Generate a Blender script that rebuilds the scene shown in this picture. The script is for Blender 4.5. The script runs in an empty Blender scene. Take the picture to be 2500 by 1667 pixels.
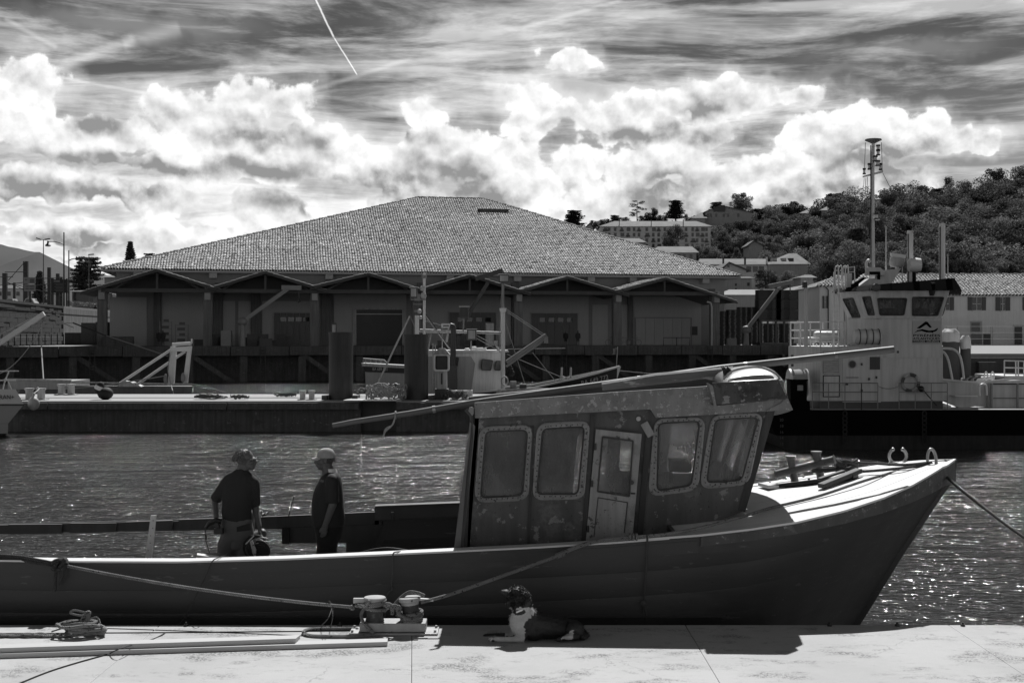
import bpy, bmesh, math, random
import numpy as np
from mathutils import Vector, Matrix, noise
from mathutils.geometry import tessellate_polygon
random.seed(7)
PI = math.pi
R = math.radians
sc = bpy.context.scene
col = sc.collection
# ------------------------------------------------------------------ camera, sky, sun, exposure
F = 3200.0; CZ = 5.0; HY = 820.0          # focal length in photo pixels, eye height, horizon row
cd = bpy.data.cameras.new("camera"); cam = bpy.data.objects.new("camera", cd); col.objects.link(cam)
cam.location = (0, 0, CZ); cam.rotation_euler = (PI/2, 0, 0)
cd.sensor_width = 36; cd.lens = 36*F/2500; cd.shift_y = -(833.5-HY)/2500
cd.clip_start = 0.2; cd.clip_end = 20000
sc.camera = cam
sc.view_settings.view_transform = 'Standard'; sc.view_settings.look = 'None'
sc.view_settings.gamma = 1; sc.view_settings.use_curve_mapping = False
sc.view_settings.exposure = 0.15
SUN_EL, SUN_AZ = R(51), R(9)
sd = bpy.data.lights.new("sun", 'SUN'); sun = bpy.data.objects.new("sun", sd); col.objects.link(sun)
sd.energy = 5.0; sd.angle = R(0.5); sd.color = (1, 1, 1)
S = Vector((math.sin(SUN_AZ)*math.cos(SUN_EL), math.cos(SUN_AZ)*math.cos(SUN_EL), math.sin(SUN_EL)))
sun.rotation_euler = S.to_track_quat('Z', 'Y').to_euler(); sun.location = (20, 120, 160)

world = bpy.data.worlds.new("World"); sc.world = world; world.use_nodes = True
wt = world.node_tree; wt.nodes.clear()
def N(t, kind, **kw):
    n = t.nodes.new(kind)
    for k, v in kw.items(): setattr(n, k, v)
    return n
def setin(t, n, i, v):
    if v is None: return
    if hasattr(v, 'node'): t.links.new(v, n.inputs[i])
    else: n.inputs[i].default_value = v
def ma(t, op, a, b=None, c=None, clamp=False):
    n = N(t, 'ShaderNodeMath', operation=op, use_clamp=clamp)
    setin(t, n, 0, a); setin(t, n, 1, b); setin(t, n, 2, c)
    return n.outputs[0]
def vm(t, op, a, b=None, out=0):
    n = N(t, 'ShaderNodeVectorMath', operation=op)
    setin(t, n, 0, a); setin(t, n, 1, b)
    return n.outputs[out]
def noi(t, vec, scale, detail=4, rough=.55, dist=0, dim='3D'):
    n = N(t, 'ShaderNodeTexNoise', noise_dimensions=dim); t.links.new(vec, n.inputs['Vector'])
    n.inputs['Scale'].default_value = scale; n.inputs['Detail'].default_value = detail
    n.inputs['Roughness'].default_value = rough; n.inputs['Distortion'].default_value = dist
    return n
def ramp(t, v, a, b, lo=0., hi=1.):
    n = N(t, 'ShaderNodeMapRange', interpolation_type='SMOOTHSTEP')
    setin(t, n, 0, v); n.inputs[1].default_value = a; n.inputs[2].default_value = b
    n.inputs[3].default_value = lo; n.inputs[4].default_value = hi
    return n.outputs[0]
def lerp(t, f, a, b):
    n = N(t, 'ShaderNodeMix', data_type='FLOAT')
    setin(t, n, 0, f); setin(t, n, 2, a); setin(t, n, 3, b)
    return n.outputs[0]
def build_sky():
    t = wt
    STR = 0.1
    sky = N(t, 'ShaderNodeTexSky', sky_type='NISHITA', sun_disc=False)
    sky.sun_elevation = SUN_EL; sky.sun_rotation = SUN_AZ; sky.air_density = 1.0; sky.dust_density = 0.6
    red = N(t, 'ShaderNodeSeparateColor'); t.links.new(sky.outputs[0], red.inputs[0])
    clear = ma(t, 'MULTIPLY', red.outputs[0], SKYK)      # red filter black-and-white sky
    tc = N(t, 'ShaderNodeTexCoord').outputs['Generated']
    sp = N(t, 'ShaderNodeSeparateXYZ'); t.links.new(tc, sp.inputs[0])
    x, y, z = sp.outputs
    az = ma(t, 'ARCTAN2', x, y); el = ma(t, 'ARCSINE', z)
    cb = N(t, 'ShaderNodeCombineXYZ'); t.links.new(az, cb.inputs[0]); t.links.new(el, cb.inputs[1]); p = cb.outputs[0]
    def ang(px, py):
        a = math.atan((px-1250)/F); return a, math.atan((HY-py)/F*math.cos(a))
    # warp of the outlines
    w1 = noi(t, p, 26, 3, .55, dim='2D')
    off = vm(t, 'SUBTRACT', w1.outputs['Color'], (.5, .5, .5)); off = vm(t, 'SCALE', off); off.node.inputs[3].default_value = .026
    w2 = noi(t, p, 110, 4, .6, dim='2D')
    off2 = vm(t, 'SUBTRACT', w2.outputs['Color'], (.5, .5, .5)); off2 = vm(t, 'SCALE', off2); off2.node.inputs[3].default_value = .008
    q = vm(t, 'ADD', p, off)
    def blob(v, px, py, rx, ry):
        a, e = ang(px, py)
        s = vm(t, 'SUBTRACT', v, (a, e, 0)); s = vm(t, 'MULTIPLY', s, (F/rx, F/ry, 0))
        return ma(t, 'SUBTRACT', 1.0, vm(t, 'LENGTH', s, out=1))
    cum = [(50,215,115,80),(30,300,130,80),(150,330,160,60),(300,335,170,75),(450,300,130,85),(590,262,110,72),(690,262,100,72),(560,350,220,80),
           (770,350,140,66),(880,400,150,66),(560,405,340,50),(250,390,260,36),(60,445,130,46),(200,455,160,46),(400,490,100,40),
           (40,535,70,24),(190,568,170,36),(430,570,190,54),(330,615,170,28),(650,525,150,66),(760,565,140,44),(560,600,320,40),
           (1025,270,75,36),(1110,345,140,78),(1040,420,140,76),(1275,238,78,52),(1300,300,100,46),(1200,400,180,84),(1290,450,130,74),(1180,500,300,60),
           (1378,148,84,36),(1400,400,100,60),(1450,500,130,60),(1510,560,130,40),(1480,290,130,50),(1610,265,140,58),(1720,240,150,60),(1830,245,130,54),(1930,240,84,36),(1600,330,260,40),(1560,410,110,70),(1650,390,140,64),
           (1790,440,170,70),(1600,500,200,64),(1860,500,230,56),(2000,340,130,90),(2100,310,120,76),(2200,335,115,64),(2310,352,95,42),(2390,345,64,32),
           (2010,430,230,76),(2180,440,140,50),(1700,560,450,55),(1250,560,300,48),(120,650,240,34)]
    D = None
    for b in cum:
        k = blob(q, *b)
        D = k if D is None else ma(t, 'SMOOTH_MAX', D, k, .12)
    # cumulus elsewhere round the horizon
    g3 = vm(t, 'MULTIPLY', tc, (1, 1, 3.2)); gn = noi(t, g3, 4.2, 5, .55).outputs[0]
    gb = ma(t, 'ABSOLUTE', ma(t, 'SUBTRACT', el, R(5))); gb = ma(t, 'MULTIPLY', gb, 1/R(7))
    gd = ma(t, 'SUBTRACT', ma(t, 'MULTIPLY', ma(t, 'SUBTRACT', gn, .50), 7), gb)
    side = ramp(t, ma(t, 'ABSOLUTE', az), R(21), R(27))
    gd = lerp(t, side, -3.0, gd)
    D = ma(t, 'MAXIMUM', D, gd)
    def vor(v, scale):
        n = N(t, 'ShaderNodeTexVoronoi', feature='SMOOTH_F1', voronoi_dimensions='2D'); t.links.new(v, n.inputs['Vector']); n.inputs['Scale'].default_value = scale; n.inputs['Smoothness'].default_value = .6
        return n.outputs['Distance']
    def relief(v):
        vv = vm(t, 'ADD', v, vm(t, 'MULTIPLY', off2, (1.3, 1.3, 0)))
        a_ = ma(t, 'MULTIPLY', ma(t, 'SUBTRACT', .33, vor(vv, 24)), .80)
        b_ = ma(t, 'MULTIPLY', ma(t, 'SUBTRACT', .33, vor(vv, 66)), .34)
        c_ = ma(t, 'MULTIPLY', ma(t, 'SUBTRACT', noi(t, v, 42, 6, .55, dim='2D').outputs[0], .5), 1.0)
        return ma(t, 'ADD', ma(t, 'ADD', a_, b_), c_)
    h0 = relief(p); h1 = relief(vm(t, 'ADD', p, (.0018, .0062, 0)))
    Dn = ma(t, 'ADD', ma(t, 'SUBTRACT', D, .07), ma(t, 'MULTIPLY', h0, .85))
    mask = ramp(t, Dn, -.03, .15)
    wisp = ramp(t, Dn, -.6, .1, 0, .4)
    emb = ma(t, 'MULTIPLY', ma(t, 'SUBTRACT', h0, h1), .75)
    soft = noi(t, vm(t, 'MULTIPLY', p, (1, 1.7, 1)), 15, 3, .5, dim='2D').outputs[0]
    dark = [(625,330,140,30),(240,300,60,34),(330,412,280,24),(640,410,180,26),(60,478,110,40),(240,480,120,28),(330,460,60,40),(980,460,120,52),
            (800,480,200,34),(1130,450,80,54),(1620,480,130,56),(1720,275,70,18),(2150,405,150,58),(200,590,140,30),(1000,330,70,24),
            (2000,470,120,30),(1230,480,70,30),(1820,500,120,26),(1600,330,200,20)]
    K = None
    for b in dark:
        k = ramp(t, blob(q, b[0], b[1], b[2]*1.5, b[3]*1.7), 0, 1.0)
        K = k if K is None else ma(t, 'MAXIMUM', K, k)
    K = ma(t, 'MULTIPLY', K, ramp(t, h0, -.15, .45, 1.0, .5))
    shade = ma(t, 'ADD', .87, emb)
    shade = ma(t, 'SUBTRACT', shade, ma(t, 'MULTIPLY', K, .64))
    thick = ramp(t, Dn, .55, 1.3, 0, .12)
    shade = ma(t, 'SUBTRACT', shade, thick)
    shade = ma(t, 'SUBTRACT', shade, ma(t, 'MULTIPLY', ramp(t, soft, .48, .70), ramp(t, Dn, .2, .7, 0, .34)))
    shade = ma(t, 'MINIMUM', ma(t, 'MAXIMUM', shade, .28), .98)
    # cirrus: long streaks, slightly inclined
    mp = N(t, 'ShaderNodeMapping'); t.links.new(p, mp.inputs[0]); mp.inputs['Rotation'].default_value = (0, 0, R(-4)); mp.inputs['Scale'].default_value = (4.2, 32, 1)
    c1 = noi(t, mp.outputs[0], 1.0, 7, .62, .35, '2D').outputs[0]
    mp2 = N(t, 'ShaderNodeMapping'); t.links.new(p, mp2.inputs[0]); mp2.inputs['Rotation'].default_value = (0, 0, R(11)); mp2.inputs['Scale'].default_value = (9, 60, 1)
    c2 = noi(t, mp2.outputs[0], 1.0, 6, .65, .25, '2D').outputs[0]
    cir = ma(t, 'MULTIPLY', ramp(t, c1, .40, .66), .37)
    cir = ma(t, 'ADD', cir, ma(t, 'MULTIPLY', ramp(t, c2, .46, .74), .20))
    # broad bright veils of the photograph
    for (px, py, rx, ry, k) in ((330,60,420,60,.14),(900,160,520,50,.14),(1500,60,500,60,.16),(2200,120,300,40,.10),(1850,190,420,28,.12),(1100,60,260,60,.08)):
        cir = ma(t, 'ADD', cir, ma(t, 'MULTIPLY', ramp(t, blob(q, px, py, rx, ry), 0, .9), k))
    fadeup = ramp(t, el, R(18), R(42), 1, .12); cir = ma(t, 'MULTIPLY', cir, fadeup)
    # contrails
    def trail(x0, y0, x1, y1, wpx, k):
        a0, e0 = ang(x0, y0); a1, e1 = ang(x1, y1); L = math.hypot(a1-a0, e1-e0); th = math.atan2(e1-e0, a1-a0)
        s = vm(t, 'SUBTRACT', vm(t, 'ADD', p, vm(t, 'MULTIPLY', off2, (.13, .13, 0))), ((a0+a1)/2, (e0+e1)/2, 0))
        u = vm(t, 'DOT_PRODUCT', s, (math.cos(th), math.sin(th), 0), out=1); v = vm(t, 'DOT_PRODUCT', s, (-math.sin(th), math.cos(th), 0), out=1)
        mu = ramp(t, ma(t, 'ABSOLUTE', u), L/2*.9, L/2*1.05, 1, 0)
        mv = ramp(t, ma(t, 'ABSOLUTE', v), 0, wpx/F, 1, 0)
        return ma(t, 'MULTIPLY', ma(t, 'MULTIPLY', mu, mv), k)
    for a in ((770,-2,815,92,3.6,.7),(815,92,872,183,2.6,.6),(120,175,330,95,20,.22),(300,110,440,70,26,.14),(10,45,140,118,9,.14),(150,190,450,245,6,.14),
              (735,230,1010,140,9,.12),(1270,70,1520,0,8,.12)):
        cir = ma(t, 'ADD', cir, trail(*a))
    low = ma(t, 'ADD', ramp(t, el, R(1), R(9), .34, 0), ramp(t, el, R(4), R(13), .12, 0))
    base = ma(t, 'ADD', ma(t, 'ADD', ma(t, 'MULTIPLY', clear, STR), cir), low)
    base = ma(t, 'ADD', base, ma(t, 'MULTIPLY', wisp, .5))
    tot = lerp(t, mask, base, shade)
    hi = ma(t, 'MULTIPLY', tot, 1/STR)
    bg = N(t, 'ShaderNodeBackground'); bg.inputs[1].default_value = STR
    cc = N(t, 'ShaderNodeCombineColor')
    for i in range(3): t.links.new(hi, cc.inputs[i])
    t.links.new(cc.outputs[0], bg.inputs[0])
    o = N(t, 'ShaderNodeOutputWorld'); t.links.new(bg.outputs[0], o.inputs[0])
    world.cycles.sampling_method = 'MANUAL'; world.cycles.sample_map_resolution = 256
SKYK = 0.20
build_sky()

# ------------------------------------------------------------------ helpers
ORG = {}
def P(x, y, d): return Vector(((x-1250)*d/F, d, CZ-(y-HY)*d/F))       # photo point at a distance
def PZ(x, y, z): return P(x, y, (CZ-z)*F/(y-HY))                      # photo point on a level
def V(*a): return Vector(a)
def org(o): return ORG.get(o.name, Vector((0, 0, 0))) if o else Vector((0, 0, 0))
def tag(o, label=None, cat=None, group=None, kind=None):
    if label: o['label'] = label
    if cat: o['category'] = cat
    if group: o['group'] = group
    if kind: o['kind'] = kind
    return o
def thing(name, label, cat, loc=(0, 0, 0), group=None):
    o = bpy.data.objects.new(name, None); col.objects.link(o); o.location = loc
    o.empty_display_size = .2
    ORG[o.name] = Vector(loc)
    return tag(o, label, cat, group)
def kids(o): return KID.get(o.name, [])
KID = {}
def link(o, parent, me_origin=None):
    col.objects.link(o)
    if parent is not None:
        o.parent = parent; KID.setdefault(parent.name, []).append(o)
def copy_tree(o, loc=None, rotz=None, label=None, scale=None, parent=None):
    c = o.copy(); link(c, parent)
    if loc is not None: c.location = loc; ORG[c.name] = Vector(loc)
    else: ORG[c.name] = org(o)
    if rotz is not None: c.rotation_euler = (0, 0, rotz)
    if scale is not None: c.scale = scale if hasattr(scale, '__len__') else (scale,)*3
    if label: c['label'] = label
    for ch in kids(o): copy_tree(ch, parent=c)
    return c
class MB:
    def __init__(s): s.v = []; s.f = []; s.m = []; s.t = []; s.cm = 0; s.ct = 1.0
    def add(s, vs, fs):
        b = len(s.v); s.v += [Vector(v) for v in vs]
        for f in fs: s.f.append([b+i for i in f]); s.m.append(s.cm); s.t.append(s.ct)
        return s
    def box(s, x0, x1, y0, y1, z0, z1):
        return s.hexa([V(x0,y0,z0),V(x1,y0,z0),V(x1,y1,z0),V(x0,y1,z0)], [V(x0,y0,z1),V(x1,y0,z1),V(x1,y1,z1),V(x0,y1,z1)])
    def hexa(s, a, b):
        return s.add(list(a)+list(b), [(3,2,1,0),(4,5,6,7),(0,1,5,4),(1,2,6,5),(2,3,7,6),(3,0,4,7)])
    def beam(s, a, b, w, h, up=(0, 0, 1)):
        a = Vector(a); b = Vector(b); d = (b-a).normalized(); up = Vector(up)
        sd = d.cross(up)
        if sd.length < 1e-4: sd = d.cross(Vector((0, 1, 0)))
        sd.normalize(); u = sd.cross(d).normalized(); sd *= w/2; u *= h/2
        return s.hexa([a-sd-u, a+sd-u, a+sd+u, a-sd+u], [b-sd-u, b+sd-u, b+sd+u, b-sd+u])
    def tube(s, pts, r, n=8, cap=True, flat=1.0):
        pts = [Vector(p) for p in pts]; k = len(pts)
        rs = r if hasattr(r, '__len__') else [r]*k
        rings = []; nrm = None
        for i, p in enumerate(pts):
            d = (pts[min(i+1, k-1)]-pts[max(i-1, 0)])
            if d.length < 1e-9: d = Vector((0, 0, 1))
            d.normalize()
            if nrm is None:
                nrm = d.cross(Vector((0, 0, 1)))
                if nrm.length < .1: nrm = d.cross(Vector((0, 1, 0)))
                nrm.normalize()
            else:
                nrm = nrm - d*nrm.dot(d)
                if nrm.length < 1e-6: nrm = d.orthogonal()
                nrm.normalize()
            bn = d.cross(nrm)
            rings.append([p+(nrm*math.cos(2*PI*j/n)+bn*math.sin(2*PI*j/n)*flat)*rs[i] for j in range(n)])
        vs = [v for r_ in rings for v in r_]
        fs = [(i*n+j, i*n+(j+1) % n, (i+1)*n+(j+1) % n, (i+1)*n+j) for i in range(k-1) for j in range(n)]
        if cap: fs += [tuple(range(n-1, -1, -1)), tuple((k-1)*n+j for j in range(n))]
        return s.add(vs, fs)
    def cyl(s, a, b, r0, r1=None, n=12): return s.tube([a, b], [r0, r0 if r1 is None else r1], n)
    def lathe(s, prof, c=(0, 0, 0), n=16, axis='z', ang0=0, ang1=2*PI):
        c = Vector(c); vs = []; full = abs(ang1-ang0-2*PI) < 1e-6; m = n if full else n+1
        for (r, z) in prof:
            for j in range(m):
                a = ang0+(ang1-ang0)*j/n
                p = (r*math.cos(a), r*math.sin(a), z)
                if axis == 'y': p = (p[0], p[2], p[1])
                if axis == 'x': p = (p[2], p[0], p[1])
                vs.append(c+Vector(p))
        fs = []
        for i in range(len(prof)-1):
            for j in range(n if full else m-1):
                j2 = (j+1) % m
                fs.append((i*m+j, i*m+j2, (i+1)*m+j2, (i+1)*m+j))
        return s.add(vs, fs)
    def ball(s, c, r, n=10, m=7, rot=None):
        c = Vector(c); r = r if hasattr(r, '__len__') else (r, r, r); vs = []
        for i in range(m+1):
            ph = PI*i/m
            for j in range(n):
                a = 2*PI*j/n; q = Vector((r[0]*math.sin(ph)*math.cos(a), r[1]*math.sin(ph)*math.sin(a), r[2]*math.cos(ph)))
                if rot is not None: q = rot @ q
                vs.append(c+q)
        return s.add(vs, [(i*n+j, (i+1)*n+j, (i+1)*n+(j+1) % n, i*n+(j+1) % n) for i in range(m) for j in range(n)])
    def plate(s, outer, holes, fn, th):
        """flat plate with openings; fn maps 2D to 3D, th = thickness vector"""
        loops = [outer]+list(holes); th = Vector(th)
        tri = tessellate_polygon([[Vector((p[0], p[1], 0)) for p in l] for l in loops])
        flat = [fn(*p) for l in loops for p in l]; n = len(flat)
        fs = []
        for a, b, c in tri:
            fs.append((a, b, c)); fs.append((n+c, n+b, n+a))
        o = 0
        for l in loops:
            k = len(l)
            for i in range(k): fs.append((o+i, o+(i+1) % k, n+o+(i+1) % k, n+o+i))
            o += k
        return s.add(flat+[p+th for p in flat], fs)
    def grid(s, fn, nu, nv):
        vs = [fn(i/nu, j/nv) for j in range(nv+1) for i in range(nu+1)]
        return s.add(vs, [(j*(nu+1)+i, j*(nu+1)+i+1, (j+1)*(nu+1)+i+1, (j+1)*(nu+1)+i) for j in range(nv) for i in range(nu)])
    def mesh(s, name, o=Vector((0, 0, 0))):
        me = bpy.data.meshes.new(name); me.from_pydata([tuple(v-o) for v in s.v], [], s.f); me.update()
        return me
    def build(s, name, mats, parent=None, smooth=35, loc=None, bevel=0, recalc=True, tint=False):
        mats = mats if isinstance(mats, (list, tuple)) else [mats]
        if loc is None:
            if parent is None:
                xs = [v.x for v in s.v]; ys = [v.y for v in s.v]; zs = [v.z for v in s.v]
                loc = Vector(((min(xs)+max(xs))/2, (min(ys)+max(ys))/2, min(zs)))
            else: loc = org(parent)
        loc = Vector(loc); me = s.mesh(name, loc)
        for m in mats: me.materials.append(m)
        if len(mats) > 1: me.polygons.foreach_set('material_index', s.m)
        if tint:
            a = me.attributes.new('tint', 'FLOAT', 'FACE'); a.data.foreach_set('value', s.t)
        if recalc:
            bm = bmesh.new(); bm.from_mesh(me); bmesh.ops.recalc_face_normals(bm, faces=bm.faces); bm.to_mesh(me); bm.free()
        if smooth:
            me.polygons.foreach_set('use_smooth', [True]*len(me.polygons)); me.set_sharp_from_angle(angle=R(smooth))
        ob = bpy.data.objects.new(name, me); link(ob, parent)
        if parent is None: ob.location = loc; ORG[ob.name] = loc
        else:
            ob.location = (0, 0, 0) if (loc-org(parent)).length < 1e-9 else loc-org(parent); ORG[ob.name] = loc
        if bevel:
            b = ob.modifiers.new('bevel', 'BEVEL'); b.width = bevel; b.segments = 2; b.limit_method = 'ANGLE'
        return ob
def inst(me_ob, parent, loc, rot=None, scale=None, name=None):
    """another object sharing the mesh of a piece, placed under parent at a world place"""
    o = bpy.data.objects.new(name or me_ob.name.split('.')[0], me_ob.data); link(o, parent)
    o.location = Vector(loc)-org(parent); ORG[o.name] = Vector(loc)
    if rot: o.rotation_euler = rot
    if scale is not None: o.scale = scale if hasattr(scale, '__len__') else (scale,)*3
    return o
def text(body, size, o, xd, up, m, parent, name='lettering', align='LEFT', ext=.004, bold=0.0, sx=1.0, width=None):
    cu = bpy.data.curves.new(name, 'FONT'); cu.body = body; cu.size = size; cu.extrude = ext; cu.align_x = align; cu.offset = bold
    tmp = bpy.data.objects.new(name, cu); col.objects.link(tmp)
    dg = bpy.context.evaluated_depsgraph_get(); me = bpy.data.meshes.new_from_object(tmp.evaluated_get(dg))
    bpy.data.objects.remove(tmp)
    if width: xs_ = [v.co.x for v in me.vertices]; sx = width/(max(xs_)-min(xs_))
    xd = Vector(xd).normalized(); up = Vector(up).normalized(); nz = xd.cross(up)
    M4 = Matrix(((xd.x*sx, up.x, nz.x, 0), (xd.y*sx, up.y, nz.y, 0), (xd.z*sx, up.z, nz.z, 0), (0, 0, 0, 1)))
    me.transform(Matrix.Translation(Vector(o)-org(parent)) @ M4)
    me.materials.clear(); me.materials.append(m)
    ob = bpy.data.objects.new(name, me); link(ob, parent); ORG[ob.name] = org(parent)
    return ob
def fused(mb, voxel, smooth=4):
    """melt overlapping lumps into one continuous skin"""
    me = mb.mesh('tmp'); ob = bpy.data.objects.new('tmp', me); col.objects.link(ob)
    r = ob.modifiers.new('r', 'REMESH'); r.mode = 'VOXEL'; r.voxel_size = voxel
    if smooth:
        q = ob.modifiers.new('s', 'SMOOTH'); q.iterations = smooth; q.factor = .5
    dg = bpy.context.evaluated_depsgraph_get(); out = bpy.data.meshes.new_from_object(ob.evaluated_get(dg))
    bpy.data.objects.remove(ob)
    return out
def mesh_ob(name, me, mats, parent, pickmat=None, smooth=True):
    me.transform(Matrix.Translation(-org(parent)))
    me.materials.clear()
    mats = mats if isinstance(mats, (list, tuple)) else [mats]
    for m in mats: me.materials.append(m)
    if pickmat:
        w = org(parent)
        me.polygons.foreach_set('material_index', [pickmat(p.center+w) for p in me.polygons])
    me.polygons.foreach_set('use_smooth', [smooth]*len(me.polygons))
    ob = bpy.data.objects.new(name, me); link(ob, parent); ORG[ob.name] = org(parent)
    return ob
def rrect(x0, y0, x1, y1, r, n=4):
    out = []
    for cx, cy, a0 in ((x1-r, y1-r, 0), (x0+r, y1-r, 90), (x0+r, y0+r, 180), (x1-r, y0+r, 270)):
        for i in range(n+1):
            a = R(a0+90*i/n); out.append((cx+r*math.cos(a), cy+r*math.sin(a)))
    return out
def rquad(c, r, n=5):
    """rounded quadrilateral through four corners"""
    out = []; c = [Vector(p) for p in c]
    for i in range(4):
        p = c[i]; a = (c[i-1]-p).normalized()*r; b = (c[(i+1) % 4]-p).normalized()*r
        for j in range(n+1):
            s = j/n; q = (p+a)*(1-s)**2+p*2*s*(1-s)+(p+b)*s*s; out.append((q.x, q.y))
    return out
def sag(a, b, s, n=14):
    a = Vector(a); b = Vector(b)
    return [a.lerp(b, i/n)-Vector((0, 0, s*4*(i/n)*(1-i/n))) for i in range(n+1)]
def smoothpath(pts, k=6):
    pts = [Vector(p) for p in pts]; out = []
    for i in range(len(pts)-1):
        p0 = pts[max(i-1, 0)]; p1 = pts[i]; p2 = pts[i+1]; p3 = pts[min(i+2, len(pts)-1)]
        for j in range(k):
            s = j/k
            out.append(.5*((2*p1)+(p2-p0)*s+(2*p0-5*p1+4*p2-p3)*s*s+(3*p1-p0-3*p2+p3)*s**3))
    return out+[pts[-1]]
# materials: all greys, the photograph is black and white
MT = {}
def mat(name, v, rough=.75, var=.25, scale=2., metal=0., bump=.15, bscale=30., bdist=.01, spots=(), streak=0., tint=False, stretch=(1, 1, 1), spec=.5, coat=0.):
    m = bpy.data.materials.new(name); m.use_nodes = True; t = m.node_tree; t.nodes.clear()
    o = N(t, 'ShaderNodeOutputMaterial'); b = N(t, 'ShaderNodeBsdfPrincipled'); t.links.new(b.outputs[0], o.inputs[0])
    tc = N(t, 'ShaderNodeTexCoord'); oi = N(t, 'ShaderNodeObjectInfo')
    rv = ma(t, 'MULTIPLY', oi.outputs['Random'], 61.)
    vec = vm(t, 'ADD', tc.outputs['Object'], rv); vec = vm(t, 'MULTIPLY', vec, stretch)
    n1 = noi(t, vec, scale, 6, .62).outputs[0]
    val = ma(t, 'MULTIPLY', ma(t, 'ADD', 1.0, ma(t, 'MULTIPLY', ma(t, 'SUBTRACT', n1, .5), var*4)), v)
    if streak:
        sv = vm(t, 'MULTIPLY', vec, (1, 1, .07)); s1 = noi(t, sv, 6., 5, .6).outputs[0]
        val = ma(t, 'MULTIPLY', val, ramp(t, s1, .35, .62, 1-streak, 1.0))
    for (ss, th, sv_, soft) in spots:
        n2 = noi(t, vec, ss, 8, .68).outputs[0]; k = ramp(t, n2, th, th+soft)
        val = lerp(t, k, val, sv_)
    if tint:
        at = N(t, 'ShaderNodeAttribute', attribute_name='tint'); val = ma(t, 'MULTIPLY', val, at.outputs['Fac'])
    val = ma(t, 'MAXIMUM', val, .003)
    cc = N(t, 'ShaderNodeCombineColor')
    for i in range(3): t.links.new(val, cc.inputs[i])
    t.links.new(cc.outputs[0], b.inputs['Base Color'])
    setin(t, b, 'Roughness', ma(t, 'ADD', rough, ma(t, 'MULTIPLY', ma(t, 'SUBTRACT', n1, .5), .25), clamp=True))
    b.inputs['Metallic'].default_value = metal; b.inputs['Specular IOR Level'].default_value = spec
    b.inputs['Coat Weight'].default_value = coat
    if bump:
        nb = noi(t, vec, bscale, 5, .6).outputs[0]
        bp = N(t, 'ShaderNodeBump'); bp.inputs['Strength'].default_value = bump; bp.inputs['Distance'].default_value = bdist
        t.links.new(nb, bp.inputs['Height']); t.links.new(bp.outputs[0], b.inputs['Normal'])
    MT[name] = m
    return m
def glass(name, v=.02, alpha=.35, rough=.06, grime=.1):
    m = bpy.data.materials.new(name); m.use_nodes = True; t = m.node_tree; t.nodes.clear()
    o = N(t, 'ShaderNodeOutputMaterial'); b = N(t, 'ShaderNodeBsdfPrincipled')
    b.inputs['Base Color'].default_value = (v, v, v, 1); b.inputs['Roughness'].default_value = rough
    tr = N(t, 'ShaderNodeBsdfTransparent'); tr.inputs[0].default_value = (.8, .8, .8, 1)
    mx = N(t, 'ShaderNodeMixShader'); tc = N(t, 'ShaderNodeTexCoord')
    n = noi(t, tc.outputs['Object'], 2.5, 6, .6).outputs[0]
    setin(t, mx, 0, ramp(t, n, .3, .7, max(alpha-grime, 0), min(alpha+grime, 1)))
    t.links.new(tr.outputs[0], mx.inputs[1]); t.links.new(b.outputs[0], mx.inputs[2]); t.links.new(mx.outputs[0], o.inputs[0])
    MT[name] = m
    return m

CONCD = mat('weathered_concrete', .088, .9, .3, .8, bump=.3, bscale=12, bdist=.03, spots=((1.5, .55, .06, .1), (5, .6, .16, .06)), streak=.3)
STEELD = mat('dark_steel', .045, .55, .3, 1.2, bump=.12, bscale=20, spots=((3, .64, .09, .1),), streak=.3)
BLACK = mat('black_paint', .008, .4, .3, 1.5, bump=.05)
BLACKM = mat('black_rubber', .012, .8, .3, 1.5, bump=.1)
WHITE = mat('white_paint', .62, .45, .06, 1.2, bump=.05, spots=((4, .68, .35, .1),), streak=.12)
WHITED = mat('worn_white_paint', .42, .55, .12, 1.5, bump=.08, spots=((5, .62, .2, .1),), streak=.3)
GREY = mat('grey_paint', .2, .5, .15, 1.5, bump=.08, spots=((4, .66, .1, .1),))
GREYD = mat('dark_grey_paint', .07, .6, .25, 1.5, bump=.1)
ROPE = mat('rope_fibre', .30, .95, .2, 30, bump=.6, bscale=90, bdist=.01, spots=((60, .6, .04, .04),))
ROPED = mat('dark_rope_fibre', .07, .95, .3, 30, bump=.6, bscale=90, bdist=.01)
ROPEL = mat('pale_rope_fibre', .45, .95, .2, 30, bump=.6, bscale=90, bdist=.01)
CABLE = mat('cable_rubber', .02, .5, .1, 5, bump=0)
METAL = mat('galvanised_metal', .35, .4, .15, 4, metal=.6, bump=.05)
WOOD = mat('sawn_timber', .34, .85, .12, 3, bump=.2, bscale=40, stretch=(.25, 4, 4), spots=((6, .62, .24, .12),))
GLASS = glass('window_glass')
GLASSD = glass('dark_window_glass', .02, .93, .08, .05)

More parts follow.
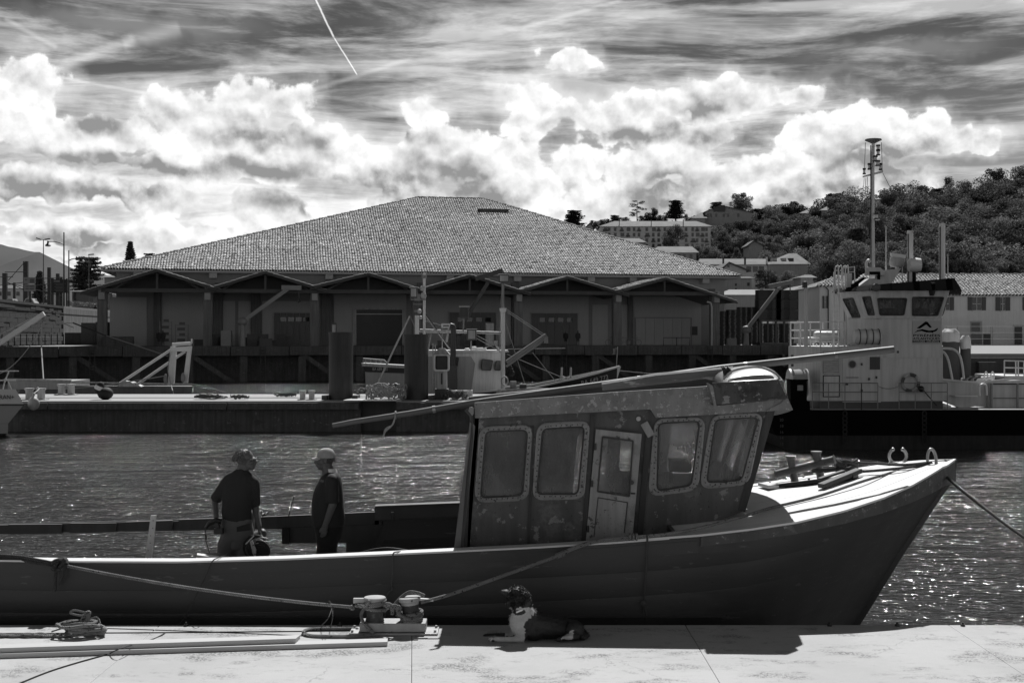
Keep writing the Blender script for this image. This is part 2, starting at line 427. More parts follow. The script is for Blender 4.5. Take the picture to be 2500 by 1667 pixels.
def hazy_glass(name, v, alpha):
    m = bpy.data.materials.new(name); m.use_nodes = True; t = m.node_tree; t.nodes.clear()
    o = N(t, 'ShaderNodeOutputMaterial'); b = N(t, 'ShaderNodeBsdfPrincipled'); b.inputs['Roughness'].default_value = .12
    b.inputs['Base Color'].default_value = (v, v, v, 1)
    tl = N(t, 'ShaderNodeBsdfTranslucent'); tl.inputs[0].default_value = (v, v, v, 1)
    m1 = N(t, 'ShaderNodeMixShader'); m1.inputs[0].default_value = .5; t.links.new(b.outputs[0], m1.inputs[1]); t.links.new(tl.outputs[0], m1.inputs[2])
    tr = N(t, 'ShaderNodeBsdfTransparent'); tr.inputs[0].default_value = (.85, .85, .85, 1)
    mx = N(t, 'ShaderNodeMixShader'); tc = N(t, 'ShaderNodeTexCoord').outputs['Object']
    n = noi(t, vm(t, 'MULTIPLY', tc, (1.3, 1.3, .9)), 1.6, 6, .58).outputs[0]; n3 = noi(t, vm(t, 'MULTIPLY', tc, (9, 9, .8)), 3, 4, .6).outputs[0]
    setin(t, mx, 0, ma(t, 'ADD', ramp(t, n, .3, .7, alpha-.12, alpha+.15), ramp(t, n3, .45, .7, 0, .04)))
    t.links.new(tr.outputs[0], mx.inputs[1]); t.links.new(m1.outputs[0], mx.inputs[2]); t.links.new(mx.outputs[0], o.inputs[0])
    return m
HGLASS = hazy_glass('salty_glass', .42, .36)
BGLASS = hazy_glass('bridge_glass', .22, .5)

def concrete():
    m = bpy.data.materials.new('speckled_concrete'); m.use_nodes = True; t = m.node_tree; t.nodes.clear()
    o = N(t, 'ShaderNodeOutputMaterial'); b = N(t, 'ShaderNodeBsdfPrincipled'); t.links.new(b.outputs[0], o.inputs[0]); b.inputs['Roughness'].default_value = .9; b.inputs['Specular IOR Level'].default_value = .25
    tc = N(t, 'ShaderNodeTexCoord').outputs['Object']
    broad = noi(t, tc, .7, 5, .6).outputs[0]; patch = noi(t, vm(t, 'MULTIPLY', tc, (.7, 1.3, 1)), 1.6, 6, .65).outputs[0]
    speck = noi(t, tc, 48, 4, .7).outputs[0]; grit = noi(t, tc, 150, 2, .6).outputs[0]; mid = noi(t, vm(t, 'MULTIPLY', tc, (.6, 1.4, 1)), 9, 5, .7).outputs[0]
    v = ramp(t, broad, .3, .7, .40, .47)
    v = ma(t, 'MULTIPLY', v, ramp(t, grit, .3, .7, .90, 1.08))
    v = ma(t, 'MULTIPLY', v, ramp(t, mid, .56, .74, 1.0, .80))
    dirt = ma(t, 'MULTIPLY', ramp(t, patch, .50, .64), ramp(t, speck, .45, .56))
    v = ma(t, 'MULTIPLY', v, ma(t, 'SUBTRACT', 1.0, ma(t, 'MULTIPLY', dirt, .62)))
    stain = ma(t, 'MULTIPLY', ramp(t, noi(t, tc, 2.6, 5, .6).outputs[0], .62, .74), ramp(t, speck, .38, .55)); v = ma(t, 'MULTIPLY', v, ma(t, 'SUBTRACT', 1.0, ma(t, 'MULTIPLY', stain, .5)))
    # hairline cracks
    vo = N(t, 'ShaderNodeTexVoronoi', feature='DISTANCE_TO_EDGE'); wv = vm(t, 'ADD', tc, vm(t, 'SCALE', vm(t, 'SUBTRACT', noi(t, tc, 4, 5, .6).outputs['Color'], (.5, .5, .5)))); t.links.new(wv, vo.inputs['Vector']); vo.inputs['Scale'].default_value = .55
    wv.node.inputs[1].links[0].from_node.inputs[3].default_value = .5
    crack = ma(t, 'MULTIPLY', ramp(t, vo.outputs['Distance'], 0, .006, 1, 0), ramp(t, broad, .48, .56)); v = ma(t, 'MULTIPLY', v, ma(t, 'SUBTRACT', 1.0, ma(t, 'MULTIPLY', crack, .35)))
    cc = N(t, 'ShaderNodeCombineColor')
    for i in range(3): t.links.new(v, cc.inputs[i])
    t.links.new(cc.outputs[0], b.inputs['Base Color'])
    bp = N(t, 'ShaderNodeBump'); bp.inputs['Strength'].default_value = .5; bp.inputs['Distance'].default_value = .004; t.links.new(ma(t, 'SUBTRACT', ma(t, 'ADD', grit, speck), dirt), bp.inputs['Height']); t.links.new(bp.outputs[0], b.inputs['Normal'])
    return m
CONC = concrete()
# ------------------------------------------------------------------ water
def water_mat():
    m = bpy.data.materials.new('harbour_water'); m.use_nodes = True; t = m.node_tree; t.nodes.clear()
    o = N(t, 'ShaderNodeOutputMaterial'); b = N(t, 'ShaderNodeBsdfPrincipled'); t.links.new(b.outputs[0], o.inputs[0])
    b.inputs['Base Color'].default_value = (.045, .045, .045, 1); b.inputs['IOR'].default_value = 1.333
    b.inputs['Roughness'].default_value = .07
    tc = N(t, 'ShaderNodeTexCoord').outputs['Object']
    a = noi(t, vm(t, 'MULTIPLY', tc, (.42, 1.0, 1)), .75, 3, .5, .6, '2D').outputs[0]
    lo = noi(t, vm(t, 'MULTIPLY', tc, (.45, 1.0, 1)), .26, 2, .5, .3, '2D').outputs[0]
    c = noi(t, vm(t, 'MULTIPLY', tc, (.5, 1.1, 1)), 2.1, 3, .5, .8, '2D').outputs[0]
    d = noi(t, vm(t, 'MULTIPLY', tc, (.6, 1.0, 1)), 5.2, 2, .5, .5, '2D').outputs[0]
    calm = ramp(t, noi(t, vm(t, 'MULTIPLY', tc, (.3, 1, 1)), .07, 2, .5, 0, '2D').outputs[0], .35, .65, .6, 1.0)
    h = ma(t, 'ADD', ma(t, 'ADD', ma(t, 'MULTIPLY', a, .42), ma(t, 'MULTIPLY', c, .25)), ma(t, 'MULTIPLY', d, .125))
    h = ma(t, 'ADD', ma(t, 'MULTIPLY', h, calm), ma(t, 'MULTIPLY', lo, .5))
    bp = N(t, 'ShaderNodeBump'); bp.inputs['Strength'].default_value = 1; bp.inputs['Distance'].default_value = 1.0
    t.links.new(h, bp.inputs['Height']); t.links.new(bp.outputs[0], b.inputs['Normal'])
    return m
w = MB(); w.grid(lambda u, v: V(-900+1800*u, -60+400*v, 0), 8, 8)
wob = w.build('water', water_mat(), loc=(0, 0, 0)); tag(wob, kind='structure', label='dark rippled harbour water between the pontoons')
sb = MB(); sb.box(-3000, 3000, -300, 4000, -6, -5.0)
tag(sb.build('sea_bed', mat('mud', .05)), kind='structure')
# ------------------------------------------------------------------ near pontoon with its slabs
QZ = 1.8; QE = 14.53
nb = MB(); nb.box(-45, 45, 4, QE-.03, -.6, QZ-.14)
near = nb.build('pontoon_near', CONCD, loc=(0, 0, 0)); tag(near, kind='structure', label='pale concrete pontoon in sunlight along the near side of the boat')
ys = [4.0, QE]
joints = [-3.9-2.9*k for k in range(4, 0, -1)]+[-3.9, -1.0, 1.92, 4.84, 7.75, 10.6]
for i in range(len(joints)-1):
    x0, x1 = joints[i]+.002, joints[i+1]-.002; y0_, y1_ = (.68 if joints[i] == -1.0 else 0), (.68 if joints[i+1] == -1.0 else 0); e0_, e1_ = (-.11 if y0_ else 0), (-.11 if y1_ else 0)
    b_ = MB(); b_.hexa([V(x0+y0_, 4, QZ-.14), V(x1+y1_, 4, QZ-.14), V(x1+e1_, QE, QZ-.14), V(x0+e0_, QE, QZ-.14)], [V(x0+y0_, 4, QZ), V(x1+y1_, 4, QZ), V(x1+e1_, QE, QZ), V(x0+e0_, QE, QZ)])
    b_.build('slab', CONC, near, bevel=.008)
for px in (2025, 2190, 2350, 1415, 830, 455):
    b_ = MB(); X = (px-1250)*14.48/F
    b_.cyl((X, 14.47, QZ-.01), (X, 14.47, QZ+.025), .028, .026, 6); b_.cyl((X, 14.47, QZ+.02), (X, 14.47, QZ+.045), .012, .012, 6)
    b_.build('bolt', BLACK, near)
# ------------------------------------------------------------------ building frame: u along the far quay, v away from us
TH = R(10.4); UD = V(math.cos(TH), math.sin(TH), 0); VD = V(-math.sin(TH), math.cos(TH), 0)
B0 = V((247-1250)*152/F, 152, 0); FQZ = 3.85; VE = -12.0
def Q(u, v, z): return B0+UD*u+VD*v+V(0, 0, z)
def u_at(px, v):
    """u where the picture column px meets the line at depth v"""
    k = (px-1250)/F; a = B0+VD*v
    return (k*a.y-a.x)/(UD.x-k*UD.y)
def zq(py, px, v):
    p = Q(u_at(px, v), v, 0); return CZ-(py-HY)*p.y/F
def qbox(mb, u0, u1, v0, v1, z0, z1):
    return mb.hexa([Q(u0,v0,z0),Q(u1,v0,z0),Q(u1,v1,z0),Q(u0,v1,z0)], [Q(u0,v0,z1),Q(u1,v0,z1),Q(u1,v1,z1),Q(u0,v1,z1)])
PAVE = mat('quay_paving', .22, .9, .15, .3, bump=.1, bscale=8)
g = MB(); g.add([Q(-160, VE+.5, FQZ-.004), Q(110, VE+.5, FQZ-.004), Q(110, 3000, FQZ-.004), Q(-160, 3000, FQZ-.004)], [(0, 1, 2, 3)])
g.add([V(-6000, 600, FQZ-.3), V(6000, 600, FQZ-.3), V(6000, 9000, FQZ-.3), V(-6000, 9000, FQZ-.3)], [(0, 1, 2, 3)])
g.add([V(31, 90, FQZ-.05), V(400, 60, FQZ-.05), V(400, 800, FQZ-.05), V(60, 800, FQZ-.05)], [(0, 1, 2, 3)])
tag(g.build('ground', PAVE, loc=(0, 0, 0)), kind='structure')
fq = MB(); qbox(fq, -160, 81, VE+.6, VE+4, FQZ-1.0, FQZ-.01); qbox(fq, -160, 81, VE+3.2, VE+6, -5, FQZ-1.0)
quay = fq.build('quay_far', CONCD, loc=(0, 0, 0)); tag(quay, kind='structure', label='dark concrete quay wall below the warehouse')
u = -60; k = 0
rng = random.Random(3)
pile0 = None
while u < 80:
    c_ = MB(); ln = 5.6+rng.uniform(-1, 1)
    qbox(c_, u+.04, u+ln-.04, VE+rng.uniform(-.04, .04), VE+.58, FQZ-1.05+rng.uniform(-.12, .12), FQZ+.02+rng.uniform(0, .05))
    c_.build('coping_block', CONCD, quay)
    c_ = MB(); qbox(c_, u+1.0, u+1.8, VE+.25, VE+1.05, -5, FQZ-1.1); c_.build('pile', CONCD, quay)
    if k % 2 == 0:
        c_ = MB(); c_.beam(Q(u+1.4, VE+.6, 3.0), Q(u+6.4, VE+.9, -.4), .4, .5); c_.build('brace', CONCD, quay)
    if k % 3 == 1:
        c_ = MB()
        for s in (0, .5): c_.cyl(Q(u+3.2+s, VE-.12, -.3), Q(u+3.2+s, VE-.12, FQZ), .05, n=5)
        for j in range(12): c_.cyl(Q(u+3.2, VE-.12, .1+j*.3), Q(u+3.7, VE-.12, .1+j*.3), .035, n=4)
        c_.build('ladder', STEELD, quay)
    u += ln; k += 1
# quay arm coming nearer on the right
qr = MB(); x0 = (2190-1250)*84/F; xf = (2010-1250)*160/F
qr.hexa([V(x0, 84, -5), V(x0+120, 84, -5), V(x0+120, 200, -5), V(xf, 160, -5)], [V(x0, 84, FQZ-.01), V(x0+120, 84, FQZ-.01), V(x0+120, 200, FQZ-.01), V(xf, 160, FQZ-.01)])
for i in range(14):
    xx = x0+2+i*3.1; qr.box(xx, xx+1.3, 83.6, 84.2, -4, FQZ-.9)
qr.box(x0-.1, x0+120, 83.7, 84.6, FQZ-.85, FQZ+.02)
qrr = qr.build('quay_right', [mat('pale_quay', .24, .9, .1, .3, bump=.1)], loc=(0, 0, 0)); tag(qrr, kind='structure')
qd = MB(); qd.box(x0-.3, x0+120, 83.2, 83.62, -5, FQZ-.25)
for i in range(12):
    xx = x0+1.5+i*3.3; qd.box(xx, xx+1.1, 82.7, 83.2, -4, FQZ-.5)
qd.build('fender_face', STEELD, qrr)
# ------------------------------------------------------------------ far pontoon, its beams, piles and bollards
PZ_ = 1.55
def pont(x0, x1, lab):
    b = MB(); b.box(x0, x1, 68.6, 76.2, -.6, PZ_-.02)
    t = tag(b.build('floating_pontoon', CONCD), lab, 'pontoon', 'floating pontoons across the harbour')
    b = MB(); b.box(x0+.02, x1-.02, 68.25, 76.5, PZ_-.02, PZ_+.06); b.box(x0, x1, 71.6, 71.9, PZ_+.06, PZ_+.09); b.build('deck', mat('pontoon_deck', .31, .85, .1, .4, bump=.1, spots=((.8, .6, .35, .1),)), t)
    xx = x0
    while xx < x1-1:
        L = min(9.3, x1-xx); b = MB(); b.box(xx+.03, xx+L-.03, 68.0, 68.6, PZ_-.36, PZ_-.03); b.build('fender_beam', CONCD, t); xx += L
    return t
XA = (877-1250)*68/F; XB = (965-1250)*68/F
pontL = pont(-52, XA, 'long floating pontoon ending left of the twin piles, ropes on top')
pontR = pont(XB, 4.2, 'shorter floating pontoon under the signal post and trawler cabin')
b = MB(); b.box(XA-.8, XB+.3, 67.75, 70, PZ_+.075, PZ_+.13); tag(b.build('platform', mat('walkway_plate', .4)), 'small pale walkway plate between the two big piles', 'walkway')
PILE = mat('pile_steel', .042, .6, .35, .7, bump=.1, bscale=9, spots=((.9, .66, .07, .1),), streak=.35)
for px, top, lab in ((832.5, 813, 'tall dark steel mooring pile standing alone left of the trawler'), (1016.5, 818, 'tall dark steel mooring pile overlapping the trawler cabin')):
    X = (px-1250)*70/F; zt = CZ-(top-HY)*70/F; b = MB()
    b.cyl((X, 70, -3), (X, 70, zt), .645, n=28)
    t = tag(b.build('mooring_pile', PILE), lab, 'pile', 'mooring piles of the pontoon')
    b = MB(); b.lathe([(.60, zt-.02), (.68, zt-.02), (.68, zt+.05), (.60, zt+.05)], (X, 70, 0), 28); b.lathe([(.0, zt+.02), (.62, zt+.02)], (X, 70, 0), 28); b.build('cap', STEELD, t)
    b = MB(); b.box(X-.95, X-.66, 69.4, 70.6, PZ_+.06, PZ_+.3); b.box(X+.66, X+.95, 69.4, 70.6, PZ_+.06, PZ_+.3); b.build('guide', STEELD, t)
def bitts(px, d, h, r, lab, z=PZ_+.06, gap=.85, m=None):
    X = (px-1250)*d/F; t = thing('twin_bollard', lab, 'bollard', (X, d, z), 'pairs of bollards on the far pontoon')
    for s in (-1, 1):
        b = MB(); x = X+s*gap/2
        b.lathe([(0, z+h), (r*1.25, z+h), (r*1.3, z+h-.07), (r, z+h-.12), (r, z+.04)], (x, d, 0), 12); b.build('post', m or WHITED, t)
    b = MB(); b.box(X-gap/2-r*1.6, X+gap/2+r*1.6, d-r*1.6, d+r*1.6, z, z+.05); b.build('base_plate', m or WHITED, t)
bitts(86, 69.6, .62, .2, 'pair of pale bollards beside the white motorboat bow', gap=.6*1.05)
bitts(750, 69.6, .5, .15, 'pair of small pale bollards left of the lone mooring pile', gap=.48)
bitts(162, 75.5, .62, .2, 'pair of pale bollards on the pontoon edge behind the round buoy', gap=.55)
bitts(505, 77.4, .4, .13, 'pair of small bollards right of the white gantry boat', z=PZ_-.35, gap=.45)
def coil(px, py, d, r, lab, m, n=7, seed=1, z=None, h=.12, tr=.03):
    rg = random.Random(seed); z = PZ_+.07 if z is None else z; X = (px-1250)*d/F; b = MB()
    for i in range(n):
        pts = []; rr = r*rg.uniform(.45, 1); ox = rg.uniform(-.3, .3)*r; oy = rg.uniform(-.3, .3)*r; a0 = rg.uniform(0, 6)
        for j in range(26):
            a = a0+j*.27; pts.append((X+ox+rr*math.cos(a)*1.4, d+oy+rr*math.sin(a), z+tr+rg.uniform(0, h)+i*h/n))
        b.tube(smoothpath(pts, 2), tr, 5)
    return tag(b.build('rope_coil', m), lab, 'rope', 'coiled ropes lying on the far pontoon')
coil(510, 975, 70.3, .62, 'loose dark rope coil left of centre on the far pontoon', ROPED, seed=2)
coil(585, 975, 70.0, .35, 'small scattered rope beside the dark coil', ROPED, n=4, seed=3)
coil(700, 970, 72.6, .5, 'low rope coil behind the small pale bollards', ROPED, seed=4)
coil(935, 970, 69.0, .75, 'big heap of pale rope between the two piles', ROPE, n=11, seed=5, h=.45, tr=.04)
coil(1110, 980, 69.4, .5, 'dark rope heap at the foot of the signal post', ROPED, n=6, seed=6, h=.25, tr=.04)
# signal post with hooded lamp box
X = (1079-1250)*70.5/F; pz = PZ_+.06
t = thing('signal_post', 'white post with a hooded dark signal lamp box between pile and cabin', 'signal', (X, 70.5, pz))
b = MB(); b.box(X-.34, X+.34, 70.2, 70.9, pz+1.55, pz+2.35); b.build('lamp_box', BLACK, t, bevel=.06)
b = MB(); b.plate(rrect(-.42, 0, .42, .92, .12), [rrect(-.33, .09, .33, .83, .08)], lambda u, v: V(X+u, 70.0, pz+1.5+v), (0, .35, 0)); b.build('hood', WHITE, t)
b = MB(); b.hexa([V(X-.44, 69.95, pz+2.4), V(X+.44, 69.95, pz+2.4), V(X+.44, 70.9, pz+2.4), V(X-.44, 70.9, pz+2.4)], [V(X-.16, 70.2, pz+2.72), V(X+.16, 70.2, pz+2.72), V(X+.16, 70.7, pz+2.72), V(X-.16, 70.7, pz+2.72)]); b.build('roof_cap', WHITED, t)
b = MB(); b.box(X-.27, X+.27, 70.3, 70.8, pz+.55, pz+1.55); b.build('post', WHITED, t); b = MB(); b.box(X-.04, X+.04, 70.24, 70.3, pz+.8, pz+1.4); b.build('slot', BLACK, t)
b = MB(); b.box(X-.36, X+.36, 70.1, 71, pz, pz+.55); b.build('base', STEELD, t)
X2 = (1118-1250)*70.5/F; bitts(1123, 69.5, .5, .17, 'pair of dull bollards right of the signal post', gap=.5)
# pale crate
X = (1133-1250)*73.8/F; b = MB(); 
b.plate(rrect(X-.48, 73.3, X+.48, 74.1, .05), [rrect(X-.42, 73.36, X+.42, 74.04, .04)], lambda u, v: V(u, v, pz), (0, 0, .34)); b.box(X-.42, X+.42, 73.37, 74.03, pz, pz+.04)
tag(b.build('fish_crate', WHITED), 'open white fish crate standing by the trawler cabin', 'crate')
# dark round buoy with pale one leaning on it
X = (255-1250)*70/F
t = thing('mooring_buoy', 'dark round buoy with a pale band lying on the far pontoon', 'buoy', (X, 70, pz))
b = MB(); b.ball((X+.05, 70, pz+.32), (.42, .4, .34), 14, 9); b.build('float', BLACKM, t)
b = MB(); q = Matrix.Rotation(R(25), 3, 'Y'); b.ball((X-.25, 69.9, pz+.62), (.24, .24, .36), 12, 8, q); b.build('small_float', BLACKM, t)
b = MB(); b.lathe([(.245, -.1), (.26, 0), (.245, .12)], (0, 0, 0), 12); b.v = [q@v+V(X-.25, 69.9, pz+.62) for v in b.v]; b.build('band', WHITE, t)
# net heaps
for px, s, lab in ((885, .42, 'small brown net heap by the trawler stern'), ):
    X = (px-1250)*74/F; b = MB()
    for i in range(30):
        a = rng.uniform(0, 6.28); r = rng.uniform(0, .4); b.ball((X+r*math.cos(a)*1.3, 74+r*math.sin(a), pz+.1+.4*(.5-r)+rng.uniform(0, .12)), rng.uniform(.07, .15), 6, 4)
    tag(b.build('net_heap', mat('net', .12, .95, .4, 12, bump=.5)), lab, 'net')

b = MB(); b.box(XA-.3, XB+.3, 69.2, 76.2, -.6, PZ_+.05); tag(b.build('bay_fill', STEELD), 'dark block added to fill the shaded bay between the two pontoons under the walkway plate', 'bay')  # added block darkens the gap where bright water showed through
# ------------------------------------------------------------------ main boat
YC = 16.7                                   # centreline distance
def gw(pts):
    return pts
# near sheer line: (photo x, photo y, distance)
NS = [(-260, 1364, 15.02), (0, 1364.5, 15.0), (150, 1367, 15.0), (450, 1368, 15.0), (700, 1361, 15.0), (900, 1352, 15.0), (1115, 1342, 15.0), (1300, 1333, 15.0), (1500, 1321, 15.01), (1600, 1313, 14.98), (1709, 1305, 14.93),
      (1830, 1291, 14.90), (1943, 1274, 14.95), (2060, 1246, 15.12), (2157, 1214, 15.38), (2225, 1184, 15.68), (2267, 1160, 15.98), (2300, 1140, 16.32), (2328, 1122, 16.7)]
SH = [P(*a) for a in NS]
def interp(xs, ys, x):
    return float(np.interp(x, xs, ys))
SX = [p.x for p in SH]; SZ = [p.z for p in SH]; SB = [YC-p.y for p in SH]
def shz(x): return interp(SX, SZ, x)
def shb(x): return interp(SX, SB, x)
XT = SX[-1]; XS = SX[0]
def stemx(z):
    """raked stem line"""
    return interp([-.6, 0, .7, 1.34, 2.28, 2.8, SZ[-1]-.22, SZ[-1]], [3.0, 3.5, 3.98, 4.40, 4.98, 5.32, XT-.02, XT], z)
HULL = mat('hull_paint', .036, .42, .14, .7, bump=.25, bscale=4, bdist=.012, spots=((1.2, .54, .048, .14), (9, .62, .075, .03), (30, .64, .02, .03)), stretch=(.35, 1, 1.6), spec=.35)
boat = thing('fishing_boat', 'old wooden fishing boat with peeling wheelhouse moored along the near pontoon', 'boat', (0, YC, 0))
def hull_pt(x, s, side=-1, drop=0., out=0.):
    """s 0 at the sheer .. 1 at the keel; stations lean forward towards the stem"""
    zt = shz(x)-drop
    if side > 0 and x < -1.85: zt = min(zt, 1.77)
    z = zt*(1-s)+(-.5)*s
    b = shb(x); fu = min(1, max(0, (XT-x)/4.2))          # fullness: vee near the stem
    full = (1-s**(2.4+1.2*fu))
    flare = (1-s)**(.9+1.0*(1-fu)) if fu < 1 else 1
    k = fu*full+(1-fu)*flare
    # planking x shifts with the raked stem
    sh = (XT-stemx(z))*max(0, 1-(XT-x)/3.0)**1.0
    return V(x-sh, YC+side*(b*k+out), z)
def strake(i, ns, side, gap=.006):
    b = MB(); nx = 70
    xs = [XS+(XT-XS)*(1-(1-j/nx)**1.6) for j in range(nx+1)]
    s0, s1 = i/ns, (i+1)/ns
    rows = []
    for (s, o) in ((s0, -.0016), (s0+.003, 0), ((s0+s1)/2, .0), (s1-.003, 0), (s1, -.0016)):
        rows.append([hull_pt(x, s, side, .09, o*min(1, shb(x)*4)) for x in xs])
    vs = [v for r_ in rows for v in r_]; n = nx+1
    b.add(vs, [(a*n+j, a*n+j+1, (a+1)*n+j+1, (a+1)*n+j) for a in range(4) for j in range(nx)])
    return b
# hull built from strakes, each a part
for side in (-1, 1):
    for i in range(11):
        strake(i, 11, side).build('strake', HULL, boat, smooth=60)
# cap rail: pale top, painted side
CAP = mat('cap_rail_paint', .60, .6, .05, 2, bump=.08, spots=((9, .7, .3, .05),))
SIDEP = mat('rub_rail_paint', .048, .55, .2, 2, bump=.15, streak=.3, spots=((5, .54, .09, .1), (20, .6, .2, .04)))
def ribbon(name, x0, x1, off0, off1, z0, z1, m, side=-1, n=60, zf=shz, par=None, x1b=None):
    """a long timber following the sheer, off = outward from the hull side"""
    b = MB(); xs = [x0+(x1-x0)*j/n for j in range(n+1)]
    ring = []
    for x in xs:
        bb = shb(x); z = zf(x); k = max(.02, min(1, bb/.5))
        def pt(o, zz):
            if callable(zz): zz = zz(x)
            return V(x+(0 if bb > .3 else (o*.6 if o > 0 else 0)), YC+side*max(0, bb+o*k), z+zz)
        ring.append([pt(off0, z0), pt(off1, z0), pt(off1, z1), pt(off0, z1)])
    vs = [v for r_ in ring for v in r_]; fs = []
    for j in range(n):
        for q in range(4): fs.append((j*4+q, j*4+(q+1) % 4, (j+1)*4+(q+1) % 4, (j+1)*4+q))
    fs += [(0, 1, 2, 3), (n*4+3, n*4+2, n*4+1, n*4)]
    b.add(vs, fs)
    return b.build(name, m, par or boat)
XM = (1709-1250)*14.93/F
ribbon('cap_rail', XS, XM-.35, -.16, .045, -.02, 0, CAP)
ribbon('sheer_plank', XS, XM+.02, -.03, .022, -.155, -.022, HULL)
ribbon('cap_rail', XM-.75, XT, -.21, .05, -.012, .012, CAP)
ribbon('rub_rail', XM, XT-.002, -.02, .058, lambda x: -.125-.13*max(0, (x-3.2)/2.3)**1.6, -.014, SIDEP)
ribbon('rub_rail', XM-2.0, XM-.02, -.02, .03, -.20, -.06, HULL)
ribbon('cap_rail', XM-.75, XT, -.17, .05, -.03, .012, CAP, side=1)
ribbon('rub_rail', XM, XT-.002, -.02, .06, -.235, -.032, SIDEP, side=1)
# stem post
b = MB(); zs = [SZ[-1]-.0, SZ[-1]-.22, 2.9, 2.2, 1.4, .7, 0, -.5]; n = len(zs); vs = []
for z in zs: vs += [V(stemx(z)-.10, YC-.05, z), V(stemx(z)+.035, YC-.03, z), V(stemx(z)+.035, YC+.03, z), V(stemx(z)-.10, YC+.05, z)]
b.add(vs, [(j*4+q, j*4+(q+1) % 4, (j+1)*4+(q+1) % 4, (j+1)*4+q) for j in range(n-1) for q in range(4)]+[(0, 1, 2, 3)]); b.build('stem_post', HULL, boat)
# raised moulding low on the bow
for s0, sg in ((.62, .018), (.80, .014)):
    b = MB(); b.tube([hull_pt(x, s0+.10*(XT-x)/6, -1, .09, .004) for x in np.linspace(1.2 if s0 < .7 else 3.2, XT-.15, 40)], sg, 6); b.build('moulding', HULL, boat)
# foredeck: wide pale planks with dark seams, camber
DECK = mat('foredeck_paint', .66, .7, .05, 2.5, bump=.2, bscale=50, bdist=.004, stretch=(.3, 2, 1), spots=((7, .66, .42, .14), (60, .68, .3, .06)))
XD0 = 1.85
def dz(x, y): 
    b = max(.05, shb(x)); return shz(x)-.01+.06*(1-((y-YC)/b)**2)*min(1, b)
npl = 7
b = MB()
for j in range(npl):
    f0 = -1+2*j/npl; f1 = -1+2*(j+1)/npl; b = MB(); nx = 30
    ring = []
    for i in range(nx+1):
        x = XD0+(XT-.06-XD0)*i/nx; bb = shb(x)-.10*min(1, shb(x)/.4); w = max(.004, bb)
        y0 = YC+f0*w+.006; y1 = YC+f1*w-.006
        ring.append([V(x, y0, dz(x, y0)), V(x, y1, dz(x, y1)), V(x, y1, dz(x, y1)-.03), V(x, y0, dz(x, y0)-.03)])
    vs = [v for r_ in ring for v in r_]
    b.add(vs, [(i*4+q, i*4+(q+1) % 4, (i+1)*4+(q+1) % 4, (i+1)*4+q) for i in range(nx) for q in range(4)]+[(0, 1, 2, 3), (nx*4+3, nx*4+2, nx*4+1, nx*4)])
    b.build('deck_plank', DECK, boat)
b = MB(); b.grid(lambda u, v: V(XD0+(XT-.2-XD0)*u, YC+(v*2-1)*shb(XD0+(XT-.2-XD0)*u)*.93, shz(XD0+(XT-.2-XD0)*u)-.06), 20, 2); b.build('deck_bed', BLACK, boat)
# main deck aft, far bulwark
DKZ = 1.8
b = MB(); b.grid(lambda u, v: V(XS+(XD0+.6-XS)*u, YC+(v*2-1)*1.78, DKZ), 4, 2); b.build('working_deck', GREYD, boat)
b = MB(); b.box(XD0, XD0+.04, YC-1.5, YC+1.5, DKZ, 2.75); b.build('deck_bulkhead', GREYD, boat)
BW = mat('bulwark_paint', .055, .7, .25, 2, bump=.15, spots=((5, .64, .09, .1),), streak=.2)
YF = 18.75
def fplank(px0, px1, yt0, yt1, yb0, yb1, th=.06, m=None, name='bulwark_plank', d=YF):
    b = MB(); a = [P(px0, yb0, d), P(px1, yb1, d), P(px1, yt1, d), P(px0, yt0, d)]
    b.hexa([a[0], a[1], a[1]+V(0, th, 0), a[0]+V(0, th, 0)], [a[3], a[2], a[2]+V(0, th, 0), a[3]+V(0, th, 0)])
    return b.build(name, m or BW, boat)
fplank(-300, 20, 1283, 1281, 1306, 1303)
fplank(20, 150, 1280, 1279, 1304, 1302); fplank(170, 283, 1277, 1276, 1301, 1298); fplank(305, 420, 1274, 1270, 1297, 1295); fplank(436, 675, 1268, 1260, 1295, 1290)
for a, b_ in ((150, 170), (283, 305), (420, 436)): fplank(a, b_, 1281-.02*a, 1280-.02*a, 1302-.02*a, 1301-.02*a, th=.05, name='rib', d=YF+.05)
fplank(-300, 700, 1286, 1262, 1306, 1290, th=.03, d=YF+.09, name='inner_plank')
fplank(675, 925, 1260, 1249, 1291, 1281)
fplank(688, 925, 1289, 1280, 1326, 1324, d=YF-.02)
fplank(688, 706, 1289, 1289, 1327, 1327, name='rib', d=YF-.08, th=.05, m=BLACKM)
fplank(845, 925, 1280, 1278, 1366, 1366, d=YF+.01)
fplank(915, 1150, 1239, 1229, 1270, 1262, m=GREYD, d=YF-.04); fplank(915, 1150, 1270, 1262, 1400, 1398, m=BW, d=YF)
fplank(915, 1150, 1235, 1226, 1240, 1230, m=STEELD, d=YF-.12, th=.2, name='top_rail')
for x0, x1, yt in ((948, 990, 1276), (1060, 1079, 1270), (925, 932, 1274), (1113, 1118, 1262)):
    fplank(x0, x1, yt, yt-1, 1398, 1398, m=GREY if x1-x0 > 12 else STEELD, d=YF-.10, th=.07, name='stanchion')
fplank(955, 962, 1250, 1250, 1350, 1350, m=STEELD, d=YF-.2, th=.05, name='hinge_bar')
b = MB(); b.beam(P(944, 1303, YF-.22), P(986, 1303, YF-.22), .1, .09); b.ball(P(970, 1303, YF-.28), .035, 8, 5); b.build('latch', STEELD, boat)
b = MB(); b.tube([P(986, 1304, YF-.2), P(1110, 1306, YF-.2)], .012, 6); b.tube([P(1030, 1326, YF-.2), P(1110, 1322, YF-.2)], .012, 6); b.build('bar', STEELD, boat)
for yt, yb in ((1286, 1305), (1310, 1326)): fplank(1082, 1108, yt, yt-1, yb, yb, m=WHITED, d=YF-.14, th=.03, name='locker_panel')
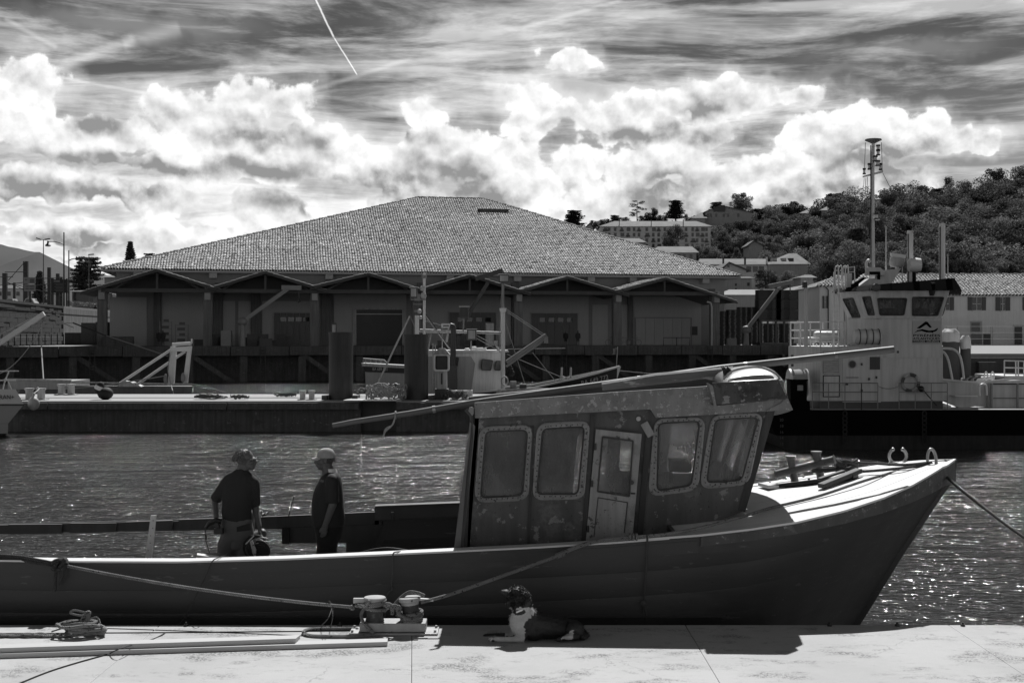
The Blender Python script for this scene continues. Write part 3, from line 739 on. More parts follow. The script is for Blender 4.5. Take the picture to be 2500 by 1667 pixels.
# deck clutter under the near rail line
b = MB(); b.tube([P(1115-240+a*14, 1352-10*math.sin(a/9*PI)-a*.6, 16.0) for a in range(10)], .02, 6); b.build('hose', CABLE, boat)
# ------------------------------------------------------------------ wheelhouse
WALL = mat('wheelhouse_paint', .085, .75, .22, 1.1, bump=.4, bscale=16, bdist=.012, spots=((2.4, .53, .12, .14), (7, .60, .20, .02), (1.5, .56, .045, .12), (22, .62, .03, .03)), streak=.3)
FASC = mat('fascia_paint', .20, .7, .18, 1.2, bump=.5, bscale=24, bdist=.01, spots=((4, .47, .14, .12), (16, .56, .30, .03), (30, .62, .08, .03)), streak=.25)
FRM = mat('window_seal_paint', .22, .7, .25, 3.5, bump=.6, bscale=40, bdist=.008, spots=((6, .52, .26, .1), (18, .58, .05, .03)))
DOORM = mat('door_paint', .29, .65, .12, 2, bump=.3, bscale=30, spots=((2, .52, .18, .1), (7, .60, .07, .02), (40, .62, .12, .03)), streak=.3)
DARKW = mat('dark_cabin_timber', .05, .8, .3, 2, bump=.4, streak=.4, spots=((5, .64, .12, .05),))
DW = 15.62; WTH = V(0, .05, 0)
wh = lambda d: (lambda x, y: P(x, y, d))
WINS = [[(1186,1053),(1288,1050),(1276,1209),(1173,1215)], [(1325,1047),(1427,1041),(1411,1206),(1310,1206)], [(1608,1033),(1709,1028),(1688,1185),(1604,1198)], [(1747,1024),(1852,1019),(1811,1172),(1725,1178)]]
OUTS = [[(1173,1044),(1300,1039),(1288,1218),(1161,1224)], [(1314,1035),(1440,1029),(1426,1215),(1302,1218)], [(1600,1024),(1720,1020),(1702,1194),(1585,1209)], [(1740,1014),(1862,1009),(1826,1180),(1710,1191)]]
door_hole = [(1456,1052),(1566,1062),(1546,1304),(1432,1318)]
outer = [(1133,1380),(1160,1014),(1588,992),(1602,1012),(1889,1000),(1816,1247),(1700,1290),(1560,1372)]
b = MB(); b.plate(outer, [rquad(w, 14) for w in WINS]+[[(1470,1060),(1552,1068),(1540,1290),(1448,1300)]], wh(DW), WTH); b.build('near_wall', WALL, boat)
# strips that divide the wall
for (xa, ya, xb, yb, w_) in ((1447,1012,1424,1322,.05), (1150,1032,1137,1345,.035), (1584,1050,1560,1330,.07), (1301,1040,1290,1330,.03)):
    b = MB(); b.beam(P(xa, ya, DW-.012), P(xb, yb, DW-.012), w_, .03, up=(0, 1, 0)); b.build('wall_batten', DARKW, boat)
for W_, O_ in zip(WINS, OUTS):
    b = MB(); c = Vector((sum(p[0] for p in O_)/4, sum(p[1] for p in O_)/4))
    f = MB(); f.plate(rquad(O_, 26), [rquad(W_, 14)], wh(DW-.016), V(0, .028, 0)); fo = f.build('window_frame', FRM, boat, bevel=.004)
    e = MB(); oo = rquad(O_, 26); e.tube([P(x, y, DW-.012) for x, y in oo+[oo[0]]], .017, 6); e.build('seal_bead', FRM, fo)
    e = MB(); oi_ = rquad(W_, 14); e.tube([P(x, y, DW-.014) for x, y in oi_+[oi_[0]]], .010, 6); e.build('inner_bead', DARKW, fo)
    e = MB(); mid = rquad([tuple((Vector(p)+Vector(q_))/2) for p, q_ in zip(O_, W_)], 20)
    per = mid+[mid[0]]; acc = 0
    for i in range(len(per)-1):
        a_, b2 = Vector(per[i]), Vector(per[i+1]); L = (b2-a_).length; s = (13-acc) % 13
        while s < L:
            q_ = a_.lerp(b2, s/L); e.cyl(P(q_.x, q_.y, DW-.028), P(q_.x, q_.y, DW-.01), .009, .009, 6); s += 13
        acc = (acc+L) % 13
    e.build('rivets', DARKW, fo)['kind'] = 'stuff'
    e = MB(); e.plate([(p[0], p[1]) for p in rquad(W_, 10)], [], wh(DW+.012), V(0, .006, 0)); e.build('pane', HGLASS, fo)
# door: ajar, hinged on its left side
def dr(x, y):  # slight swing outwards on the right
    k = (x-1440)/120; return P(x, y, DW-.03-.06*k)
b = MB(); b.plate([(1455,1047),(1567,1059),(1545,1307),(1430,1322)], [[(1472,1068),(1544,1078),(1535,1209),(1460,1197)]], dr, V(0, .035, 0)); dro = b.build('door', DOORM, boat, bevel=.004)
b = MB()
for a_, c_ in (((1471,1066),(1545,1076)), ((1545,1076),(1536,1211)), ((1536,1211),(1459,1199)), ((1459,1199),(1471,1066))): b.beam(dr(*a_)-V(0, .008, 0), dr(*c_)-V(0, .008, 0), .018, .02, up=(0, 1, 0))
b.build('pane_bead', DARKW, dro)
b = MB(); b.plate([(1472,1068),(1544,1078),(1535,1209),(1460,1197)], [], lambda x, y: dr(x, y)+V(0, .015, 0), V(0, .005, 0)); b.build('pane', HGLASS, dro)
b = MB()
for a_, c_ in (((1460,1214),(1532,1226)), ((1532,1226),(1524,1300)), ((1460,1214),(1450,1310))): b.beam(dr(*a_)-V(0, .004, 0), dr(*c_)-V(0, .004, 0), .01, .012, up=(0, 1, 0))
b.build('panel_moulding', DARKW, dro)
b = MB(); b.cyl(dr(1541,1176), dr(1541,1176)-V(0, .06, 0), .02, .028, 10); b.cyl(dr(1544,1204)-V(.02, .01, 0), dr(1544,1204)-V(-.03, .01, 0), .008); b.build('handle', BLACK, dro)
for y_ in (1090, 1180, 1290):
    b = MB(); b.cyl(dr(1453-.09*(y_-1090), y_-8)-V(0, .012, 0), dr(1453-.09*(y_-1090), y_+8)-V(0, .012, 0), .014, n=8); b.build('hinge', BLACK, dro)
b = MB(); b.beam(P(1572, 1032, DW-.05), P(1590, 1064, DW-.05), .09, .03, up=(0, 1, 0)); b.build('bracket', DOORM, boat)
b = MB(); b.cyl(P(1559, 1022, DW-.01), P(1559, 1022, DW-.04), .03, .026, 12); b.build('wall_lamp', WHITED, boat)
# far wall, same openings, 2.9 m further
DF = 18.25
def fw(x, y): p = P(x, y, DW); return V(p.x, DF, p.z)
farholes = [rquad([(1410,1058),(1486,1054),(1474,1206),(1398,1208)], 12), rquad([(1518,1050),(1592,1046),(1580,1146),(1510,1150)], 14), rquad([(1638,1038),(1707,1034),(1693,1180),(1624,1184)], 12)]
kf = DW/DF
b = MB(); b.plate([(1250+(x-1250)*kf, HY+(y-HY)*kf) for x, y in ((1133,1380),(1160,1014),(1889,1000),(1816,1247),(1560,1372))], farholes, lambda x, y: P(x, y, DF), V(0, .05, 0)); b.build('far_wall', WALL, boat)
# aft wall (mostly behind the pale corner plank), front wall with raked struts
a0, a1 = P(1133, 1380, DW), P(1160, 1014, DW)
b = MB(); b.hexa([a0, a0+V(.05, 0, 0), a0+V(.05, 2.9, 0), a0+V(0, 2.9, 0)], [a1, a1+V(.05, 0, 0), a1+V(.05, 2.9, 0), a1+V(0, 2.9, 0)]); b.build('aft_wall', WALL, boat)
b = MB(); q = [P(1108, 1342, 15.2), P(1131, 1341, 15.3), P(1160, 1040, 15.3), P(1147, 1030, 15.2)]
b.hexa([q[0], q[1], q[1]+V(0, .04, 0), q[0]+V(0, .04, 0)], [q[3], q[2], q[2]+V(0, .04, 0), q[3]+V(0, .04, 0)]); b.build('corner_plank', mat('grey_plank', .16, .8, .12, 2, bump=.2), boat)
b = MB(); b.tube([P(1137, 1000, 15.25), P(1150, 1016, 15.25), P(1152, 1060, 15.25), P(1128, 1340, 15.28)], .02, 6); b.build('corner_pipe', DARKW, boat)
b = MB(); b.plate(rrect(0, 0, .06, .10, .025), [], lambda u, v: P(1146, 1012, 15.4)+V(u-.01, 0, v-.01), V(0, .03, 0)); b.build('corner_block', GREY, boat)
f0, f1 = P(1816, 1247, DW), P(1889, 1000, DW)
for j in range(4):
    y = j*.94
    b = MB(); b.beam(f0+V(-.03, .03+y, 0), f1+V(-.03, .03+y, 0), .09, .09, up=(0, 1, 0)); b.build('front_post', DARKW, boat)
b = MB(); fm = f0.lerp(f1, .30); b.hexa([f0-V(.06, 0, 0), f0, f0+V(0, 2.85, 0), f0+V(-.06, 2.85, 0)], [fm-V(.06, 0, 0), fm, fm+V(0, 2.85, 0), fm+V(-.06, 2.85, 0)]); b.build('front_wall', WALL, boat)
b = MB(); fn = f0.lerp(f1, .93); b.hexa([fn-V(.06, 0, 0), fn, fn+V(0, 2.85, 0), fn+V(-.06, 2.85, 0)], [f1-V(.06, 0, 0), f1, f1+V(0, 2.85, 0), f1+V(-.06, 2.85, 0)]); b.build('front_head', WALL, boat)
for j in range(3):
    y = .075+j*.94
    b = MB(); b.add([fm+V(-.03, y, 0), fm+V(-.03, y+.85, 0), fn+V(-.03, y+.85, 0), fn+V(-.03, y, 0)], [(0, 1, 2, 3)]); b.build('front_pane', HGLASS, boat, recalc=False)
# interior: floor, dash with wheel, seat
b = MB(); b.box(-.5, 2.6, DW+.06, DF-.02, DKZ+.02, DKZ+.06); b.build('cabin_floor', DARKW, boat)
b = MB(); p = P(1610, 1180, 16.6); b.box(p.x, p.x+.95, 16.0, 17.9, p.z-.5, p.z); b.build('console', DARKW, boat)
b = MB(); c = P(1772, 1165, 16.3); b.lathe([(.17, -.015), (.19, 0), (.17, .015)], c, 20, axis='x'); b.build('wheel', BLACK, boat)
b = MB(); c = P(1660, 1140, 16.4); b.box(c.x-.13, c.x+.13, 16.3, 16.55, c.z-.05, c.z+.1); b.beam(P(1640, 1195, 16.4), P(1636, 1150, 16.4), .05, .05); b.beam(P(1622, 1196, 16.4), P(1626, 1150, 16.4), .05, .05); b.build('instrument', BLACK, boat)
# roof fascia and roof
ft = [(1158,983),(1500,957),(1737,942),(1750,990),(1924,972),(1936,1000),(1602,1020),(1588,999),(1160,1021)]
DFa = 15.48
b = MB(); b.plate(ft, [], wh(DFa), V(0, .05, 0)); b.build('fascia', FASC, boat, bevel=.004)
b = MB(); b.plate([(1922,970),(1936,1000),(1870,1002),(1905,985)], [], wh(DFa-.012), V(0, .05, 0)); b.build('fascia_tip', FASC, boat)
rt = [P(1158,984,DFa), P(1500,958,DFa), P(1745,941,DFa), P(1860,935,DFa)]
b = MB(); W2 = V(0, 3.0, -.30)
for i in range(3):
    b.hexa([rt[i]+V(0, .05, -.06), rt[i+1]+V(0, .05, -.06), rt[i+1]+W2+V(0, 0, -.06), rt[i]+W2+V(0, 0, -.06)], [rt[i]+V(0, .05, -.006), rt[i+1]+V(0, .05, -.006), rt[i+1]+W2+V(0, 0, -.006), rt[i]+W2+V(0, 0, -.006)])
b.build('roof', FASC, boat)
# curved brow of the roof in front, open box lamp board on its side
b = MB(); c0, c1, c2 = P(1900, 930, DFa), P(1924, 972, DFa), P(1936, 1000, DFa)
nn = 14; vs = []
for j in range(nn+1):
    s = j/nn; bow = math.sin(PI*s)*.12
    for q_ in (c2, c1, c0, rt[3]): vs.append(q_+V(bow, 3.0*s, -.30*s))
b.add(vs, [(j*4+k_, j*4+k_+1, (j+1)*4+k_+1, (j+1)*4+k_) for j in range(nn) for k_ in range(3)])
b.build('roof_brow', mat('brow_paint', .4, .6, .2, 2, bump=.3, spots=((4, .6, .15, .05),)), boat, recalc=False)
LB = mat('rusty_board', .055, .7, .4, 2.2, bump=.5, bscale=25, spots=((3, .5, .012, .1), (7, .57, .2, .03)), streak=.4)
b = MB(); b.plate([(1739,934),(1899,926),(1924,970),(1747,988)], [], wh(DFa-.16), V(0, .03, 0)); b.build('light_board', LB, boat, bevel=.006)
b = MB(); b.plate([(1730,935),(1741,943),(1749,990),(1743,990)], [], wh(DFa-.17), V(0, .17, 0)); b.build('board_end', FASC, boat)
a_, c_ = P(1740, 989, DFa-.14), P(1924, 972, DFa-.14); b = MB(); b.hexa([a_, c_, c_+V(0, .14, 0), a_+V(0, .14, 0)], [a_+V(0, 0, .02), c_+V(0, 0, .02), c_+V(0, .14, .02), a_+V(0, .14, .02)]); b.build('board_shelf', LB, boat)
# translucent dome on the roof and a second smaller hatch
DOME = mat('dome_plastic', .20, .35, .1, 3, bump=.15, streak=.2)
def dome(px0, px1, yb, yt, y0, y1, m, nm):
    b = MB(); a_ = P(px0, yb, 15.6); c_ = P(px1, yb-8, 15.6); H = (yb-yt)*15.6/F; n = 16; k_ = 8; vs = []
    for i in range(n+1):
        s = i/n; xx = a_.x+(c_.x-a_.x)*(1-math.cos(PI*s))/2; zz = a_.z+(c_.z-a_.z)*s
        hh = H*math.sin(PI*s)**.6*(0.55+.45*s if s < 1 else 1)
        for j in range(k_+1):
            r_ = j/k_; vs.append(V(xx, y0+(y1-y0)*r_, zz+hh*max(0, 1-abs(2*r_-1)**3.0)**.8))
    b.add(vs, [(i*(k_+1)+j, (i+1)*(k_+1)+j, (i+1)*(k_+1)+j+1, i*(k_+1)+j+1) for i in range(n) for j in range(k_)]); return b.build(nm, m, boat)
dome(1762, 1905, 934, 892, 15.45, 16.9, DOME, 'roof_dome')
dome(1770, 1880, 930, 914, 15.34, 15.44, DOME, 'roof_hatch')
b = MB(); b.tube(smoothpath([P(1766, 926, 15.5), P(1790, 905, 15.5), P(1850, 896, 15.5), P(1893, 912, 15.5), P(1906, 930, 15.5)], 5), .012, 5); b.build('dome_seam', WHITED, boat)
# foredeck bitts (double cross), fairleads
BIT = mat('bitt_paint', .14, .6, .2, 3, bump=.2, spots=((7, .62, .06, .05),))
def dk(px, py):
    """point of the foredeck under a picture position"""
    d = 16.5
    for _ in range(20):
        p = P(px, py, d); z = dz(p.x, max(YC-shb(p.x), min(YC+shb(p.x), p.y))); d = max(14, min(20, (CZ-z)*F/(py-HY)))
    return P(px, py, d)
b = MB(); a_, c_ = dk(1890, 1192), dk(2090, 1168); b.beam(a_+V(0, 0, .03), c_+V(0, 0, .03), .16, .05); b.build('bitt_base', BLACK, boat, bevel=.004)
b = MB(); a_, c_ = dk(1870, 1187), dk(1895, 1194); b.beam(a_+V(0, 0, .03), c_+V(0, 0, .03), .22, .045); b.build('bitt_foot', METAL, boat)
for (bx, by, ty) in ((1941, 1178, 1114), (2004, 1168, 1103)):
    p = dk(bx, by); h = (by-ty)*p.y/F
    b = MB(); b.tube([p, p+V(-.06, 0, h)], .052, 14); b.lathe([(.0, h+.012), (.075, h+.01), (.07, h-.012), (.05, h-.03)], p+V(-.06, 0, 0), 14); b.build('bitt_post', BIT, boat)
p = dk(1941, 1178); p2 = dk(2004, 1168); q0 = p+V(-.04, -.01, .17); q1 = p2+V(-.04, -.01, .20); dd = (q1-q0)
b = MB(); b.tube([q0-dd*.64, q0-dd*.60, q1+dd*.60, q1+dd*.64], [.075, .055, .055, .07], 12); b.build('bitt_bar', BIT, boat)
def horn(px, py, w, h, lab):
    p = dk(px, py); b = MB(); pts = []
    for i in range(15):
        a = R(-235+290*i/14); pts.append(p+V(math.cos(a)*w, 0, h*.55+math.sin(a)*h*.55))
    b.tube(pts, .022, 8); b.ball(pts[0], .028, 8, 5); b.ball(pts[-1], .028, 8, 5)
    b.box(p.x-w*.95, p.x+w*.95, p.y-.05, p.y+.05, p.z-.01, p.z+.025); return b.build('fairlead', METAL, boat)
horn(2192, 1132, .115, .19, 'a')
p = dk(2275, 1150); b = MB(); b.tube([p+V(math.cos(a)*.055, math.sin(a)*.03, .14+math.sin(a)*.14) for a in np.linspace(0, 2*PI, 19)], .020, 8); b.box(p.x-.09, p.x+.09, p.y-.05, p.y+.05, p.z-.01, p.z+.03); b.build('fairlead', METAL, boat)
for (x_, y_) in ((1880, 1181), (1920, 1174), (1962, 1168), (1975, 1172), (1892, 1184)):
    p = dk(x_, y_); b = MB(); b.cyl(p, p+V(0, 0, .03), .016, n=6); b.build('bolt', BLACK, boat)
p = dk(2140, 1188); b = MB(); b.beam(dk(2137, 1188)+V(0, 0, .004), dk(2158, 1199)+V(0, 0, .004), .012, .008); b.build('deck_ring', BLACK, boat)
# loose wood and tackle on the foredeck
b = MB(); b.beam(dk(2004, 1196)+V(0, 0, .05), dk(2098, 1163)+V(0, 0, .08), .12, .06); b.beam(dk(2000, 1193)+V(0, .02, .12), dk(2060, 1172)+V(0, 0, .12), .07, .03)
tag(b.build('timber_block', mat('dark_wet_timber', .05, .7, .4, 3, bump=.4, bscale=40, stretch=(.4, 3, 3)), bevel=.01), 'short split dark timber lying across the sunlit foredeck', 'timber')
b = MB(); c = dk(2068, 1160)+V(0, 0, .06)
for i in range(5):
    a0_ = i*1.3; b.tube([c+V(.13*math.cos(a+a0_), .10*math.sin(a*1.0+a0_), .03*i+.03*math.sin(2*a)) for a in np.linspace(0, 5.5, 16)], .022, 6)
b.tube([c+V(-.45, .1, -.01), c+V(-.1, .02, .02)], .03, 6)
tag(b.build('rope_knot', ROPED), 'dark tangled rope knot on the foredeck beside the bitts', 'rope')
# ------------------------------------------------------------------ spars lying on the wheelhouse roof
SP = mat('spar_varnish', .10, .55, .3, 3, bump=.2, bscale=30, spots=((4, .6, .05, .1), (9, .66, .25, .04)), stretch=(.3, 2, 2))
pts = [P(812, 1039, 16.9), P(860, 1030, 16.9), P(1000, 1009, 16.9), P(1158, 982, 16.9), P(1500, 934, 16.9), P(1760, 899, 16.9), P(1980, 875, 16.9), P(2182, 853, 16.9)]
b = MB(); b.tube(pts, [.030, .034, .038, .040, .042, .044, .046, .046], 12); t = tag(b.build('wooden_spar', SP), 'long slim varnished spar lying lengthwise on the wheelhouse roof and overhanging both ends', 'spar')
for p_, q_ in ((2, 1.09), (5, 1.05), (4, 1.05), (6, 1.05)):
    e = MB(); a_ = pts[p_]; d_ = (pts[p_+1]-a_).normalized(); e.cyl(a_+d_*.3, a_+d_*.34, .046, n=12); e.build('band', METAL, t)
c = pts[2]+V(-.18, 0, -.02)
e = MB(); e.tube([c+V(.0, -.045*math.cos(a), .045*math.sin(a)) for a in np.linspace(0, 6.28, 9)], .012, 5)
e.tube(smoothpath([c+V(0, -.04, -.02), c+V(-.05, -.04, -.14), c+V(-.12, -.04, -.2), c+V(-.16, -.04, -.28)]), .009, 5); e.tube(smoothpath([c+V(0, -.04, -.02), c+V(-.03, -.05, -.12), c+V(-.13, -.04, -.18), c+V(-.15, -.04, -.3)]), .008, 5)
e.ball(c+V(-.12, -.04, -.19), .02, 6, 4); e.build('lashing', ROPE, t)
SP2 = mat('weathered_mast', .09, .7, .35, 3, bump=.3, bscale=30, spots=((3, .58, .3, .08),), stretch=(.3, 2, 2))
b = MB(); q = [P(1143, 969, 17.0), P(1430, 945, 17.0), P(1760, 906, 17.0)]
b.hexa([q[0]+V(0, 0, -.12), q[0]+V(0, .18, -.12), q[0]+V(0, .18, 0), q[0]], [q[2]+V(0, 0, -.17), q[2]+V(0, .18, -.17), q[2]+V(0, .18, 0), q[2]]); tag(b.build('mast_timber', SP2, bevel=.015), 'thick squared mast timber lying on the roof behind the slim spar', 'mast')
b = MB(); b.tube([P(1470, 944, 16.3), P(1600, 925, 16.3), P(1790, 905, 16.3)], [.05, .075, .06], 10); tag(b.build('painted_boom', mat('flaking_boom', .18, .7, .3, 3, bump=.4, spots=((5, .55, .42, .06),), stretch=(.4, 2, 2))), 'flaking pale boom lying on the roof in front of the dome', 'boom')
b = MB()
for i in range(6):
    c = P(1768+i*3, 905+(i % 3)*3, 15.78); b.tube([c+V(.0, .05*math.cos(a), .05*math.sin(a)) for a in np.linspace(0, 6.28, 9)], .01, 5)
b.tube(smoothpath([P(1762, 896, 15.7), P(1768, 908, 15.7), P(1775, 900, 15.7), P(1783, 902, 15.7)]), .008, 5)
tag(b.build('wire_lashing', CABLE), 'thin black wire lashing round the spar at the roof front', 'lashing')
# ------------------------------------------------------------------ things on the near pontoon
def PD(px, py, z=QZ): return PZ(px, py, z)
NW = mat('new_timber', .46, .75, .06, 2, bump=.15, bscale=40, stretch=(.15, 3, 3))
def board(xr, d0l, d1r, w, z0, z1, lab, xl=-420, skew=0):
    b = MB(); L0 = V((xl-1250)*d0l/F, d0l, 0); L1 = V((xr-1250)*d1r/F, d1r, 0); W_ = V(-.012+skew, w, 0)
    b.hexa([L0+V(0, 0, z0), L1+V(0, 0, z0), L1+W_+V(0, 0, z0), L0+W_+V(0, 0, z0)], [L0+V(0, 0, z1), L1+V(0, 0, z1), L1+W_+V(0, 0, z1), L0+W_+V(0, 0, z1)])
    return tag(b.build('timber_board', NW, bevel=.003), lab, 'board', 'long boards lying on the pontoon')
board(946, 12.80, 13.53, .165, QZ+.002, QZ+.047, 'lower and longer of two sawn boards on the pontoon')
board(722, 12.83, 13.47, .17, QZ+.049, QZ+.094, 'upper and shorter sawn board stacked at the left', skew=.03)
# double bollard
BZ = QZ; bd = 14.16
BX0, BX1 = (879-1250)*14.1/F, (1040-1250)*14.1/F
bx = (BX0+BX1)/2
BOLP = mat('bollard_paint', .36, .55, .15, 5, bump=.2, spots=((16, .64, .06, .04), (8, .66, .16, .06)), streak=.2)
BOLD = mat('rusted_bollard', .05, .75, .3, 6, bump=.4, spots=((9, .55, .10, .08), (14, .6, .02, .05)), streak=.3)
t = thing('double_bollard', 'white double bollard wrapped in ropes on the near pontoon', 'bollard', (bx, bd, BZ))
b = MB(); b.box(BX0, BX1, bd-.12, bd+.14, BZ+.03, BZ+.125); b.build('base', BOLP, t, bevel=.008)
b = MB(); b.box(BX0-.11, BX1+.13, bd-.15, bd+.17, BZ, BZ+.026); b.build('foot_plate', METAL, t, bevel=.004)
for x_ in (BX0-.08, BX1+.10):
    for y_ in (bd-.1, bd+.12):
        b = MB(); b.cyl((x_, y_, BZ+.02), (x_, y_, BZ+.05), .014, n=6); b.build('bolt', METAL, t)
pL = V((915-1250)*bd/F, bd, 0); pR = V((1005-1250)*bd/F, bd, 0)
for p_, tilt in ((pL, 0), (pR, .03)):
    b = MB(); q = Matrix.Rotation(-tilt*3, 3, 'Y'); z0 = BZ+.12
    b.lathe([(.0, .262), (.112, .262), (.118, .255), (.118, .225), (.098, .215), (.092, .16), (.088, .06), (.105, .0)], (0, 0, 0), 26)
    b.v = [q@v+p_+V(0, 0, z0) for v in b.v]; b.build('post', BOLD, t)
    b = MB(); b.lathe([(.0, .2635), (.112, .2635), (.1195, .256), (.1195, .226), (.0985, .216)] if not tilt else [(.0, .2635), (.112, .2635), (.1195, .256), (.1195, .226), (.0990, .206), (.096, .185)], (0, 0, 0), 26); b.v = [q@v+p_+V(0, 0, z0) for v in b.v]; b.build('cap', BOLP, t)
b = MB(); b.beam((pL.x-.23, bd, BZ+.345), (pL.x-.08, bd, BZ+.345), .05, .05); b.build('pin', METAL, t)
b = MB(); b.beam((pR.x+.08, bd, BZ+.36), (pR.x+.235, bd, BZ+.35), .05, .022); b.build('pin', METAL, t)
def rope_mat(name, v, pitch, r):
    """laid rope: relief and flecks follow the strands"""
    m = bpy.data.materials.new(name); m.use_nodes = True; tt = m.node_tree; tt.nodes.clear()
    o = N(tt, 'ShaderNodeOutputMaterial'); bs = N(tt, 'ShaderNodeBsdfPrincipled'); tt.links.new(bs.outputs[0], o.inputs[0]); bs.inputs['Roughness'].default_value = .9
    tc = N(tt, 'ShaderNodeTexCoord').outputs['Object']
    wv = N(tt, 'ShaderNodeTexWave', wave_type='BANDS', bands_direction='DIAGONAL'); tt.links.new(tc, wv.inputs[0]); wv.inputs['Scale'].default_value = pitch; wv.inputs['Distortion'].default_value = 1.5; wv.inputs['Detail'].default_value = 2
    n1 = noi(tt, tc, 38, 2, .5).outputs[0]; n2 = noi(tt, tc, 3, 4, .6).outputs[0]
    val = ma(tt, 'MULTIPLY', ramp(tt, n2, .3, .7, v*.75, v*1.2), ramp(tt, wv.outputs[1], 0, .5, .35, 1)); val = lerp(tt, ramp(tt, n1, .62, .66), val, .015)
    cc = N(tt, 'ShaderNodeCombineColor')
    for i in range(3): tt.links.new(val, cc.inputs[i])
    tt.links.new(cc.outputs[0], bs.inputs['Base Color'])
    bp = N(tt, 'ShaderNodeBump'); bp.inputs['Strength'].default_value = .9; bp.inputs['Distance'].default_value = .008; tt.links.new(wv.outputs[1], bp.inputs['Height']); tt.links.new(bp.outputs[0], bs.inputs['Normal'])
    return m
RPM = rope_mat('mooring_rope', .27, 30, .018)
RPD = rope_mat('dark_mooring_rope', .06, 30, .018)
rr = .019
def helix(b, c, R0, z0, z1, turns, r=rr, ph=0, n=22, tilt=0):
    pts = []
    for i in range(int(turns*n)+1):
        a = ph+2*PI*i/n; s = i/(turns*n)
        pts.append(c+V(math.cos(a)*(R0+r), math.sin(a)*(R0+r), z0+(z1-z0)*s+tilt*math.cos(a)))
    b.tube(pts, r, 8); return pts
b = MB()
helix(b, pL, .092, BZ+.30, BZ+.345, 1.9, ph=PI*.9, tilt=.012); helix(b, pL, .09, BZ+.25, BZ+.28, 1.6, ph=0, tilt=-.015)
helix(b, pR, .092, BZ+.15, BZ+.23, 2.3, ph=.3, tilt=.01); helix(b, pR, .088, BZ+.13, BZ+.16, 1.4, ph=2)
b.tube(smoothpath([pL+V(-.11, -.02, .29+BZ), pL+V(-.05, -.13, .37+BZ), pL+V(-.09, -.12, .31+BZ), pL+V(-.2, -.05, .30+BZ)]), rr, 8)
b.tube(smoothpath([pL+V(.1, -.04, .30+BZ), pL+V(.16, -.10, .33+BZ), pL+V(.24, -.12, .29+BZ), pR+V(-.12, -.13, .22+BZ), pR+V(.0, -.13, .17+BZ), pR+V(.11, -.06, .18+BZ)]), rr, 8)
b.tube(smoothpath([pL+V(.12, -.02, .26+BZ), pL+V(.2, -.11, .30+BZ), pR+V(-.12, -.12, .30+BZ), pR+V(-.13, -.05, .22+BZ), pR+V(-.1, .08, .2+BZ)]), rr, 8)
b.tube(smoothpath([pL+V(.2, -.13, .22+BZ), pL+V(.22, -.13, .32+BZ), pL+V(.28, -.12, .26+BZ), pL+V(.25, -.13, .2+BZ)]), rr, 8)
b.tube(smoothpath([pL+V(.19, -.06, .24+BZ), pR+V(-.16, -.02, .33+BZ), pR+V(-.04, .02, .425+BZ), pR+V(.07, -.01, .425+BZ), pR+V(.14, -.03, .40+BZ)]), rr*1.05, 8)
b.tube(smoothpath([pL+V(-.11, -.03, .27+BZ), pL+V(-.14, -.05, .2+BZ), pL+V(-.10, -.15, .13+BZ), pL+V(-.02, -.17, .06+BZ), pL+V(-.02, -.2, .02+BZ), pL+V(-.2, -.26, .018+BZ), PD(770, 1556)+V(0, 0, .018), PD(741, 1549)+V(0, 0, .018), PD(760, 1539)+V(0, 0, .018), PD(860, 1538)+V(0, 0, .018), PD(872, 1541)+V(0, 0, .02)]), rr, 8)
b.ball(pL+V(-.24, -.03, .275+BZ), .032, 8, 6)
# line to the stern end, over the rail to the knot
kn = P(150, 1378, 14.93)
b.tube(sag(pL+V(-.24, -.03, .28+BZ), kn, .05, 24), rr, 8)
tag(b.build('mooring_line', RPM), 'flecked mooring line wound round the double bollard and running left to the boat rail', 'rope')
b = MB()
for dz_ in (0, -.035): b.tube(smoothpath([kn+V(0, 0, dz_*.5), P(90, 1366, 14.95)+V(0, 0, dz_), P(40, 1358, 14.98)+V(0, 0, dz_), P(-80, 1352, 15.0)+V(0, 0, dz_)]), rr*1.05, 8)
for i in range(5):
    a0_ = i*1.1; b.tube([kn+V(-.01+.075*math.cos(a+a0_)*(1-.1*i), .05*math.sin(2*a+a0_)-.02, .01+.055*math.sin(a+a0_*1.7)) for a in np.linspace(0, 6.0, 18)], rr*1.1, 8)
b.tube(smoothpath([kn+V(-.04, -.05, -.03), kn+V(-.05, -.05, -.14), kn+V(-.06, -.04, -.3)]), [rr]*12+[.006], 8)
b.tube(smoothpath([kn+V(.03, -.05, -.02), kn+V(.03, -.05, -.1), kn+V(-.01, -.04, -.22)]), [rr*.8]*12+[.004], 8)
tag(b.build('knotted_rope', RPD), 'dark doubled rope with a big frayed knot over the boat rail', 'rope')
# bow spring: from the right post up along the sheer to the fairlead
def onsheer(px, py, dd=0): return P(px, py, interp([a[0] for a in NS], [a[2] for a in NS], px)+dd)
q_ = [pR+V(.10, -.02, .33+BZ), P(1100, 1450, 14.2), P(1230, 1404, 14.45), P(1366, 1355, 14.8)]
b = MB(); b.tube(smoothpath(q_, 8), rr*1.05, 8); b.tube(smoothpath([P(1362, 1356, 14.8), P(1400, 1338, 14.9), P(1450, 1322, 14.93), P(1530, 1311, 14.93)]), .024, 8)
b.cyl(P(1358, 1358, 14.79), P(1376, 1350, 14.82), .034, n=8)
b.tube(smoothpath([P(1530, 1311, 14.93), P(1560, 1309, 14.93), P(1620, 1304, 14.95), P(1700, 1290, 15.0), P(1800, 1264, 15.1), dk(1880, 1246)+V(0, 0, .03), dk(2000, 1216)+V(0, 0, .03), dk(2120, 1180)+V(0, 0, .05), dk(2240, 1152)+V(0, 0, .08), dk(2275, 1150)+V(0, 0, .09)]), rr*.95, 8)
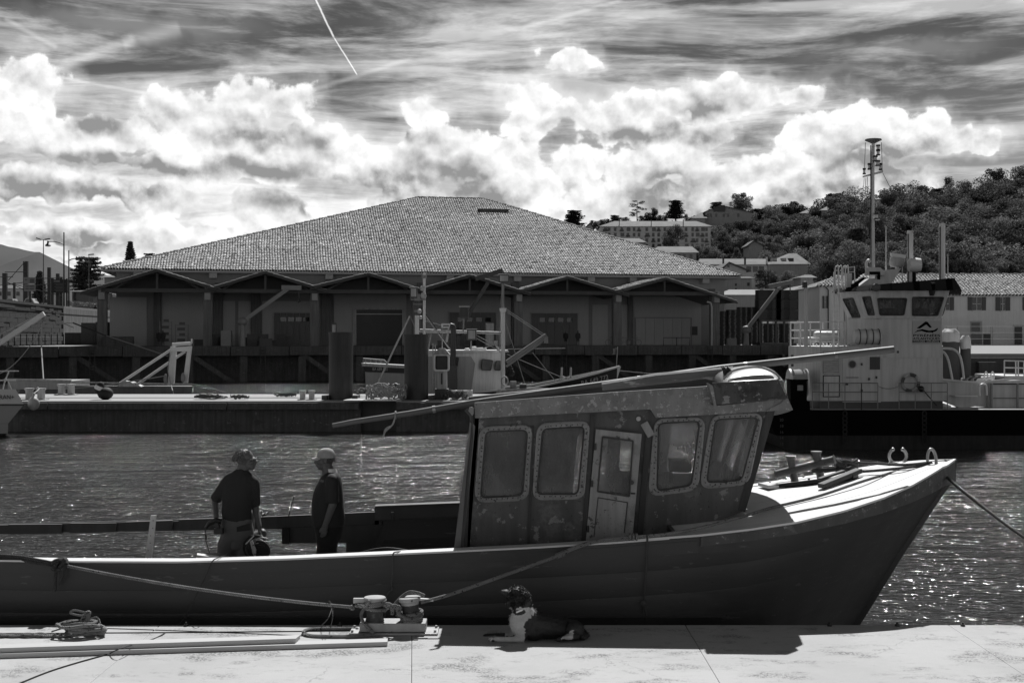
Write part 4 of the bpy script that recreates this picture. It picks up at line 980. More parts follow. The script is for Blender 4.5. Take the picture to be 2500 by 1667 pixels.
for i in range(3): b.tube([P(1538+i*8, 1310, 14.93)+V(0, .03*math.cos(a), .03*math.sin(a)) for a in np.linspace(0, 6.28, 9)], rr*.8, 6)
tag(b.build('spring_line', RPM), 'mooring rope from the right bollard post along the deck to the bow ring', 'rope')
b = MB(); fl = dk(2275, 1150)+V(0, 0, .09)
b.tube(sag(fl, P(2560, 1352, 14.6), .04, 16), rr, 8); tag(b.build('bow_line', RPD), 'dark taut rope from the bow ring down to the right', 'rope')
b = MB(); b.tube(smoothpath([fl, dk(2200, 1152)+V(0, 0, .05), dk(2120, 1159)+V(0, 0, .05), dk(2070, 1160)+V(0, 0, .05)]), rr, 7); b.tube(smoothpath([fl+V(0, .02, .02), dk(2210, 1146)+V(0, 0, .06), dk(2110, 1148)+V(0, 0, .1), p2+V(.15, 0, .2)]), rr, 7)
tag(b.build('deck_rope', RPD), 'pair of dark ropes from the bow ring to the foredeck bitts', 'rope')
b = MB(); b.tube(smoothpath([P(1580, 1306, 14.9), P(1580, 1330, 14.86), P(1576, 1400, 14.9), P(1571, 1468, 14.95), P(1568, 1530, 15.1)]), .012, 6); b.ball(P(1571, 1472, 14.93), (.035, .03, .04), 8, 5)
b.tube(smoothpath([P(1573, 1478, 14.95), P(1578, 1500, 14.95), P(1572, 1530, 15.1)]), .009, 6)
tag(b.build('hanging_rope', mat('hull_coloured_rope', .05, .9, .2, 20, bump=.3)), 'thin knotted rope hanging down the hull below the cabin door', 'rope')
b = MB(); b.tube(smoothpath([P(985, 1346, 15.2), P(966, 1347, 14.93), P(959, 1356, 14.9), P(958, 1400, 14.88), P(955, 1440, 14.9)]), .008, 6); b.ball(P(958, 1437, 14.88), .02, 6, 4)
b.tube(smoothpath([P(958, 1440, 14.88), P(945, 1452, 14.9), P(940, 1500, 14.95), P(960, 1540, 15.1)]), .01, 5)
tag(b.build('thin_lashing', ROPED), 'thin cord looped over the rail above the bollard', 'cord')
b = MB(); b.tube(smoothpath([P(566, 1362, 16.0), P(550, 1357, 15.4), P(530, 1362, 14.95), P(517, 1372, 14.9), P(500, 1410, 14.87), P(480, 1450, 14.86), P(452, 1505, 14.75), P(420, 1537, 14.5), PD(400, 1548)+V(0, 0, .008), PD(370, 1562)+V(0, 0, .008), PD(300, 1580, 1.9), PD(266, 1597)+V(0, 0, .008)]), .0065, 6)
b.tube(smoothpath([PD(266, 1597)+V(0, 0, .007), PD(190, 1618)+V(0, 0, .007), PD(120, 1640)+V(0, 0, .007), PD(50, 1668)+V(0, 0, .007), PD(0, 1690)+V(0, 0, .007)]), .0075, 6)
tag(b.build('power_cable', CABLE), 'thin black cable from the boat over the rail and across the pontoon', 'cable')
b = MB(); b.tube(smoothpath([PD(-60, 1547)+V(0, 0, .006), PD(200, 1545.5)+V(0, 0, .006), PD(450, 1544)+V(0, 0, .006), PD(760, 1541)+V(0, 0, .006), PD(870, 1540)+V(0, 0, .006)]), .006, 5); tag(b.build('edge_cable', CABLE), 'black cable lying along the pontoon edge', 'cable')
b = MB(); m_ = P(812, 1480, 14.2); b.tube(smoothpath([m_, PD(800, 1510, 2.0), PD(782, 1530)+V(0, 0, .01)]), .005, 5); b.tube(smoothpath([m_, PD(812, 1508, 1.98), PD(806, 1530)+V(0, 0, .01), PD(795, 1528, 1.84)]), .005, 5); b.ball(m_+V(0, -.01, 0), .026, 6, 5); b.cyl(m_, m_+V(-.04, 0, .06), .01, n=6)
tag(b.build('twine', ROPED), 'bit of twine tied on the left mooring line', 'cord')
# heap of rope at the left
b = MB(); rg = random.Random(11); c0_ = PD(205, 1553)
for i in range(7):
    rad = rg.uniform(.13, .24); ox, oy = rg.uniform(-.08, .06), rg.uniform(-.03, .05); a0_ = rg.uniform(0, 6); zz = .02+i*.018
    b.tube(smoothpath([c0_+V(ox+rad*math.cos(a0_+k_*.55)*1.1, oy+rad*.6*math.sin(a0_+k_*.55), zz+rg.uniform(0, .03)) for k_ in range(11)], 3), .019, 8)
b.tube(smoothpath([c0_+V(-.05, .05, .12), c0_+V(-.02, .08, .2), c0_+V(.03, .07, .24), c0_+V(.02, .04, .14), c0_+V(.07, .02, .1)]), .024, 8)
b.tube(smoothpath([c0_+V(.02, .05, .24), c0_+V(-.12, .05, .27), c0_+V(-.16, .05, .24), c0_+V(-.06, .06, .21), c0_+V(.02, .05, .22)]), .011, 6)
b.tube(smoothpath([c0_+V(0, .05, .2), c0_+V(-.18, .08, .1), c0_+V(-.38, .1, .03)]), .009, 6)
b.tube(smoothpath([c0_+V(.05, .05, .18), c0_+V(.13, .05, .19), c0_+V(.17, .03, .1)]), .009, 6)
for s in (0, 1, 2): b.tube(smoothpath([c0_+V(-.1, -.05+.03*s, .02)]+[c0_+V(-.2-.13*k_, -.03+.035*math.sin(k_*1.7+s*2.1), .022+.008*math.cos(k_*2+s)) for k_ in range(8)]), .017, 7)
tag(b.build('rope_heap', RPM), 'tangled heap of thick rope on the pontoon with a loop sticking up', 'rope')
# ------------------------------------------------------------------ people
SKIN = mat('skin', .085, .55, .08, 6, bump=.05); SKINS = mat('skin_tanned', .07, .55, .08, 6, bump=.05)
def shell(b, prof, n=18):
    """stack of ellipses: (centre, rx, ry)"""
    vs = []
    for c, rx, ry in prof:
        for j in range(n):
            a = 2*PI*j/n; vs.append(Vector(c)+V(rx*math.cos(a), ry*math.sin(a), 0))
    k = len(prof); fs = [(i*n+j, i*n+(j+1) % n, (i+1)*n+(j+1) % n, (i+1)*n+j) for i in range(k-1) for j in range(n)]
    fs += [tuple(range(n-1, -1, -1)), tuple((k-1)*n+j for j in range(n))]; b.add(vs, fs)
def limb(b, pts, rs):
    b.tube(pts, rs, 12)
    for p_, r_ in zip(pts, rs): b.ball(p_, r_*1.0, 12, 8)
def hand(b, w, dr_, side, curl=.5, s=1.0, th=None):
    """palm, four unequal bent fingers and a thumb off the palm side"""
    dr_ = Vector(dr_).normalized(); side = Vector(side).normalized(); nrm = dr_.cross(side).normalized()
    palm = w+dr_*.045*s
    b.ball(palm, (.028*s, .028*s, .028*s), 8, 6); b.beam(w, w+dr_*.09*s, .075*s, .028*s, up=nrm)
    for i, L in enumerate((.068, .078, .073, .056)):
        p0 = w+dr_*.085*s+side*(i-1.5)*.021*s; L *= s
        d1 = (dr_*math.cos(curl*.6)+nrm*math.sin(curl*.6)); d2 = (dr_*math.cos(curl*1.6)+nrm*math.sin(curl*1.6)); d3 = (dr_*math.cos(curl*2.4)+nrm*math.sin(curl*2.4))
        a_ = p0+d1*L*.45; c_ = a_+d2*L*.32; e_ = c_+d3*L*.25; limb(b, [p0, a_, c_, e_], [.0105*s, .0098*s, .009*s, .008*s])
    p0 = w+dr_*.03*s-side*.035*s; d1 = (dr_*.7-side*.6+nrm*.3).normalized(); a_ = p0+d1*.035*s; limb(b, [p0, a_, a_+(dr_*.9+nrm*.4).normalized()*.032*s], [.013*s, .011*s, .0095*s])
def head(b, c, yaw, s=1.0, pitch=0):
    """c = middle of the skull; yaw 0 looks towards -Y, positive turns to +X"""
    q = Matrix.Rotation(yaw, 3, 'Z') @ Matrix.Rotation(pitch, 3, 'X')
    def e(p_, r_): b.ball(c+q@(V(*p_)*s), tuple(k_*s for k_ in r_), 14, 10, q)
    e((0, .012, .028), (.078, .097, .086)); e((0, -.028, -.02), (.062, .068, .085)); e((0, -.055, -.082), (.036, .036, .030)); e((0, -.045, -.06), (.052, .05, .04))
    e((0, -.088, .012), (.052, .016, .014)); e((0, -.104, -.016), (.013, .018, .024)); e((0, -.113, -.028), (.014, .014, .012))
    e((0, -.096, -.052), (.026, .012, .008)); e((0, -.093, -.062), (.024, .012, .008))
    for sx_ in (-1, 1): e((sx_*.078, .012, -.008), (.010, .022, .034)); e((sx_*.03, -.086, .002), (.013, .010, .009)); e((sx_*.05, -.05, -.028), (.02, .03, .02))
    return q
def p66(x, y, d=16.6): return P(x, y, d)
def cloth_mesh(b, voxel=.021, amp=.006, f=9, smooth=5):
    me = fused(b, voxel, smooth)
    for v in me.vertices:
        n_ = noise.noise(v.co*f)+.5*noise.noise(V(v.co.x*f*2.5, v.co.y*f*2.5, v.co.z*f*.9)); v.co += v.normal*amp*n_
    return me
# man one: back to us, head turned right
m1 = thing('person', 'grey-haired man with glasses seen from behind, dark shirt and shorts, holding a power tool', 'person', p66(578, 1437)*1.0, 'men standing in the boat')
b = MB(); hc = p66(600, 1123)
q1m = head(b, hc, R(95), 1.2, R(-4))
nk = p66(590, 1150); limb(b, [nk+V(.01, .01, .05), nk+V(-.0, .01, -.06)], [.07, .085])
shell(b, [(p66(584, 1340), .16, .11), (p66(580, 1290), .18, .13), (p66(577, 1255), .165, .115), (p66(580, 1215), .175, .12), (p66(585, 1180), .19, .12), (p66(587, 1163), .15, .10), (p66(589, 1155), .07, .07)])
lsh, lel, lwr = p66(555, 1172), p66(525, 1220, 16.7), p66(528, 1262, 16.5)
rsh, rel, rwr = p66(620, 1178), p66(622, 1232, 16.7), p66(633, 1285, 16.55)
limb(b, [lsh, lel, lwr], [.058, .046, .032]); limb(b, [rsh, rel, rwr], [.060, .050, .033])
hand(b, lwr, (.15, 0, -1), (0, 1, 0), .8); hand(b, rwr, (.1, 0, -1), (0, 1, 0), .45)
ft = 1.8
for sx_, kx in ((-1, 553), (1, 598)):
    hip = p66(579+sx_*15, 1300); kn_ = p66(kx, 1360, 16.55); an = V(p66(kx+2*sx_, 1400).x, 16.62, ft+.09)
    limb(b, [hip, kn_, an], [.095, .062, .042]); limb(b, [an+V(0, 0, -.03), V(an.x+sx_*.03, 16.82, ft+.035)], [.045, .035])
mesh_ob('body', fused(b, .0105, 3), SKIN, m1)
b = MB(); shell(b, [(p66(579, 1272), .193, .142), (p66(577, 1250), .188, .138), (p66(580, 1215), .198, .14), (p66(585, 1182), .21, .138), (p66(588, 1163), .165, .115), (p66(590, 1152), .085, .085)])
b.tube([lsh+V(.03, 0, .02), p66(590, 1153), rsh+V(-.03, 0, .02)], [.075, .088, .075], 12); limb(b, [lsh+V(.02, 0, .0), lsh.lerp(lel, .85)], [.082, .072]); limb(b, [rsh+V(-.01, 0, .0), rsh.lerp(rel, .85)], [.084, .078])
b.tube([lsh.lerp(lel, .8), lsh.lerp(lel, 1.0)], [.072, .078], 12); b.tube([rsh.lerp(rel, .8), rsh.lerp(rel, 1.0)], [.078, .084], 12)
DSH = mat('dark_shirt', .022, .9, .15, 5, bump=.3, bscale=25, bdist=.01)
mesh_ob('shirt', cloth_mesh(b), DSH, m1)
b = MB(); shell(b, [(p66(583, 1318), .195, .14), (p66(580, 1290), .205, .15), (p66(577, 1262), .195, .14)])
for sx_, kx in ((-1, 551), (1, 600)): b.tube([p66(579+sx_*15, 1296), p66((579+kx)/2+sx_*10, 1330), p66(kx, 1368, 16.58)], [.118, .118, .118], 16)
mesh_ob('shorts', cloth_mesh(b, amp=.010, f=7), mat('grey_shorts', .10, .9, .12, 5, bump=.3, bscale=30), m1)
b = MB(); a_ = p66(578, 1286, 16.445); b.hexa([a_+V(0, 0, -.06), a_+V(.17, .01, -.04), a_+V(.17, .03, -.04), a_+V(0, .02, -.06)], [a_, a_+V(.165, .01, .045), a_+V(.165, .03, .045), a_+V(0, .02, 0)]); b.build('pocket', DSH, m1)
# hair: many thin locks
def hair(c, q, m, parent, n=260, L=.06, seed=1, front=-.2, low=-.05, wild=.3, s=1.2, nm='hair'):
    b = MB(); rg = random.Random(seed)
    b.ball(c+q@V(0, .02, .036)*s, (.083*s, .093*s, .083*s), 14, 9, q)
    for i in range(n):
        th = rg.uniform(0, 2*PI); ph = math.acos(rg.uniform(-.25, 1)); v = V(math.sin(ph)*math.cos(th), math.sin(ph)*math.sin(th), math.cos(ph))
        if v.y < front and v.z < .62: continue
        p0 = c+q@(V(v.x*.08, v.y*.092+.02, v.z*.082+.036)*s); t_ = (q@V(v.x*.3+rg.uniform(-wild, wild), v.y*.3+.12+rg.uniform(-wild, wild), -.8+rg.uniform(-wild, wild))).normalized(); out = (q@v).normalized()
        l_ = L*rg.uniform(.6, 1.3)
        b.tube([p0, p0+out*.012+t_*l_*.5, p0+out*.006+t_*l_], [.008, .007, .002], 4)
    return b.build(nm, m, parent)
hair(hc, q1m, mat('grey_hair', .10, .5, .2, 20, bump=.3, bscale=80), m1, n=430, L=.045, wild=.30)
b = MB()
for sx_ in (-1, 1):
    b.tube([hc+q1m@(V(sx_*.031+.024*math.cos(a), -.112, .002+.018*math.sin(a))*1.2) for a in np.linspace(0, 6.28, 11)], .0022, 5)
    b.tube([hc+q1m@(V(sx_*.056, -.11, .006)*1.2), hc+q1m@(V(sx_*.082, .005, .012)*1.2)], .0025, 5)
b.tube([hc+q1m@(V(-.008, -.114, .004)*1.2), hc+q1m@(V(.008, -.114, .004)*1.2)], .002, 5); b.build('glasses', BLACK, m1)
# power tool in his left hand with its lead
tl = thing('power_tool', 'black power tool held in the left hand of the grey-haired man', 'tool', p66(526, 1276, 16.42))
c = p66(528, 1273, 16.42); b = MB(); b.tube([c+V(-.13, 0, -.075), c+V(-.08, 0, -.015), c+V(0, 0, .015), c+V(.06, 0, .0)], [.02, .035, .042, .03], 10); b.beam(c+V(.0, 0, 0), c+V(.03, 0, -.14), .06, .05); b.box(c.x-.02, c.x+.085, c.y-.05, c.y+.05, c.z-.15, c.z-.08); b.build('body', BLACK, tl)
b = MB(); b.tube(smoothpath([c+V(-.13, 0, -.08), c+V(-.135, 0, -.2), c+V(-.09, 0, -.36), p66(522, 1365, 16.4)+V(0, 0, -.05)]), .006, 6); b.cyl(c+V(-.13, 0, -.16), c+V(-.12, 0, -.22), .011, n=6); b.build('lead', CABLE, tl)
# man two: stout, in profile, facing left, cap
d2_ = 16.6
m2 = thing('person', 'stout man in a pale cap standing in profile facing left, dark shirt and black shorts', 'person', p66(800, 1437), 'men standing in the boat')
b = MB(); hc2 = p66(794, 1122); q2m = head(b, hc2, R(-88), 1.15, R(0))
limb(b, [p66(799, 1140), p66(804, 1160)], [.075, .09])
shell(b, [(p66(799, 1310), .13, .17), (p66(800, 1275), .185, .20), (p66(800, 1235), .19, .20), (p66(803, 1195), .165, .20), (p66(806, 1170), .13, .19), (p66(807, 1156), .085, .12)])
for sy, dd in ((-1, 16.38), (1, 16.82)):
    sh_ = P(810, 1172, dd); el_ = P(812, 1232, dd-.03*(1 if sy < 0 else -1)); wr_ = P(794, 1282, dd)
    limb(b, [sh_, el_, wr_], [.065, .052, .036]); hand(b, wr_, (-.18, 0, -1), (1, 0, 0), .5, th=1)
    hip = P(798, 1300, 16.6+sy*.1); kn_ = P(797, 1372, 16.6+sy*.11); an = V(kn_.x+.02, kn_.y, ft+.09)
    limb(b, [hip, kn_, an], [.105, .066, .045]); limb(b, [an+V(0, 0, -.03), V(an.x-.18, an.y, ft+.035)], [.045, .036])
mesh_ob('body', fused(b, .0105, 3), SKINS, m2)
b = MB(); shell(b, [(p66(801, 1284), .208, .215), (p66(801, 1262), .212, .22), (p66(800, 1232), .206, .215), (p66(801, 1205), .19, .212), (p66(805, 1180), .16, .205), (p66(808, 1163), .125, .175), (p66(808, 1150), .078, .09)])
for sy, dd in ((-1, 16.37), (1, 16.83)):
    sh_ = P(811, 1172, dd); el_ = P(812, 1228, dd); limb(b, [sh_, sh_.lerp(el_, .8)], [.088, .082]); b.tube([sh_.lerp(el_, .7), el_], [.082, .088], 12)
mesh_ob('shirt', cloth_mesh(b), mat('black_shirt', .012, .8, .2, 5, bump=.3, bscale=25), m2)
b = MB(); shell(b, [(p66(802, 1320), .16, .18), (p66(803, 1290), .185, .20), (p66(802, 1272), .19, .2)])
for sy in (-1, 1): b.tube([P(800, 1300, 16.6+sy*.09), P(797, 1355, 16.6+sy*.1), P(797, 1372, 16.6+sy*.1)], [.14, .128, .13], 16)
mesh_ob('shorts', cloth_mesh(b, amp=.008, f=7), mat('black_shorts', .008, .9, .2, 5, bump=.3), m2)
b = MB(); pr = [(.0, .125), (.03, .122), (.062, .105), (.084, .07), (.092, .03), (.094, .005)]; b.lathe(pr, (0, 0, 0), 20)
b.v = [hc2+q2m@((V(v.x*.92, v.y*1.12+.012, v.z*.9+.02))*1.13) for v in b.v]
CAPM = mat('cap_cloth', .27, .85, .1, 8, bump=.2); b.build('cap', CAPM, m2)
b = MB(); vs = []
for i in range(9):
    a = R(-60+15*i); vs += [hc2+q2m@V(.088*math.sin(a), -.088*math.cos(a)-.005, .012+.034*math.cos(a)), hc2+q2m@V(.075*math.sin(a), -.088*math.cos(a)-.088*math.cos(a)**.7, -.012+.030*math.cos(a))]
b.add(vs+[v-V(0, 0, .012) for v in vs], [(2*i, 2*i+1, 2*i+3, 2*i+2) for i in range(8)]+[(18+2*i, 18+2*i+2, 18+2*i+3, 18+2*i+1) for i in range(8)]+[(2*i+1, 18+2*i+1, 18+2*i+3, 2*i+3) for i in range(8)]); b.build('cap_visor', CAPM, m2)
hair(hc2+V(.0, 0, -.02), q2m, mat('dark_hair', .04, .6, .2, 20), m2, n=60, L=.03, s=1.02, wild=.1)
b = MB(); vs = []
for s in range(13):
    a = R(-20+200*s/12); c = p66(807, 1150); r0 = V(.078*math.cos(a-R(90)), .085*math.sin(a-R(90)), 0)
    vs += [c+r0+V(.01, 0, -.02+.04*0), c+r0*.92+V(.0, 0, .035)]
b.add(vs, [(2*i, 2*i+1, 2*i+3, 2*i+2) for i in range(12)]); b.build('collar', WHITE, m2)
# third man, mostly hidden behind the first, crouching with a hand on the far rail
m3 = thing('person', 'crouching person almost hidden behind the grey-haired man, knitted cuff and hand on the rail', 'person', P(592, 1437, 17.6), 'men standing in the boat')
b = MB(); hc3 = P(584, 1205, 17.6); q3 = head(b, hc3, R(20), 1.05, R(20))
shell(b, [(P(590, 1330, 17.5), .15, .13), (P(588, 1290, 17.55), .16, .13), (P(586, 1250, 17.6), .18, .13), (P(585, 1230, 17.6), .12, .1)])
limb(b, [P(585, 1222, 17.6), P(584, 1240, 17.6)], [.055, .06])
s3 = P(602, 1244, 17.65); e3 = P(622, 1262, 18.2); w3 = P(632, 1258, 18.72)
limb(b, [s3, e3, w3], [.056, .046, .036]); hand(b, w3+V(.01, 0, .01), (1, .1, 0), (0, 1, 0), .7)
limb(b, [P(570, 1246, 17.6), P(562, 1290, 17.4), P(580, 1320, 17.2)], [.056, .046, .034]); hand(b, P(580, 1320, 17.2), (.6, -.3, -1), (0, 1, 0), .6)
limb(b, [P(598, 1325, 17.5), P(640, 1302, 17.3), V(P(640, 1300, 17.35).x, 17.45, ft+.09)], [.09, .065, .045]); limb(b, [P(582, 1325, 17.5), P(575, 1390, 17.2), V(P(570, 1300, 17.6).x, 17.7, ft+.07)], [.09, .065, .045])
mesh_ob('body', fused(b, .012, 3), SKIN, m3)
b = MB(); shell(b, [(P(590, 1318, 17.5), .17, .15), (P(588, 1285, 17.55), .18, .15), (P(586, 1250, 17.6), .2, .15), (P(585, 1232, 17.6), .12, .11)]); limb(b, [s3, e3, e3.lerp(w3, .8)], [.075, .065, .05]); mesh_ob('pullover', cloth_mesh(b), GREYD, m3)
b = MB()
for i in range(7): b.tube([P(626+i*1.9, 1256-i*.35, 18.5+i*.02)+V(0, .05*math.cos(a), .05*math.sin(a)) for a in np.linspace(0, 6.28, 11)], .008, 5)
b.build('knitted_cuff', ROPE, m3)
b = MB(); b.tube([P(598, 1325, 17.5), P(640, 1302, 17.3), P(641, 1345, 17.38), P(641, 1385, 17.4)], [.105, .085, .075, .07], 12); b.tube([P(582, 1325, 17.5), P(575, 1385, 17.2)], [.1, .085], 12); mesh_ob('trousers', cloth_mesh(b, amp=.01), mat('trousers', .16, .9, .1, 5, bump=.2), m3)
hair(hc3, q3, MT['dark_hair'], m3, n=120, L=.04, s=1.08)
# cable reel on a box, white board, batten, rod
b = MB(); b.box(p66(596, 1360).x, p66(672, 1360).x, 16.05, 16.45, 1.8, 2.19); tag(b.build('tool_box', STEELD, bevel=.01), 'dark box behind the rail under the cable reel', 'box')
c = P(624, 1338, 16.25); t = thing('cable_reel', 'black cable reel with loose turns of cable beside the grey-haired man', 'reel', c-V(0, 0, .16))
b = MB(); b.lathe([(.0, 0), (.155, 0), (.16, .01), (.155, .02), (0, .02)], c+V(-.02, .08, 0), 24, axis='y'); b.lathe([(.0, 0), (.13, 0), (.135, .01), (.13, .02), (0, .02)], c+V(.06, -.08, -.02), 24, axis='y'); b.build('flange', BLACKM, t)
b = MB(); b.lathe([(.085, -.07), (.085, .08)], c+V(.02, 0, 0), 18, axis='y'); b.build('drum', BLACKM, t)
b = MB(); rg = random.Random(4)
for i in range(9):
    rd = rg.uniform(.07, .15); o_ = V(rg.uniform(.02, .12), rg.uniform(-.1, 0), rg.uniform(-.04, .02)); b.tube([c+o_+V(rd*math.cos(a), .03*math.sin(2*a+i), rd*math.sin(a)*.85) for a in np.linspace(rg.uniform(0, 2), rg.uniform(4, 6.2), 14)], .006, 5)
b.build('cable_turns', CABLE, t)
b = MB(); b.beam(c+V(-.1, -.12, .07), c+V(0, -.1, .17), .012, .012); b.plate([(-.06, .1), (-.03, .12), (.02, 0), (.01, -.1), (-.02, -.06)], [], lambda u, v: c+V(u+.01, -.11, v), V(0, .01, 0)); b.build('label_tag', WHITED, t)
b = MB(); a_, c_ = P(374, 1258, 16.0), P(348, 1410, 16.0); b.hexa([c_, c_+V(.085, 0, 0), c_+V(.085, .03, 0), c_+V(0, .03, 0)], [a_+V(-.03, 0, 0), a_+V(.035, 0, .005), a_+V(.035, .03, .005), a_+V(-.03, .03, 0)])
tt_ = tag(b.build('batten', mat('pale_batten', .52, .8, .1, 6, bump=.2, spots=((20, .62, .3, .1),))), 'pale upright batten with nail holes standing in the boat', 'batten')
for i in range(6):
    e = MB(); q_ = a_.lerp(c_, .08+i*.12)+V(.012+.01*(i % 2), -.003, 0); e.cyl(q_, q_-V(0, .004, 0), .007, n=6); e.build('nail', BLACK, tt_)
b = MB(); a_, c_ = P(481, 1354, 15.6), P(534, 1361, 15.6); b.hexa([a_+V(0, 0, -.04), c_+V(0, 0, -.03), c_+V(-.03, .14, -.03), a_+V(-.03, .14, -.04)], [a_+V(0, 0, .0), c_+V(0, 0, .0), c_+V(-.03, .14, .0), a_+V(-.03, .14, .0)]); tag(b.build('white_board', WHITE), 'short white board beside the legs of the grey-haired man', 'board')
b = MB(); b.box(P(476, 1360, 15.7).x, P(540, 1360, 15.7).x, 15.65, 16.1, 1.8, P(476, 1362, 15.6).z-.02); tag(b.build('fish_box', GREYD), 'grey box under the white board in the boat', 'box')
b = MB(); b.tube([P(718, 1211, 18.6), P(704, 1262, 18.68)], .008, 6); tag(b.build('iron_rod', BLACK), 'thin dark rod leaning on the far bulwark between the two men', 'rod')
# ------------------------------------------------------------------ dog
DG = 13.8
dog = thing('dog', 'black and white curly dog lying on the pontoon in the wheelhouse shadow', 'dog', PD(1300, 1562))
def pd(x, y, d=DG): return P(x, y, d)
b = MB()
limb(b, [pd(1300, 1521), pd(1330, 1528, 13.84), pd(1368, 1533, 13.9), pd(1398, 1537, 13.93)], [.128, .128, .118, .11])
b.ball(pd(1302, 1535), (.13, .12, .125), 14, 10)
limb(b, [pd(1296, 1512), pd(1282, 1496), pd(1270, 1474)], [.118, .105, .09])
b.ball(pd(1271, 1518, 13.76), (.118, .11, .155), 14, 10)
hd = pd(1267, 1458)
b.ball(hd+V(.01, 0, 0), (.098, .102, .098), 16, 10); b.tube([hd+V(-.04, .01, .0), hd+V(-.10, .02, .03), hd+V(-.145, .03, .045)], [.066, .050, .038], 12); b.ball(hd+V(-.148, .03, .048), (.038, .036, .034), 10, 7); b.ball(hd+V(-.182, .03, .062), .017, 8, 5)
b.ball(hd+V(-.02, 0, .075), (.078, .08, .042), 12, 8)
# ears
limb(b, [hd+V(.075, -.05, .02), hd+V(.085, -.075, -.05), hd+V(.05, -.085, -.13)], [.045, .052, .035]); limb(b, [hd+V(-.06, -.02, .02), hd+V(-.105, -.02, -.05), hd+V(-.105, -.02, -.10)], [.03, .032, .02])
limb(b, [hd+V(0, -.04, -.03), hd+V(.01, -.075, -.10), hd+V(.015, -.07, -.17)], [.06, .065, .045])
# forelegs
limb(b, [pd(1283, 1540, 13.74), pd(1276, 1560, 13.70), pd(1240, 1560, 13.68), pd(1212, 1559, 13.67)], [.06, .038, .03, .028]); b.ball(pd(1201, 1560, 13.67), (.042, .034, .026), 12, 8)
for k_ in range(4): b.ball(pd(1196, 1562, 13.645+.02*k_), (.016, .010, .014), 8, 6)
limb(b, [pd(1262, 1535, 13.95), pd(1252, 1551, 13.98), pd(1215, 1551, 14.0), pd(1193, 1551, 14.0)], [.055, .036, .029, .027]); b.ball(pd(1187, 1552, 14.0), (.04, .034, .026), 12, 8)
# haunch, hind foot, tail
b.ball(pd(1403, 1538, 13.8), (.105, .09, .108), 14, 10); limb(b, [pd(1405, 1552, 13.72), pd(1378, 1558, 13.7), pd(1362, 1560, 13.69)], [.045, .03, .026]); limb(b, [pd(1420, 1542, 13.9), pd(1430, 1550, 13.86), pd(1424, 1556, 13.78)], [.05, .04, .03])
me = fused(b, .0115, 3)
hdw = hd
for v in me.vertices:
    k_ = 1.0 if (v.co-hdw).length < .19 else .35
    n_ = noise.noise(v.co*38)+.6*noise.noise(v.co*75+V(3, 1, 2)); v.co += v.normal*.006*k_*n_
    if v.co.z < QZ+.002: v.co.z = QZ+.002
DBL = mat('black_fur', .011, .38, .3, 30, bump=.8, bscale=110, bdist=.012); DWH = mat('white_fur', .42, .9, .15, 20, bump=.7, bscale=100, bdist=.01, spots=((34, .68, .03, .03),))
def dogm(c):
    px = 1250+c.x*F/c.y; py = HY+(CZ-c.z)*F/c.y
    px += 5*noise.noise(c*45); py += 4*noise.noise(c*40+V(5, 0, 0))
    if (c-(hdw+V(.01, -.06, -.12))).length < .078: return 0
    if px < 1318 and py > 1483 and py < 1551 and c.y < 14.2:
        # diagonal border of the white chest
        if py < 1484+1.0*(1318-px)+0 or px < 1280:
            if (c-hdw).length > .118 and px > 1232: return 1
    if py > 1534 and px < 1281 and c.y < 13.86: return 0 if (py > 1560 and px < 1208 and noise.noise(c*60) > -.1) else 1
    if 1366 < px < 1400 and 1536 < py < 1560 and py > 1558-(px-1366)*.62 and c.y < 13.8: return 1
    return 0
DOGM = dogm
mesh_ob('coat', me, [DBL, DWH], dog, DOGM)
# tufts
b = MB(); b.cm = 0; rg = random.Random(8); vsn = [(v.co+org(dog), v.normal.copy()) for v in me.vertices]
pick = [x for x in vsn if (x[0]-hdw).length < .14]
for i in range(2600):
    p_, n_ = rg.choice(pick) if i % 3 else rg.choice(vsn)
    if p_.z < QZ+.02: continue
    m_ = dogm(p_); t_ = (n_+V(rg.uniform(-.8, .8), rg.uniform(-.8, .8), rg.uniform(-1.0, .5))).normalized(); L = rg.uniform(.008, .022); s_ = t_.cross(n_).normalized()*L*.5
    b.cm = m_; b.tube([p_-n_*.003, p_+n_*L*.7+s_*.5, p_+n_*L*.6+s_+t_*L*.6], [.0022, .002, .0006], 4, cap=False)
fu_ = b.build('fur', [DBL, DWH], dog, recalc=False); fu_['kind'] = 'stuff'
c = pd(1268, 1491, 13.655); b = MB(); b.beam(c+V(-.033, 0, -.013), c+V(.033, 0, .013), .008, .016, up=(0, 0, 1)); b.build('collar_tag', WHITE, dog)
# ------------------------------------------------------------------ fish-market warehouse on the far quay
WL = 0.0; 
uR = u_at(1808, 0)
EZ = zq(656, 247, 0); ER = zq(674, 1808, 0)
v_r = 30.0; uA = u_at(1020, v_r); uB = u_at(1183, v_r); RZ = zq(485, 1100, v_r)
wh_ = thing('warehouse', 'long dark warehouse with a huge hipped tile roof and six gabled porches', 'warehouse', Q(uR/2, 10, FQZ))
WALLM = mat('warehouse_render', .27, .9, .08, .3, bump=.1, streak=.05, spots=((.4, .62, .15, .15),))
WALLP = mat('warehouse_panel', .42, .9, .05, .3, bump=.05, streak=.05)
WBEAM = mat('porch_timber', .07, .85, .25, 1, bump=.1)
CONB = mat('concrete_bracket', .30, .85, .12, 1, bump=.1)
TILE = mat('roof_tile', .40, .85, .12, 2.0, bump=.3, bscale=8, tint=True, spots=((.35, .62, .17, .2),))
TILEB = mat('roof_underlay', .05, .9, .2, .5)
b = MB(); qbox(b, 1.5, uR-1.6, 1.6, 58, FQZ, EZ-.25); b.build('wall', WALLM, wh_)
